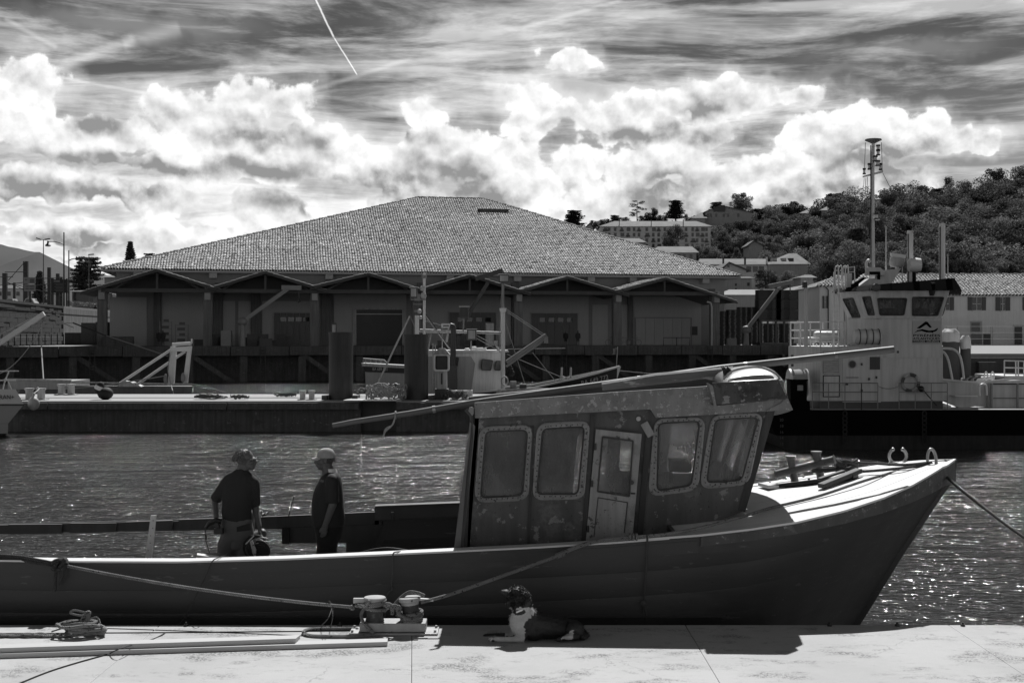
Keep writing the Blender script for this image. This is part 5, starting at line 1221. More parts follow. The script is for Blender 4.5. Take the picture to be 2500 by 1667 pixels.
# roof faces
e0, e1, r0, r1 = Q(0, 0, EZ), Q(uR, 0, ER), Q(uA, v_r, RZ), Q(uB, v_r, RZ)
e2, e3 = Q(uR, 60, ER), Q(0, 60, EZ)
b = MB(); dn = V(0, 0, -.12)
b.add([e0+dn, e1+dn, r1+dn, r0+dn, e2+dn, e3+dn], [(0, 1, 2, 3), (1, 4, 2), (4, 5, 3, 2), (5, 0, 3)]); b.build('roof_deck', TILEB, wh_)
b = MB(); b.add([e0+V(0, 0, -.3), e1+V(0, 0, -.3), e2+V(0, 0, -.3), e3+V(0, 0, -.3)], [(0, 1, 2, 3)]); b.build('soffit', WBEAM, wh_)
b = MB(); b.beam(e0+V(0, 0, -.2), e1+V(0, 0, -.2), .12, .26); b.build('gutter', mat('gutter_metal', .22, .5, .1, 2), wh_)
def tiled(e0, e1, r0, r1, pitch, rowl, rad, mtl, parent, seed=0, n=4, name='tiles', jit=.05, cut=True):
    """rows of barrel tiles as real half-tubes on a trapezoid slope"""
    rg = random.Random(seed); U = (e1-e0); L = U.length; U = U/L
    up0 = ((r0+r1)/2-(e0+e1)/2); up = (up0-U*up0.dot(U)); SL = up.length; up = up/SL; nr = U.cross(up).normalized()
    if nr.z < 0: nr = -nr
    sa = (r0-e0).dot(U)/SL; sb = (L-(r1-e0).dot(U))/SL      # hips
    nc = int(L/pitch); nrw = int(SL/rowl)+1
    V_ = []; F_ = []; T_ = []
    for j in range(nrw):
        t0 = j*rowl; t1 = min((j+1)*rowl*1.0+rowl*.18, SL)
        wob = .10*math.sin(j*.9)
        for i in range(nc+1):
            u = i*pitch+pitch*.5+.04*math.sin(j*.35+i*.11)
            if u < sa*t0 or u > L-sb*t0: continue
            tt = rg.gauss(1.0, .17); tt = max(.30, min(1.8, tt))
            if rg.random() < .05: tt *= .35
            if rg.random() < .04: tt *= 1.6
            tt *= 1+.22*noise.noise(V(u*.12, t0*.16, seed))
            du = rg.uniform(-jit, jit)*pitch; lift = rg.uniform(0, .03); r_ = rad*rg.uniform(.92, 1.05); k = len(V_)
            for (t_, rr_, z_) in ((t0, r_*1.06, lift+.05), (t1, r_*.9, lift)):
                for a in range(n+1):
                    an = PI*a/n; p = e0+U*(u+du-rr_*math.cos(an))+up*t_+nr*(z_+rr_*math.sin(an)*.75); V_.append(p)
            for a in range(n): F_.append((k+a, k+a+1, k+n+1+a+1, k+n+1+a)); T_.append(tt)
            F_.append(tuple(range(k, k+n+1))); T_.append(.12)
    b = MB(); b.v = V_; b.f = F_; b.m = [0]*len(F_); b.t = T_
    o = b.build(name, mtl, parent, smooth=50, recalc=False, tint=True); o['kind'] = 'stuff'; return o
tiled(e0, e1, r0, r1, .325, .62, .135, TILE, wh_, 1)
def ridge(a, c, r_, m, parent, step=.5):
    b = MB(); n = int((c-a).length/step)
    for i in range(n):
        p = a.lerp(c, i/n); q = a.lerp(c, (i+1.15)/n); k = .10+.03*math.sin(i*2.3); b.ct = .8+.5*math.sin(i*7.1)**2; b.tube([p+V(0, 0, k), q+V(0, 0, k-.04)], [r_*1.1, r_*.9], 7)
    return b.build('ridge_tiles', m, parent, tint=True)
for a_, c_ in ((e0, r0), (e1, r1), (r0, r1)): ridge(a_, c_, .17, TILE, wh_)['kind'] = 'stuff'
# low roof vent near the ridge
va, vb = u_at(1172, 24), u_at(1238, 24); zv = zq(519, 1200, 24)
b = MB(); qbox(b, va, vb, 24, 25.5, zv-.2, zv+.35); qbox(b, va-.3, vb+.3, 23.8, 25.8, zv+.36, zv+.48); b.build('roof_vent', GREYD, wh_)
# white-ish beam ends under the eave
for px, pw in ((335, 20), (520, 20), (804, 20), (1100, 18), (1265, 21), (1445, 19), (1547, 19), (1725, 20)):
    u = u_at(px, .1); z1 = EZ+(ER-EZ)*u/uR-.33; b = MB(); qbox(b, u-.45, u+.45, .25, 1.7, z1-.6, z1); b.build('beam_end', CONB, wh_)
# pilasters and recesses on the upper wall
brk = [249, 507, 768, 1018, 1266, 1508, 1747]
VC = -9.6
bu = [u_at(x, VC) for x in brk]; bz = [zq(y, x, VC) for x, y in zip(brk, (700, 705, 705, 712, 714, 716, 718))]
zB = sum(bz)/len(bz)
for i, u in enumerate(bu):
    if i in (0, 1, 2, 4, 5, 6, 3):
        b = MB(); qbox(b, u-.32, u+.32, VC-.55, VC+.1, zB-1.15, zB+.15); b.build('bracket', CONB, wh_)
    b = MB(); qbox(b, u-.5, u+.5, VC, VC+.9, FQZ, zB-.02); b.build('column', mat('porch_column', .16, .9, .15, .6, streak=.3) if i == 0 else MT['porch_column'], wh_)
    b = MB(); qbox(b, u-.28, u+.28, VC+.9, 1.6, zB-.1, zB+.5); b.build('cross_beam', WBEAM, wh_)
# porches
apx = [383, 648, 900, 1148, 1387, 1625]; apy = [657, 662, 666, 670, 674, 677]
rgt = [(540, 707), (798, 708), (1048, 712), (1296, 716), (1536, 719), (1800, 735)]
lft = [(196, 713), (524, 699), (757, 700), (1036, 703), (1270, 708), (1507, 709)]
VF = -10.6
PTILE = mat('porch_tile', .20, .85, .2, 2, bump=.3, tint=True)
for i in range(6):
    ua = u_at(apx[i], VF); za = zq(apy[i], apx[i], VF); ur = u_at(rgt[i][0], VF); zr = zq(rgt[i][1], rgt[i][0], VF); ul = u_at(lft[i][0], VF); zl = zq(lft[i][1], lft[i][0], VF)
    for (ux, zx, s) in ((ur, zr, 1), (ul, zl, -1)):
        b = MB(); b.hexa([Q(ua, VF, za-.20), Q(ux, VF, zx-.20), Q(ux, 1.6, zx-.20), Q(ua, 1.6, za-.20)], [Q(ua, VF, za-.06), Q(ux, VF, zx-.06), Q(ux, 1.6, zx-.06), Q(ua, 1.6, za-.06)]); b.build('porch_roof', WBEAM, wh_)
        b = MB(); b.beam(Q(ua, VF-.05, za-.26), Q(ux, VF-.05, zx-.26), .1, .42, up=VD); b.build('barge_board', WBEAM, wh_)
        # tiles run down the slope: eave is the low edge along v
        if s > 0: tiled(Q(ux, VF, zx-.05), Q(ux, 1.6, zx-.05), Q(ua, VF, za-.05), Q(ua, 1.6, za-.05), .36, .62, .13, PTILE, wh_, 20+i, name='porch_tiles')
        else: tiled(Q(ux, 1.6, zx-.05), Q(ux, VF, zx-.05), Q(ua, 1.6, za-.05), Q(ua, VF, za-.05), .36, .62, .13, PTILE, wh_, 40+i, name='porch_tiles')
    # truss: tie beam, king post, curved braces
    u0, u1 = bu[i], bu[i+1]; zt = zB-.15
    b = MB(); b.beam(Q(u0, VF+.4, zt), Q(u1, VF+.4, zt), .25, .42); b.build('tie_beam', WBEAM, wh_)
    b = MB(); b.beam(Q(ua, VF+.4, zt), Q(ua, VF+.4, za-.4), .22, .22); b.build('king_post', WBEAM, wh_)
    b = MB(); b.add([Q(u0+.3, VF+2.2, zt), Q(u1-.3, VF+2.2, zt), Q(ua, VF+2.2, za-.35)], [(0, 1, 2)]); b.build('gable_infill', mat('gable_boards', .035, .9, .2, 1) if i == 0 else MT['gable_boards'], wh_)
    for s in (-1, 1):
        pts = [Q(ua+s*(u1-u0)*.40*k/6, VF+.5, zt+.15+(za-zt-.55)*(1-(k/6)**2.0)) for k in range(7)]; b = MB(); b.tube(pts, .12, 6); b.build('brace', WBEAM, wh_)
# back walls of the bays: paler panels between pilasters
def wpanel(px0, px1, y0, y1, v=1.6, m=None, th=.12, name='wall_panel'):
    ua, ub = u_at(px0, v-th), u_at(px1, v-th); z1 = zq(y0, (px0+px1)/2, v-th); z0 = max(FQZ, zq(y1, (px0+px1)/2, v-th))
    b = MB(); qbox(b, ua, ub, v-th, v, z0, z1); return b.build(name, m or WALLP, wh_)
for x0, x1, y0 in ((268, 358, 725), (395, 520, 714), (544, 574, 735), (582, 612, 735), (640, 762, 735), (815, 992, 719), (1040, 1248, 722), (1272, 1437, 723), (1446, 1484, 744), (1508, 1534, 744), (1546, 1712, 725)):
    wpanel(x0, x1, y0, 846)
for x0, x1 in ((375, 392), (524, 543), (613, 636), (785, 812), (1020, 1036), (1250, 1268), (1534, 1545)):
    wpanel(x0, x1, 690, 850, th=.5, m=MT['porch_column'], name='pilaster')
SHUT = mat('door_leaf', .16, .8, .1, .5, streak=.1); FRL = mat('pale_frame', .36, .7, .15, 1)
def bigdoor(px0, px1, y0, frame=True, v=1.48, m=None):
    ua, ub = u_at(px0, v), u_at(px1, v); z1 = zq(y0, (px0+px1)/2, v); b = MB(); n = 6; w = (ub-ua)/n
    d = bpy.data.objects.new('loading_door', None); link(d, wh_); ORG[d.name] = org(wh_)
    for k in range(n):
        e = MB(); qbox(e, ua+k*w+.02, ua+(k+1)*w-.02, v-.10, v-.02, FQZ+.02, z1); e.build('leaf', m or SHUT, d)
    for k in (1, 2, 3, 4):
        if frame: e = MB(); uu = ua+k*(ub-ua)/5+.2; qbox(e, uu-.35, uu+.35, v-.12, v-.09, FQZ+2.9, FQZ+3.4); e.build('door_window', GLASSD, d); e = MB(); 
    e = MB(); qbox(e, ua-.12, ub+.12, v-.14, v-.02, z1+.01, z1+.13); qbox(e, ua-.13, ua-.02, v-.14, v-.02, FQZ, z1); qbox(e, ub+.02, ub+.13, v-.14, v-.02, FQZ, z1); e.build('frame', FRL if frame else WALLM, d)
bigdoor(669, 762, 764); bigdoor(1097, 1210, 763); bigdoor(1297, 1409, 765); bigdoor(1552, 1686, 777, frame=False, m=WALLP)
# open bay: shade painted as a black panel, daylight beyond as a white strip
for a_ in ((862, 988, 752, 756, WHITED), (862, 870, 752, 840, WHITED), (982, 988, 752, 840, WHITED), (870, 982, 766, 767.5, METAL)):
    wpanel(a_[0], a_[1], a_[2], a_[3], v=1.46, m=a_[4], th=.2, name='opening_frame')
wpanel(870, 982, 756, 850, v=1.47, m=BLACK, name='opening_shade')
wpanel(910, 982, 752.5, 758, v=1.44, m=WHITE, th=.03, name='daylight_strip')
wpanel(1686, 1703, 797, 818, v=1.47, m=GREYD, name='notice_board')
# drain pipe with curved head, right
u = u_at(1737, VC-.3); z = zq(737, 1735, VC-.3); b = MB(); b.tube([Q(u, VC-.4, FQZ), Q(u, VC-.4, z-.6), Q(u-.15, VC-.4, z-.1), Q(u-.6, VC-.4, z)], .11, 8); b.build('drain_pipe', FRL, wh_)
# ------------------------------------------------------------------ objects on the quay edge
def at_q(px, v): return u_at(px, v)
def jib_crane(px, v, mast_top, tip, lab, boom2=None, head_w=3.5, m=None):
    u = at_q(px, v); zt = zq(mast_top, px, v); p = Q(u, v, FQZ); t = thing('jib_crane', lab, 'crane', p, 'jib cranes on the far quay'); m = m or GREY
    b = MB(); b.cyl(p, p+V(0, 0, zt-FQZ), .34, .28, 12); b.build('mast', m, t)
    b = MB(); b.box(p.x-2.3, p.x-1.2, p.y-.4, p.y+.4, FQZ, zt-1.0); b.build('control_cabinet', m, t)
    ut = at_q(tip[0], v); zz = zq(tip[1], tip[0], v); q = Q(ut, v, zz)
    b = MB(); b.beam(p+V(0, 0, zt-FQZ), q, .3, .42); b.build('boom', m, t)
    b = MB(); b.ball(p+V(0, 0, zt-FQZ), (.6, .5, .5), 8, 6); b.build('winch', m, t)
    d_ = (q-(p+V(0, 0, zt-FQZ))).normalized()
    x0, y0, x1, y1 = boom2; a_ = Q(at_q(x0, v), v, zq(y0, x0, v)); c_ = Q(at_q(x1, v), v, zq(y1, x1, v))
    b = MB(); b.beam(a_, c_, .45, .5); b.build('jib_head', m, t)
    b = MB(); b.tube([c_+V(-.3, 0, -.2), c_+V(-.3, 0, -1.2), c_+V(-.1, 0, -1.5), c_+V(-.4, 0, -1.6)], .07, 5); b.build('hook', STEELD, t)
    return t
jib_crane(592, VE+1.2, 785, (703, 705), 'pale jib crane left, its boom reaching right under the second porch', boom2=(687, 702, 736, 703))
jib_crane(1118, VE+1.2, 810, (1191, 690), 'dark jib crane behind the trawler, boom pointing up to the eave', boom2=(1160, 681, 1227, 660), m=GREYD)
jib_crane(1822, VE+1.2, 805, (1898, 707), 'jib crane in front of the pallet stacks at the right', boom2=(1876, 700, 1935, 688), m=mat('crane_grey', .13, .6, .2, 1))
# pallet stacks
PAL = mat('pallet_wood', .05, .9, .3, 2, bump=.2)
def pallet_proto():
    b = MB()
    for x in (-.6, 0, .6): b.box(x-.05, x+.05, -.5, .5, 0, .08)
    for y in np.linspace(-.45, .45, 5): b.box(-.65, .65, y-.05, y+.05, .07, .13)
    b.box(-.65, .65, -.5, -.4, -.01, .025); b.box(-.65, .65, .4, .5, -.01, .025)
    o = b.build('pallet', PAL, None, loc=(0, 0, 0)); return o
pp = pallet_proto(); first = [pp]; npal = 0
for si, (px, top, v) in enumerate(((1762, 760, -6.0), (1789, 757, -6.4), (1816, 752, -6.2), (1842, 752, -6.4), (1868, 790, -6.3), (1894, 790, -6.2), (1920, 790, -6.4))):
    u = at_q(px, v); zt = zq(top, px, v); k = 0; z = FQZ+.03
    while z < zt and npal < 290:
        o = pp if npal == 0 else pp.copy()
        if npal: col.objects.link(o)
        o.location = Q(u+rng.uniform(-.05, .05), v, z); o.rotation_euler = (0, 0, TH+rng.uniform(-.04, .04)); o.scale = (1.13, 1.0, 1.25)
        tag(o, 'dark wooden pallet in the tall stacks beside the warehouse', 'pallet', 'stacked pallets at the right end of the warehouse'); z += .165; npal += 1
# black crates on top
CRT = mat('black_crate', .008, .5, .2, 1)
cb = MB(); cb.box(-.9, .9, -.6, .6, 0, .08)
for x in (-.88, .82): cb.box(x, x+.06, -.6, .6, .08, 1.2)
for z in (.3, .62, .94): cb.box(-.85, .85, -.6, -.56, z, z+.2); cb.box(-.85, .85, .56, .6, z, z+.2)
cb.box(-.9, .9, -.6, .6, 1.15, 1.2); cb.box(-.8, .8, -.5, .5, .1, 1.12); c0 = None
for i in range(4):
    for j in range(3):
        px = 1865+i*21; v = -8.4; u = at_q(px, v); z = zq(782, px, v)+j*1.22
        if c0 is None: c0 = cb.build('plastic_crate', CRT, None, loc=(0, 0, 0)); o = c0
        else: o = c0.copy(); col.objects.link(o)
        o.location = Q(u, v, z); o.rotation_euler = (0, 0, TH); tag(o, 'black plastic crate, %s row, %s column of the block beside the warehouse' % (('bottom', 'middle', 'top')[j], ('left', 'second', 'third', 'right')[i]), 'crate', 'black crates on top of the pallets')
b = MB(); ua, ub = at_q(1855, -8.4), at_q(1935, -8.4); zz = zq(782, 1890, -8.4); qbox(b, ua-.2, ub+.3, -9.0, -7.6, zz-.14, zz-.02); qbox(b, ua-.2, ub+.3, -8.95, -7.7, FQZ, FQZ+.3); 
for k in range(5): uu = ua+(ub-ua)*k/4; qbox(b, uu-.1, uu+.1, -8.4, -8.2, FQZ+.3, zz-.14)
tag(b.build('crate_rack', STEELD), 'low dark rack carrying the black crates', 'rack')
# dark tent roof
t_ = [Q(at_q(1843, -3), -3, zq(729, 1843, -3)), Q(at_q(1918, -3), -3, zq(735, 1918, -3)), Q(at_q(1918, 2), 2, zq(735, 1918, -3)), Q(at_q(1845, 2), 2, zq(729, 1843, -3))]
a_ = Q(at_q(1864, 0), 0, zq(706, 1864, 0)); c_ = Q(at_q(1893, 0), 0, zq(706, 1893, 0))
b = MB(); b.add(t_+[a_, c_]+[p-V(0, 0, .15) for p in t_], [(0, 1, 5, 4), (1, 2, 5), (2, 3, 4, 5), (3, 0, 4), (0, 1, 7, 6), (1, 2, 8, 7), (2, 3, 9, 8), (3, 0, 6, 9)]); te = thing('canopy_tent', 'dark canvas canopy tent behind the black crates', 'tent', V(t_[0].x, t_[0].y, FQZ)); b.build('canopy', BLACKM, te)
for p in t_: b = MB(); b.cyl(V(p.x, p.y, FQZ), p, .06, n=6); b.build('pole', METAL, te)
# two bystanders
def bystander(px, v, h, lab, dark=.012, s=1):
    u = at_q(px, v); p = Q(u, v, FQZ+.02); t = thing('person', lab, 'person', p, 'people standing on the far quay')
    b = MB(); shell(b, [(p+V(0, 0, .85), .17, .13), (p+V(0, 0, 1.0), .2, .14), (p+V(0, 0, 1.25), .24, .15), (p+V(0, 0, 1.42), .2, .13), (p+V(0, 0, 1.5), .08, .08)], 12); b.ball(p+V(0, 0, 1.64), (.095, .11, .13), 10, 7); limb(b, [p+V(0, 0, 1.45), p+V(0, 0, 1.58)], [.06, .06])
    for sx_ in (-1, 1):
        limb(b, [p+V(sx_*.22, 0, 1.4), p+V(sx_*.27, .02, 1.12), p+V(sx_*.25, -.05, .86)], [.06, .05, .04]); limb(b, [p+V(sx_*.09, 0, .9), p+V(sx_*.1, -.02, .48), p+V(sx_*.1, 0, .08)], [.1, .07, .05]); limb(b, [p+V(sx_*.1, 0, .05), p+V(sx_*.11, -.14, .04)], [.05, .045])
    m = mat('clothes_dark', dark, .9, .2, 3) if dark == .012 and 'clothes_dark' not in MT else (MT['clothes_dark'] if dark == .012 else mat('clothes_striped', dark, .9, .2, 3))
    me = fused(b, .035, 2); mesh_ob('body', me, [m, SKIN], t, lambda c: 1 if (c.z > p.z+1.54 or c.z < p.z+.5) else 0)
bystander(1381, VE+1.5, 1.75, 'person all in black standing before the third loading door')
bystander(1411, VE+1.6, 1.75, 'slimmer person in a dark top standing right of the one in black', dark=.03)
# workers at the left bay
for px, lab in ((388, 'worker bending over crates in the left bay'), (398, 'second worker at the crates in the left bay, leaning left')):
    bystander(px, VE+2.2, 1.7, lab, dark=.02 if px == 388 else .028)
# bicycles
def bicycle(px, lab, fl=1):
    v = -8.9; u = at_q(px, v); p = Q(u, v, FQZ+.02); t = thing('bicycle', lab, 'bicycle', p, 'bicycles leaning by the porch column'); X = UD*fl
    for s in (-1, 1):
        c = p+X*(.55*s)+V(0, 0, .36); b = MB(); b.tube([c+X*(.34*math.cos(a))+V(0, 0, .34*math.sin(a)) for a in np.linspace(0, 2*PI, 21)], .022, 5); w_ = b.build('wheel', STEELD, t)
        b = MB()
        for k in range(6): a = k*PI/6; b.tube([c+X*(.33*math.cos(a))+V(0, 0, .33*math.sin(a)), c-X*(.33*math.cos(a))-V(0, 0, .33*math.sin(a))], .006, 3)
        b.build('spokes', METAL, w_)
    b = MB(); A, B_, C_, D_ = p+X*-.55+V(0, 0, .36), p+X*-.05+V(0, 0, .33), p+X*-.2+V(0, 0, .88), p+X*.42+V(0, 0, .9)
    for q0_, q1_ in ((A, B_), (A, C_), (B_, C_), (B_, D_), (C_, D_), (D_, p+X*.55+V(0, 0, .36)), (D_, D_+V(0, 0, .15))): b.tube([q0_, q1_], .02, 5)
    b.build('frame', GREY, t); b = MB(); b.beam(C_+X*-.12+V(0, 0, .08), C_+X*.1+V(0, 0, .08), .12, .05); b.build('saddle', BLACK, t); b = MB(); b.tube([D_+V(-.05, -.25, .16), D_+V(0, 0, .17), D_+V(-.05, .25, .16)], .016, 5); b.build('handlebar', BLACK, t)
bicycle(1496, 'bicycle left of the porch column, half behind it'); bicycle(1524, 'dark bicycle leaning right behind the porch column'); bicycle(1548, 'bicycle furthest right against the white wall')
b = MB(); ua, ub = at_q(1620, -8), at_q(1684, -8); b.tube([Q(ua, -8, FQZ), Q(ua, -8, FQZ+.95), Q(ub, -8, FQZ+.95), Q(ub, -8, FQZ)], .045, 6); um = (ua+ub)/2; b.tube([Q(um, -8, FQZ), Q(um, -8, FQZ+.95)], .045, 6); tag(b.build('bicycle_rack', STEELD), 'low tubular rail before the right-hand sliding door', 'rail')
# shelves, boxes, net heaps in the left bays
for px, y1_, lab in ((405, 785, 'tall open steel shelf in the left bay'), (444, 792, 'lower open steel shelf right of the tall one')):
    v = -8; u = at_q(px, v); zt = zq(y1_, px, v); t = thing('shelf', lab, 'shelf', Q(u, v, FQZ), 'steel shelves in the left bay'); w = .62 if px == 405 else .68
    b = MB()
    for su in (-1, 1):
        for sv in (-1, 1): b.cyl(Q(u+su*w, v+sv*.3, FQZ), Q(u+su*w, v+sv*.3, zt), .05, n=5)
    b.build('uprights', GREY, t)
    for k in range(4): b = MB(); z = FQZ+.5+(zt-FQZ-.6)*k/3; qbox(b, u-w, u+w, v-.35, v+.35, z, z+.05); b.build('shelf_board', GREY, t)
    for k in range(4):
        b = MB(); z = FQZ+.55+(zt-FQZ-.6)*k/3; qbox(b, u-w*.7+.2*(k % 2), u+w*.5, v-.28, v+.25, z, z+.3); b.build('box', GREYD, t)
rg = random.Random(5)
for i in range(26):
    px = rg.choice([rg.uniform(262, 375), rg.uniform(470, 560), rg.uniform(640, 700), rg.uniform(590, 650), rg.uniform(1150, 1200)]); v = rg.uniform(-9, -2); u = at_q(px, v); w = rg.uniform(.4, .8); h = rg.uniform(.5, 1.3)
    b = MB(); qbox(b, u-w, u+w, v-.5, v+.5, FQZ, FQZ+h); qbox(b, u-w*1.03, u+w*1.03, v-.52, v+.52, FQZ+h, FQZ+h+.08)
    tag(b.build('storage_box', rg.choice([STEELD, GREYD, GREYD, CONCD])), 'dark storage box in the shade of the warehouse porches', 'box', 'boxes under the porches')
u = at_q(288, VE+1); b = MB(); qbox(b, u-1.6, u+1.6, VE+.7, VE+2, FQZ, FQZ+1.1); tag(b.build('concrete_block', CONCD), 'long low grey block at the quay edge below the left porch', 'block')
for px, h in ((815, 2.6), (690, .0)):
    if h: u = at_q(px, VE+.8); b = MB(); qbox(b, u-.3, u+.3, VE+.6, VE+1, FQZ, FQZ+h); t = tag(b.build('power_pedestal', GREYD), 'grey electric pedestal behind the lone mooring pile', 'pedestal'); b = MB(); qbox(b, u-.2, u+.2, VE+.55, VE+.6, FQZ+1.4, FQZ+2.4); b.build('meter_window', WHITED, t)
u = at_q(1195, VE+1); b = MB(); qbox(b, u-.45, u+.45, VE+.7, VE+1.4, FQZ, FQZ+2.6); tag(b.build('ice_chute', WHITED), 'pale upright cabinet at the quay edge behind the trawler', 'cabinet')
# ------------------------------------------------------------------ work vessel at the right
TD = 57.8
def T(x, y, d=TD): return P(x, y, d)
TW = mat('vessel_white', .50, .5, .05, .8, bump=.04, streak=.18, spots=((3, .68, .22, .1),))
TWL = mat('vessel_white_bright', .62, .45, .05, .8, bump=.04)
TBK = mat('vessel_black', .004, .9, .2, .8, bump=.03, spec=.05)
RUST = mat('boot_topping', .022, .85, .5, 1.5, bump=.3, streak=.4, spots=((2, .6, .035, .1),))
tug = thing('work_vessel', 'large white and black harbour work vessel with wheelhouse and tall mast at the right', 'ship', V(T(2200, 1000).x, 61, 0))
dz0 = T(2100, 1001).z
x0, x1 = T(1862, 1000).x, T(2900, 1000).x
b = MB(); b.hexa([V(x0+.6, TD, .62), V(x1, TD, .62), V(x1, TD+9, .62), V(x0+.6, TD+9, .62)], [V(x0, TD, dz0), V(x1, TD, dz0), V(x1, TD+9, dz0), V(x0, TD+9, dz0)]); b.build('hull', TBK, tug)
b = MB(); b.hexa([V(x0+1.5, TD+.1, -.8), V(x1, TD+.1, -.8), V(x1, TD+9, -.8), V(x0+1.5, TD+9, -.8)], [V(x0+.6, TD+.03, .618), V(x1, TD+.03, .618), V(x1, TD+9, .618), V(x0+.6, TD+9, .618)]); b.build('lower_hull', RUST, tug)
b = MB(); b.box(x0+.3, x1, TD+.25, TD+8.7, dz0+.002, dz0+.02); b.build('deck', mat('vessel_deck', .5, .8, .1, 1), tug)
for i, (tx, y) in enumerate((('20', 1028), ('18', 1043), ('16', 1058), ('14', 1072), ('12', 1087))):
    text(tx, .18, T(1903, y, TD-.01), (1, 0, 0), (0, 0, 1), GREYD, tug, 'draught_mark')
for px in (2063, 2257):
    b = MB()
    for k in range(7): c = T(px, 1010+k*11, TD-.09); b.tube([c+V(.09*math.cos(a), 0, .13*math.sin(a)) for a in np.linspace(0, 6.28, 9)], .035, 5)
    b.build('fender_chain', RUST, tug)
def slab(pts_lo, pts_hi, m, name, par=tug):
    b = MB(); n = len(pts_lo); b.add(list(pts_lo)+list(pts_hi), [tuple(range(n)), tuple(range(2*n-1, n-1, -1))]+[(i, (i+1) % n, n+(i+1) % n, n+i) for i in range(n)]); return b.build(name, m, par)
zt = T(2100, 846, 58).z; zb = dz0+.02
def XY(px, d, z): p = P(px, 820, d); return V(p.x, d, z)
lowp = lambda z: [XY(2003, 58.2, z), XY(2302, 58.2, z), XY(2302, 63.5, z), XY(1960, 65, z), XY(1925, 61, z)]
slab(lowp(zb+.34), lowp(zt), TW, 'deckhouse'); slab([p+V(0, .02, 0) for p in lowp(zb)], [p+V(0, .02, 0) for p in lowp(zb+.338)], GREYD, 'deckhouse_base')
slab([XY(2150, 58.15, zt-.5), XY(2300, 58.15, zt-.5), XY(2300, 62, zt-.5), XY(2150, 62, zt-.5)], [XY(2150, 58.15, 5.8), XY(2300, 58.15, 5.8), XY(2300, 62, 5.8), XY(2150, 62, 5.8)], TW, 'tower')
slab([XY(2068, 60, zt), XY(2150, 58.25, zt), XY(2150, 61.8, zt), XY(2090, 62.5, zt)], [XY(2068, 60, 5.78), XY(2150, 58.25, 5.78), XY(2150, 61.8, 5.78), XY(2090, 62.5, 5.78)], TW, 'tower_front')
# wheelhouse, leaning outwards; faces as plates with openings
za, zc = 5.78, 7.0
A0, B0_, C0 = XY(2070, 60.3, za), XY(2140, 58.1, za), XY(2298, 58.1, za); A1, B1, C1 = XY(2042, 60.2, zc), XY(2128, 57.85, zc), XY(2318, 57.85, zc)
D0, E0 = XY(2298, 62.5, za), XY(2085, 63, za); D1, E1 = XY(2316, 62.7, zc), XY(2062, 63.2, zc)
def bil(p00, p10, p11, p01): return lambda u, v: (p00*(1-u)+p10*u)*(1-v)+(p01*(1-u)+p11*u)*v
def face(p00, p10, p11, p01, wins, nm):
    fn = bil(p00, p10, p11, p01); b = MB(); b.plate([(0, 0), (1, 0), (1, 1), (0, 1)], [rquad(w, .035, 3) for w in wins], fn, V(.02, .08, 0)); o = b.build(nm, TW, tug)
    for w in wins:
        b = MB(); q = rquad(w, .035, 3); b.tube([fn(*p)+V(0, -.02, 0) for p in q+[q[0]]], .03, 5); f = b.build('window_frame', STEELD, o)
        b = MB(); b.plate(q, [], lambda u, v: fn(u, v)+V(0, .05, 0), V(0, .02, 0)); b.build('pane', BGLASS, o)
    return o
face(B0_, C0, C1, B1, [[(.06, .12), (.42, .12), (.455, .72), (.06, .72)], [(.55, .10), (.93, .10), (.95, .76), (.53, .76)]], 'bridge_side')
face(A0, B0_, B1, A1, [[(.18, .06), (.46, .06), (.42, .76), (.1, .74)], [(.74, .12), (.95, .12), (.93, .78), (.70, .78)]], 'bridge_front')
face(D0, E0, E1, D1, [[(.1, .15), (.4, .15), (.4, .75), (.1, .75)], [(.5, .15), (.9, .15), (.9, .75), (.5, .75)]], 'bridge_far_side')
face(C0, D0, D1, C1, [[(.2, .15), (.8, .15), (.8, .75), (.2, .75)]], 'bridge_back'); face(E0, A0, A1, E1, [[(.2, .15), (.8, .15), (.8, .75), (.2, .75)]], 'bridge_end')
slab([A0, B0_, C0, D0, E0], [p+V(0, 0, .06) for p in (A0, B0_, C0, D0, E0)], GREYD, 'bridge_floor')
b = MB(); b.box(XY(2190, 59, 0).x, XY(2205, 59, 0).x, 59, 59.4, za+.1, za+.95); b.box(XY(2150, 59, 0).x, XY(2290, 59, 0).x, 60.6, 61.3, za, za+.5); b.build('console', GREYD, tug)
for px in (2196, 2243, 2262): b = MB(); b.hexa([XY(px, 58.9, za+.2), XY(px+8, 58.9, za+.2), XY(px+8, 58.95, za+.2), XY(px, 58.95, za+.2)], [XY(px+4, 58.7, za+.9), XY(px+14, 58.7, za+.9), XY(px+14, 58.75, za+.9), XY(px+4, 58.75, za+.9)]); b.build('curtain', TWL, tug)
# black visor roof
R_ = [XY(2031, 60.2, zc), XY(2126, 57.5, zc+.01), XY(2348, 57.5, zc+.01), XY(2346, 63.2, zc), XY(2045, 64, zc)]
R2 = [XY(2040, 60.4, zc+.18), XY(2130, 57.8, zc+.25), XY(2330, 57.9, zc+.56), XY(2326, 63, zc+.5), XY(2055, 63.6, zc+.2)]
slab(R_, R2, TBK, 'visor_roof')
b = MB(); p = XY(2139, 57.42, zc+.12); b.ball(p, (.2, .12, .18), 10, 6); b.build('side_lamp', GREYD, tug)
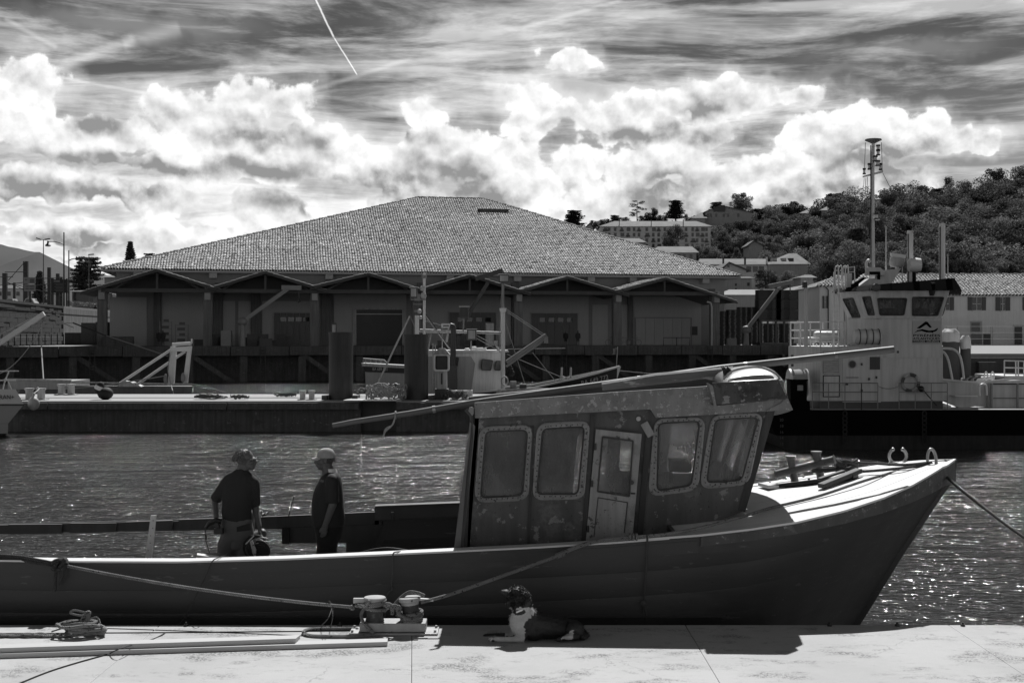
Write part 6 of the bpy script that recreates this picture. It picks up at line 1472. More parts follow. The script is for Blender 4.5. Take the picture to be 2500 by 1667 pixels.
# lettered board: mountain emblem and three lines
pz = T(2262, 812, 58.1); yf = 58.12
b = MB(); b.box(T(2228, 800, yf).x, T(2297, 800, yf).x, yf, yf+.025, T(2260, 840, yf).z, T(2260, 783, yf).z); sg = b.build('name_board', mat('board_grey', .36, .5, .03, 1), tug)
def glyph(pts, nm, th=.01): 
    b = MB(); b.plate(pts, [], lambda x, y: T(x, y, yf-.012), V(0, th, 0)); return b.build(nm, TBK, sg)
glyph([(2238, 801), (2260, 784.5), (2265, 786), (2275, 799), (2270, 800), (2261.5, 792), (2246, 802)], 'emblem')
glyph([(2232, 813), (2240, 806), (2252, 803.5), (2268, 807), (2280, 806), (2289, 801), (2291, 801.5), (2286, 808), (2279, 810.5), (2277, 812.5), (2274, 811.5), (2262, 811.5), (2250, 808), (2240, 809)], 'emblem')
text('PYRÉNÉES', .145, T(2229, 821.6, yf-.006), (1, 0, 0), (0, 0, 1), TBK, sg, width=1.19, bold=.002)
text('ATLANTIQUES', .145, T(2229, 829.2, yf-.006), (1, 0, 0), (0, 0, 1), TBK, sg, width=1.19, bold=.002)
b = MB(); b.box(T(2228, 800, yf).x, T(2295, 800, yf).x, yf-.008, yf, T(2260, 836, yf).z, T(2260, 831, yf).z); b.build('strip', TBK, sg)
text('CONSEIL GÉNÉRAL', .085, T(2230, 835.2, yf-.014), (1, 0, 0), (0, 0, 1), TWL, sg, width=1.15)
# side fittings
fy = 58.18
def fbox(px0, px1, y0, y1, m, nm, dep=.03, out=0): b = MB(); b.box(T(px0, 0, fy).x, T(px1, 0, fy).x, fy-dep-out, fy-out, T(0, y1, fy).z, T(0, y0, fy).z); return b.build(nm, m, tug)
lv = fbox(2009, 2048, 857, 912, GREY, 'louvre', .02)
for k in range(11):
    b = MB(); z = T(0, 911-k*5, fy).z; b.hexa([V(T(2010, 0, fy).x, fy-.06, z), V(T(2047, 0, fy).x, fy-.06, z), V(T(2047, 0, fy).x, fy-.02, z+.04), V(T(2010, 0, fy).x, fy-.02, z+.04)], [V(T(2010, 0, fy).x, fy-.06, z+.015), V(T(2047, 0, fy).x, fy-.06, z+.015), V(T(2047, 0, fy).x, fy-.02, z+.055), V(T(2010, 0, fy).x, fy-.02, z+.055)]); b.build('louvre_blade', TW, lv)
fbox(2009, 2050, 916, 969, TBK, 'hatch_seal', .015); fbox(2011, 2048, 918, 967, TW, 'hatch', .03)
fbox(2057, 2150, 862, 982, TW, 'door_panel', .025); fbox(2123, 2148, 871, 902, STEELD, 'side_window', .03, .01)
b = MB(); c = T(2080.5, 889, fy-.03); b.cyl(c, c-V(0, .02, 0), .15, n=18); b.build('porthole', BLACK, tug); b = MB(); b.tube([c+V(.16*math.cos(a), -.03, .16*math.sin(a)) for a in np.linspace(0, 6.28, 19)], .02, 5); b.build('porthole_rim', GREY, tug)
fbox(2065, 2095, 920.5, 922, STEELD, 'door_bar', .05, .02); fbox(2063, 2070, 934, 940, STEELD, 'latch', .05, .02); fbox(2189, 2194, 856, 862, GREYD, 'vent', .05)
for (x_, y_) in ((2103, 889), (2121, 925), (2139, 921), (2103, 953)): fbox(x_-2, x_+2, y_-3, y_+3, STEELD, 'clip', .05, .02)
# lifebuoy
c = T(2223, 934, fy-.12)
for k in range(8):
    a0_ = k*PI/4+.12; b = MB(); b.tube([c+V(.36*math.cos(a), 0, .36*math.sin(a)) for a in np.linspace(a0_, a0_+PI/4, 6)], .075, 8); b.build('lifebuoy_ring', GREYD if k % 2 else WHITED, tug)
# railings
def rail(x0_, x1_, d, zl, zh, bars, posts, m, nm='railing', y1=None, r_=.022):
    b = MB(); d1 = y1 or d; a_, c_ = XY(x0_, d, 0), XY(x1_, d1, 0)
    for k in range(posts): p = a_.lerp(c_, k/(posts-1)); b.cyl(p+V(0, 0, zl), p+V(0, 0, zh), r_, n=6)
    for k in range(bars): z = zl+(zh-zl)*(k+1)/bars; b.cyl(a_+V(0, 0, z), c_+V(0, 0, z), r_, n=6)
    return b.build(nm, m, tug)
rail(1983, 2103, TD+.1, dz0, T(0, 935).z, 3, 4, GREY); rail(2103, 2143, TD+.1, dz0, T(0, 935).z, 3, 2, GREY); rail(2195, 2313, TD+.1, dz0, T(0, 935).z, 3, 4, GREY)
b = MB(); b.tube(sag(T(2143, 942, TD+.1), T(2195, 942, TD+.1), .12), .014, 5); b.build('chain', GREY, tug)
zu = T(0, 786, 59).z
rail(2003, 2063, 58.3, zt, zu, 3, 3, TWL, r_=.03); rail(1930, 2003, 61, zt, T(0, 787, 59).z, 3, 4, TWL, y1=58.3, r_=.035); rail(1930, 2048, 63, zt, zu+.05, 3, 4, TWL, r_=.03)
b = MB()
for s in (0, .36): b.cyl(XY(2036, 59.5, zt)+V(s*.6, 0, 0), XY(2036, 59.5, 7.9)+V(s*.6, 0, 0), .035, n=6)
for k in range(13): b.cyl(XY(2036, 59.5, zt+.2+k*.27), XY(2036, 59.5, zt+.2+k*.27)+V(.22, 0, 0), .02, n=5)
b.build('ladder', TWL, tug)
for k, (xa, xb) in enumerate(((2039, 2045), (2047, 2053), (2058, 2062), (2064, 2069))):
    b = MB(); b.tube(smoothpath([XY(xa, 59.5, zc+.1), XY(xa, 59.5, 8.0), XY(xa+3, 59.5, 8.15), XY(xb+2, 59.5, 8.1), XY(xb+1, 59.6, zc+.2)]), .03, 6); b.build('roof_rail', TWL, tug)
b = MB(); b.tube([T(2052, 662, 59.5), T(2056, 655, 59.5), T(2086, 651, 59.5), T(2087, 690, 59.5)], .03, 6); b.tube([T(2070, 664, 59.4), T(2085, 664, 59.4)], .02, 5); b.build('roof_rail', TWL, tug)
b = MB(); b.box(T(2067, 0, 59.6).x, T(2079, 0, 59.6).x, 59.5, 60, T(0, 706, 59.6).z, T(0, 667, 59.6).z); b.build('roof_box', TW, tug)
def rpoly(pts, d, th, m, nm): b = MB(); b.plate(pts, [], lambda x, y: T(x, y, d), V(0, th, 0)); return b.build(nm, m, tug)
rpoly([(2097, 706), (2098, 698), (2122, 680), (2136, 680), (2137, 662), (2200, 655), (2172, 700), (2172, 706)], 59.2, 1.0, TW, 'roof_housing')
rpoly([(2116, 655), (2121, 652), (2150, 653), (2160, 664), (2160, 672), (2117, 672)], 59.0, .3, TW, 'mast_step')
rpoly([(2123, 663), (2149, 663), (2149, 682), (2142, 682), (2142, 670), (2123, 670)], 58.97, .05, TBK, 'exhaust_mark'); rpoly([(2080, 708), (2082, 694), (2108, 677), (2116, 678), (2097, 693), (2095, 708)], 59.05, .3, TBK, 'canvas_cover')
# tall mast
b = MB(); b.tube([T(2130, 655, 59.2), T(2130, 440, 59.2), T(2132, 348, 59.2)], [.11, .09, .07], 10); b.build('mast', TWL, tug)
b = MB(); b.cyl(T(2126, 655, 59.1), T(2126, 355, 59.1), .025, n=5); b.build('mast_cable', CABLE, tug)
b = MB(); c = T(2132, 344, 59.2); b.lathe([(.0, .08), (.36, .07), (.38, .02), (.25, -.04), (.08, -.12), (0, -.12)], c, 20); b.build('mast_disc', GREY, tug)
b = MB(); b.hexa([T(2106, 434, 59.2), T(2106, 434, 59.4), T(2156, 422, 59.4), T(2156, 422, 59.2)], [T(2106, 430, 59.2), T(2106, 430, 59.4), T(2156, 416, 59.4), T(2156, 416, 59.2)]); b.build('crosstree', TWL, tug)
def lampm(px, y, d, h, r_, nm='mast_lamp'):
    c = T(px, y, d); o = bpy.data.objects.new(nm, None); link(o, tug); ORG[o.name] = org(tug)
    b = MB(); b.lathe([(0, h), (r_*1.1, h), (r_*1.1, h*.75), (r_*.8, h*.7)], c, 10); b.lathe([(r_*1.1, h*.2), (r_*1.1, 0), (0, 0)], c, 10); b.build('lamp_body', BLACK, o); b = MB(); b.lathe([(r_*.75, h*.74), (r_*.75, h*.18)], c, 10); b.build('lamp_glass', TWL, o)
for a_ in ((2144, 368, 59.0, .26, .09), (2144, 380, 59.0, .26, .09), (2137, 394, 59.0, .25, .1), (2143, 406, 58.9, .26, .11), (2150, 416, 59.0, .32, .08), (2110, 426, 59.0, .28, .07), (2122, 415, 59.2, .3, .07), (2140, 536, 59.0, .3, .1)): lampm(*a_)
b = MB(); b.box(T(2135, 0, 59.1).x, T(2146, 0, 59.1).x, 58.9, 59.2, T(0, 538, 59.1).z, T(0, 536, 59.1).z); b.build('lamp_bracket', TWL, tug)
b = MB()
for (xa, ya, xb, yb) in ((2113, 348, 2110, 426), (2152, 348, 2154, 418), (2110, 434, 2100, 560), (2114, 434, 2106, 600), (2118, 432, 2112, 600), (2156, 424, 2230, 570)): b.cyl(T(xa, ya, 59.2), T(xb, yb, 59.4), .012, n=4)
b.build('stays', CABLE, tug)
b = MB(); b.tube(smoothpath([T(2116, 655, 59.1), T(2115, 643, 59.1), T(2120, 636, 59.1), T(2125, 640, 59.1)]), .07, 8); b.build('goose_neck', TWL, tug)
for px, y0, y1, r_, m in ((2163, 553, 700, .035, TWL), (2203, 640, 695, .03, TWL), (2314, 620, 690, .03, TWL)): b = MB(); b.tube([T(px, y1, 59.4), T(px, y0, 59.4)], [r_, r_*.6], 6); b.build('aerial', m, tug)
for px, y0 in ((2222, 563), (2300, 546)): b = MB(); b.cyl(T(px, 700, 59.6), T(px, y0, 59.6), .14, n=12); b.build('exhaust_pipe', TWL, tug); b = MB(); b.cyl(T(px-5, 690, 59.5), T(px-5, y0+8, 59.5), .03, n=6); b.build('pipe_cable', STEELD, tug)
b = MB(); b.cyl(T(2220, 562, 59.6), T(2219, 552, 59.6), .13, n=10); b.build('pipe_cap', TBK, tug); b = MB(); b.lathe([(.13, 0), (.15, .03), (.15, .1)], T(2305, 542, 59.6), 10); b.build('pipe_cap', GREYD, tug)
b = MB(); b.lathe([(0, .22), (.3, .22), (.34, .1), (.34, -.1), (.3, -.2), (0, -.2)], T(2190, 640, 59.4), 14); b.build('radar_base', WHITED, tug); b = MB(); b.beam(T(2175, 622, 59.2), T(2210, 627, 59.2), .2, .16); b.build('radar_scanner', TWL, tug); b = MB(); b.cyl(T(2190, 645, 59.4), T(2190, 662, 59.4), .09, n=8); b.build('radar_post', TWL, tug)
b = MB(); c = T(2233, 647, 59); b.lathe([(0, -.28), (.30, -.25), (.33, 0), (.30, .25), (0, .28)], c, 14, axis='x'); b.build('sat_drum', TWL, tug); b = MB(); b.cyl(T(2232, 655, 59), T(2232, 700, 59.3), .09, n=8); b.build('drum_post', BLACK, tug)
b = MB(); c = T(2275, 700, 57.9); b.lathe([(0, .2), (.2, .18), (.2, -.1), (.1, -.4)], c, 10); b.build('searchlight', BLACK, tug)
# canisters on the upper deck, winch drum, bin
def canister(px0, px1, y, d, r_, m, nm='liferaft_canister'):
    a_, c_ = T(px0, y, d), T(px1, y, d); o_ = MB(); L = (c_-a_).length; o_.lathe([(0, 0), (r_*.8, .02), (r_, .12), (r_, L*.48), (r_*1.06, L*.49), (r_*1.06, L*.51), (r_, L*.52), (r_, L-.12), (r_*.8, L-.02), (0, L)], a_, 16, axis='x'); return o_.build(nm, m, tug)
CAN = mat('canister_white', .5, .5, .05, 2)
canister(2084, 2150, 822, 58.0, .33, CAN); canister(1986, 2050, 822, 60.5, .26, CAN); canister(1960, 1990, 833, 60, .2, CAN)
b = MB()
for px in (2096, 2112, 2128, 2144): b.tube([T(px, 822, 58.0)+V(0, .345*math.cos(a), .345*math.sin(a)) for a in np.linspace(0, 6.28, 15)], .02, 5)
b.build('canister_straps', BLACK, tug); fbox(2101, 2146, 820.5, 824.5, TBK, 'canister_band', .03, .2)
b = MB(); c = T(1952, 934, 58.6)
b.lathe([(.2, -.5), (.62, -.5), (.64, -.42), (.3, -.38), (.3, .2), (.64, .24), (.62, .32), (.2, .32)], c, 24, axis='x'); b.build('winch_drum', TWL, tug); b = MB(); b.lathe([(.58, -.3), (.60, 0), (.58, .25)], c, 20, axis='x'); b.build('winch_rope', ROPE, tug)
b = MB(); b.box(T(1930, 0, 57.9).x, T(1970, 0, 57.9).x, 57.9, 58.7, dz0, T(0, 929, 57.9).z); b.box(T(1928, 0, 57.9).x, T(1972, 0, 57.9).x, 57.85, 58.75, T(0, 929, 57.9).z, T(0, 926, 57.9).z); b.box(T(1962, 0, 57.9).x, T(1978, 0, 57.9).x, 57.95, 58.5, dz0, T(0, 980, 57.9).z); b.build('black_locker', TBK, tug)
b = MB(); b.box(T(1947, 0, 57.85).x, T(1961, 0, 57.85).x, 57.86, 57.895, T(0, 953, 57.9).z, T(0, 940, 57.9).z); b.build('placard', GREY, tug)
b = MB(); b.box(T(1964, 0, 59).x, T(1966, 0, 59).x+.1, 58.9, 59.1, zt, T(0, 703, 59).z); b.build('signal_post', TW, tug); b = MB(); b.lathe([(0, .3), (.12, .28), (.12, .0)], T(1965, 703, 59), 8); b.build('post_lamp', BLACK, tug)
for px in (1932, 1953): fbox(px-3, px+3, 867, 897, STEELD, 'slot_window', .04, -1.6)
b = MB()
for k in range(12): b.ball(T(1985+k*8.5, 841+(k % 2), 59.6), .05, 6, 4)
b.build('deck_lights', TWL, tug)
# aft working deck: bent pipes, low bulwark, towing gear
for pts in ([(2300, 850), (2325, 852), (2341, 864), (2349, 890), (2353, 925)], [(2293, 857), (2304, 860), (2314, 876), (2320, 900), (2325, 926)], [(2285, 866), (2290, 872), (2295, 895), (2300, 925)]):
    b = MB(); b.tube(smoothpath([T(x, y, 58.6) for x, y in pts]), .055, 8); b.build('bent_pipe', TWL, tug)
b = MB(); b.plate([(2300, 927), (2375, 934), (2400, 932), (2420, 930), (2560, 926), (2560, 996), (2455, 996), (2380, 992), (2345, 996), (2296, 975)], [], lambda x, y: T(x, y, 59.6), V(0, .4, 0)); b.build('bulwark', TW, tug)
b = MB(); b.tube([T(2300, 926, 59.5), T(2375, 933, 59.5), T(2420, 931, 59.5), T(2470, 925, 59.5), T(2560, 927, 59.5)], .05, 6); b.build('bulwark_rail', TWL, tug)
b = MB(); b.tube([T(2425, 937, 59.4), T(2560, 937, 59.4)], .035, 6); b.tube([T(2425, 972, 59.4), T(2560, 972, 59.4)], .02, 6); b.build('pipe', STEELD, tug)
for px in (2412, 2420, 2484): b = MB(); b.cyl(T(px, 935, 59.4), T(px, 998, 59.4), .06, n=7); b.build('stanchion', GREY, tug)
b = MB(); b.tube(smoothpath([T(2392, 965, 59.3), T(2391, 945, 59.3), T(2398, 938, 59.3), T(2408, 942, 59.3), T(2409, 965, 59.3)]), .05, 7); b.build('towing_eye', TWL, tug)
b = MB(); b.beam(T(2350, 927, 60.5), T(2420, 922, 60.5), .5, .16); b.build('gangway_beam', TW, tug)
for k in range(5): b = MB(); b.tube(smoothpath([T(2352+k*7, 930, 60), T(2356+k*7, 922, 60), T(2366+k*7, 920, 60)]), .06, 6); b.build('hose_loop', ROPE if k % 2 else ROPED, tug)
for px in (2407, 2423): b = MB(); b.tube([T(px, 918, 60)+V(.08*math.cos(a), 0, .19*math.sin(a)) for a in np.linspace(0, 6.28, 15)], .03, 6); b.build('hand_wheel', TWL, tug)
b = MB(); b.box(T(2330, 0, 59).x, T(2385, 0, 59).x, 58.9, 59.6, T(0, 968, 59).z, T(0, 966, 59).z); b.build('deck_plate', TWL, tug)
b = MB(); b.cyl(T(2250, 948, 57.9), T(2287, 990, 57.95), .025, n=5); b.ball(T(2249, 949, 57.9), .14, 8, 6); b.build('hanging_hose', BLACK, tug)
# upper railing of another boat beyond
ob = thing('moored_launch', 'part of a pale launch with railing beyond the work vessel at the right edge', 'boat', V(P(2500, 900, 72).x, 72, 0))
b = MB()
for px in (2452, 2480, 2486, 2500, 2530): b.cyl(P(px, 925, 72), P(px, 880, 72), .04, n=5)
for y in (880, 897, 912): b.cyl(P(2452, y, 72), P(2700, y+6, 72), .04, n=5)
b.build('railing', TWL, ob); b = MB(); b.box(P(2447, 0, 72).x, P(2700, 0, 72).x, 71.8, 76, 0.2, P(0, 922, 72).z); b.build('hull', GREY, ob); b = MB(); b.box(P(2444, 0, 72).x, P(2700, 0, 72).x, 71.6, 76.1, P(0, 922, 72).z, P(0, 917, 72).z); b.build('gunwale', TWL, ob)
# grey piles with white sacks beyond the bridge
for px, w, y0, lab in ((2320, 42, 828, 'thick grey pile with a white wrapped top right of the bridge'), (2357, 25, 845, 'thinner grey pile with a white wrapped top beside the thick one')):
    d = 78; c = P(px, 820, d); r_ = w/2*d/F; z = P(0, y0, d).z; b = MB(); b.cyl(V(c.x, d, -2), V(c.x, d, z), r_, n=20); t = tag(b.build('mooring_pile', mat('pile_grey', .07, .8, .1, 1) if w > 30 else MT['pile_grey']), lab, 'pile', 'piles behind the work vessel')
    b = MB(); b.lathe([(r_*1.05, z-.15), (r_*1.1, z+.1), (r_*1.0, z+.42), (r_*.6, z+.62), (0, z+.6)], V(c.x, d, 0), 20)
    for v in b.v: v += V(0, 0, .06*noise.noise(v*3))+V(.05, 0, 0)*noise.noise(v*4)
    b.build('white_wrap', WHITE, t)
# ------------------------------------------------------------------ trawler behind the pontoon
RD = 84.0
def K(x, y, d=RD): return P(x, y, d)
tr = thing('trawler', 'small fishing trawler with white cabin and masts behind the far pontoon', 'boat', V(K(1200, 900).x, RD+2, 0), 'fishing boats beyond the pontoon')
HB = mat('trawler_black', .006, .5, .2, 1, bump=.05)
def hullform(pts, d0, half, m_side, parent, flare=.25, zb=-.4, nm='hull'):
    """pts: (photo x, photo y) sheer from stern to bow; bow tapers to the centreline"""
    n = len(pts); b = MB(); vs = []
    for i, (x, y) in enumerate(pts):
        s = i/(n-1); k = 1 if s < .55 else (1-((s-.55)/.45)**1.8); yc = d0+half; p = P(x, y, d0+half*(1-k)); k0 = k*(.75 if s < .6 else .75*(1-(s-.6)/.4*.5)); vs += [V(p.x, yc-half*k, p.z), V(p.x-(0 if s < .9 else flare*6*(s-.9)), yc-half*k0, zb), V(p.x-(0 if s < .9 else flare*6*(s-.9)), yc+half*k0, zb), V(p.x, yc+half*k, p.z)]
    fs = []
    for i in range(n-1):
        for q in (0, 1, 2): fs.append((i*4+q, i*4+q+1, (i+1)*4+q+1, (i+1)*4+q))
    fs.append((0, 1, 2, 3)); b.add(vs, fs); o = b.build(nm, m_side, parent)
    b = MB(); 
    for side in (0, 3): b.tube([vs[i*4+side]+V(0, 0, .02) for i in range(n)], .07, 6)
    b.build('gunwale', TWL, parent)
    b = MB(); b.add([vs[i*4+q]-V(0, 0, .35) for i in range(n) for q in (0, 3)], [(2*i, 2*i+1, 2*i+3, 2*i+2) for i in range(n-1)]); b.build('deck', GREY, parent)
    return vs
hullform([(902, 941), (925, 956), (985, 963), (1100, 963), (1190, 956), (1300, 947), (1400, 926), (1460, 911), (1512, 895)], 82.5, 2.4, HB, tr)
b = MB(); b.hexa([K(1490, 950, 84.8), K(1500, 950, 84.8), K(1500, 950, 85), K(1490, 950, 85)], [K(1505, 894, 84.8), K(1516, 894, 84.8), K(1516, 894, 85), K(1505, 894, 85)]); b.build('stem_post', TWL, tr)
text('BA 649 772', .40, K(1420, 941, 82.7), (1, .1, .24), (-.2, 0, 1), WHITED, tr, 'registration', width=1.75)
b = MB(); b.plate([(1210, 960), (1216, 952), (1290, 947), (1340, 948), (1300, 956), (1240, 961)], [], lambda x, y: K(x, y, 82.3), V(0, .6, 0)); b.build('upturned_dinghy', WHITED, tr)
CABW = mat('trawler_white', .68, .5, .06, 1, streak=.15, spots=((2, .66, .28, .1),)); CABG = mat('trawler_grey', .33, .5, .08, .8, streak=.15)
zb_, zt_ = K(0, 966).z, K(0, 860).z
a_ = [XY(1046, 83.2, 0), XY(1152, 83.2, 0), XY(1226, 85.2, 0), XY(1226, 87, 0), XY(1046, 87, 0)]
slab([p+V(0, 0, zb_) for p in a_], [p+V(.15 if i in (1, 2) else 0, 0, zt_) for i, p in enumerate(a_)], CABW, 'cabin', tr)
b = MB(); b.add([a_[0]+V(0, -.03, zb_), a_[1]+V(-.1, -.03, zb_), a_[1]+V(.22, -.03, zt_-.7), a_[1]+V(-.05, -.03, zt_-.25), a_[0]+V(0, -.03, zt_-.25)], [(0, 1, 2, 3, 4)]); b.build('side_shade', CABG, tr)  # grey sheet paints the near cabin side as shaded, front face left lighter
slab([p+V(0, 0, zt_) for p in (XY(1042, 83.0, 0), XY(1155, 82.9, 0), XY(1243, 85.2, 0), XY(1240, 87.3, 0), XY(1042, 87.2, 0))], [p+V(0, 0, zt_+.14) for p in (XY(1044, 83.1, 0), XY(1155, 83, 0), XY(1240, 85.2, 0), XY(1238, 87.2, 0), XY(1044, 87.1, 0))], TWL, 'cabin_roof', tr)
def onobl(px, y): s = (px-1152)/(1226-1152); d = 83.2+2*s; return K(px, y, d-.40)
for q in ([(1176, 876), (1204, 879), (1199, 905), (1174, 903)], [(1210, 880), (1226, 881), (1222, 905), (1206, 904)]):
    b = MB(); b.plate(rquad(q, 4), [], onobl, V(0, .05, 0)); w_ = b.build('window', BLACK, tr); b = MB(); b.plate(rquad([(q[0][0]+2, q[0][1]+2), (q[1][0]-2, q[1][1]+2), (q[2][0]-2, q[2][1]-2), (q[3][0]+2, q[3][1]-2)], 3), [], lambda x, y: onobl(x, y)-V(0, .02, 0), V(0, .015, 0)); b.build('pane', mat('sky_glass', .12, .15, .3, 1) if 'sky_glass' not in MT else MT['sky_glass'], w_)
b = MB(); b.plate(rquad([(1092, 870), (1121, 872), (1117, 896), (1088, 893)], 4), [], lambda x, y: K(x, y, 83.1), V(0, .05, 0)); b.build('side_window', STEELD, tr)
b = MB(); b.tube([K(1104, 962, 82.6), K(1104, 893, 82.6), ], .32, 12); b.build('exhaust_casing', GREYD, tr); b = MB(); b.tube(smoothpath([K(1106, 893, 82.6), K(1107, 810, 82.6), K(1106, 798, 82.6), K(1099, 795, 82.6)]), .17, 10); b.build('exhaust_pipe', STEELD, tr)
b = MB()
for px in (1057, 1063): b.cyl(K(px, 962, 82.9), K(px, 838, 82.9), .04, n=5)
for k in range(11): b.cyl(K(1057, 955-k*11, 82.9), K(1063, 955-k*11, 82.9), .03, n=4)
b.build('ladder', WHITED, tr)
# masts, booms, lights
def bar(pts, r_, m, nm, n=7): b = MB(); b.tube([K(*p) if len(p) == 3 else K(p[0], p[1]) for p in pts], r_, n); return b.build(nm, m, tr)
bar([(1228, 960), (1228, 755)], .15, TWL, 'mast'); bar([(1228, 755), (1228, 690)], .09, GREY, 'mast_top'); bar([(1018, 960), (1018, 770)], .14, TWL, 'mast'); bar([(1036, 962), (1036, 665)], .09, TWL, 'mast')
bar([(1025, 806), (1225, 813)], .09, WHITED, 'cross_bar'); bar([(1022, 810), (1140, 812), (1225, 812)], .05, WHITED, 'cross_bar')
b = MB(); b.plate([(1219, 752), (1237, 752), (1235, 760), (1230, 764), (1226, 764), (1220, 760)], [], lambda x, y: K(x, y, 83.8), V(0, .4, 0)); b.build('mast_head', TWL, tr)
bar([(1037, 768), (1110, 868), ], .045, WHITED, 'stay_tube'); bar([(1038, 765), (1060, 795), (1112, 870)], .03, STEELD, 'stay_tube')
def flood(px0, px1, y0, y1, lit, d=83.6, nm='floodlight'):
    o = bpy.data.objects.new(nm, None); link(o, tr); ORG[o.name] = org(tr)
    b = MB(); a_, c_ = K(px0, y1, d), K(px1, y0, d); b.box(a_.x, c_.x, d, d+.35, a_.z, c_.z); b.build('housing', GREYD, o)
    b = MB(); b.box(a_.x+.07, c_.x-.07, d-.03, d-.01, a_.z+.1, c_.z-.07); b.build('lens', WHITED if lit else STEELD, o)
    b = MB(); b.box(a_.x-.04, c_.x+.04, d-.06, d+.35, c_.z, c_.z+.04); b.build('hood', TWL, o)
flood(1218, 1243, 670, 690, 1); flood(1122, 1144, 749, 777, 0); flood(1140, 1163, 804, 831, 1); flood(1001, 1019, 702, 728, 1)
bar([(1132, 778), (1131, 808)], .05, GREY, 'lamp_pole'); bar([(1150, 832), (1150, 860)], .05, GREY, 'lamp_pole')
b = MB(); b.beam(K(1078, 795), K(1109, 795), .5, .28); b.build('radar_scanner', TWL, tr); b = MB(); b.plate([(1082, 794), (1096, 794), (1096, 796.5), (1082, 796.5)], [], lambda x, y: K(x, y, 83.7), V(0, .02, 0)); b.build('radar_stripe', GREYD, tr)
bar([(1080, 801), (1079, 912)], .03, WHITED, 'radar_pole'); bar([(1095, 801), (1090, 835)], .07, WHITED, 'radar_pole')
b = MB()
for (x, y, r_) in ((1034, 722, .2), (1031, 704, .17), (1024, 760, .15), (1027, 775, .12)): b.ball(K(x, y, 83.8), (r_, .15, r_), 8, 6)
b.build('mast_blocks', WHITED, tr)
b = MB(); b.box(K(1012, 0).x, K(1028, 0).x, 83.7, 84, K(0, 762).z, K(0, 757).z); b.box(K(1003, 0).x, K(1040, 0).x, 83.7, 83.9, K(0, 733).z, K(0, 730).z); b.box(K(1010, 0).x, K(1034, 0).x, 83.7, 83.9, K(0, 744).z, K(0, 742).z); b.box(K(1030, 0).x, K(1042, 0).x, 83.7, 83.9, K(0, 680).z, K(0, 672).z); b.build('mast_brackets', GREY, tr)['kind'] = 'stuff'
for (p0, p1, w_) in (((1237, 884), (1334, 818), .14), ((1240, 890), (1330, 828), .10), ((1236, 895), (1310, 842), .07)): bar([p0, p1], w_, GREY, 'boom')
b = MB(); b.box(K(1328, 0).x, K(1338, 0).x, 83.8, 84.1, K(0, 838).z, K(0, 822).z); b.build('boom_block', GREY, tr)
bar([(1212, 845), (1224, 862)], .06, TWL, 'horn_post'); b = MB(); b.lathe([(.05, 0), (.12, .2), (.12, .35)], K(1211, 845), 8); b.build('horn', WHITED, tr)
for (x0_, x1_, y0_, y1_) in ((1133, 1145, 850, 858), (1150, 1162, 846, 856), (1162, 1187, 849, 860), (1146, 1158, 858, 866)): b = MB(); b.box(K(x0_, 0).x, K(x1_, 0).x, 84.5, 85.2, K(0, y1_).z, K(0, y0_).z); b.build('roof_locker', TWL, tr, bevel=.05)
b = MB(); b.ball(K(1175, 864, 84.2), (.45, .3, .13), 10, 6); b.build('roof_pad', BLACKM, tr)
b = MB()
for (x0_, y0_, x1_, y1_) in ((1236, 755, 1334, 820), (1239, 762, 1332, 824), (1229, 770, 1284, 945), (1238, 852, 1380, 850), (1238, 865, 1370, 920), (1150, 818, 1225, 860), (1105, 870, 1215, 840), (1300, 860, 1360, 935), (1036, 782, 1080, 795), (1150, 812, 1225, 850), (1220, 800, 1220, 860), (1000, 772, 918, 945), (1003, 775, 1018, 812), (1038, 770, 1030, 830), (1228, 690, 1222, 745)):
    b.cyl(K(x0_, y0_), K(x1_, y1_), .022, n=4)
b.build('rigging', ROPE, tr)
bar([(1000, 772), (917, 947)], .06, WHITED, 'stern_derrick'); bar([(1052, 815), (1044, 862)], .05, GREY, 'gantry_strut')
b = MB()
for k in range(7): b.tube([K(1247+k*2, 938, 82.4)+V(0, .12*math.cos(a), .2*math.sin(a)) for a in np.linspace(0, 6.28, 9)], .04, 4)
b.tube([K(1232, 930, 82.5)+V(.2*math.cos(a), 0, .28*math.sin(a)) for a in np.linspace(0, 6.28, 13)], .05, 5); b.build('net_winch', WHITED, tr)
b = MB(); b.box(K(1268, 0).x, K(1285, 0).x, 82.4, 83, K(0, 948).z, K(0, 936).z); b.build('deck_box', STEELD, tr)
for px in (1371, 1393): bar([(px, 925, 83.5), (px+1, 897, 83.5)], .07, WHITED, 'horn_bitt')
b = MB()
for px in (1375, 1390): b.tube([K(px, 928, 83.4)+V(.26*math.cos(a), 0, .22*math.sin(a)) for a in np.linspace(0, PI, 9)], .03, 5)
b.build('fairlead_hoop', GREY, tr)
bar([(1505, 893), (1508, 846)], .03, WHITED, 'flag_staff'); b = MB(); b.grid(lambda u, v: K(1507-11*u+2*math.sin(v*4), 848+14*v+4*u, 84+.15*math.sin(u*5)), 4, 4); b.build('flag', mat('flag_cloth', .25, .8, .3, 4), tr, recalc=False)
for k in range(4): b = MB(); b.ball(K(1240+k*3, 890+k*7, 84.6), (.2, .2, .2), 8, 6); b.build('float', BLACKM, tr)
b = MB(); rg = random.Random(9)
for i in range(18): b.ball(K(rg.uniform(905, 975), rg.uniform(940, 958), 83.5), rg.uniform(.1, .22), 6, 4)
b.build('stern_gear', STEELD, tr)
bar([(1512, 905, 85), (1900, 942, 95)], .03, ROPE, 'bow_rope')
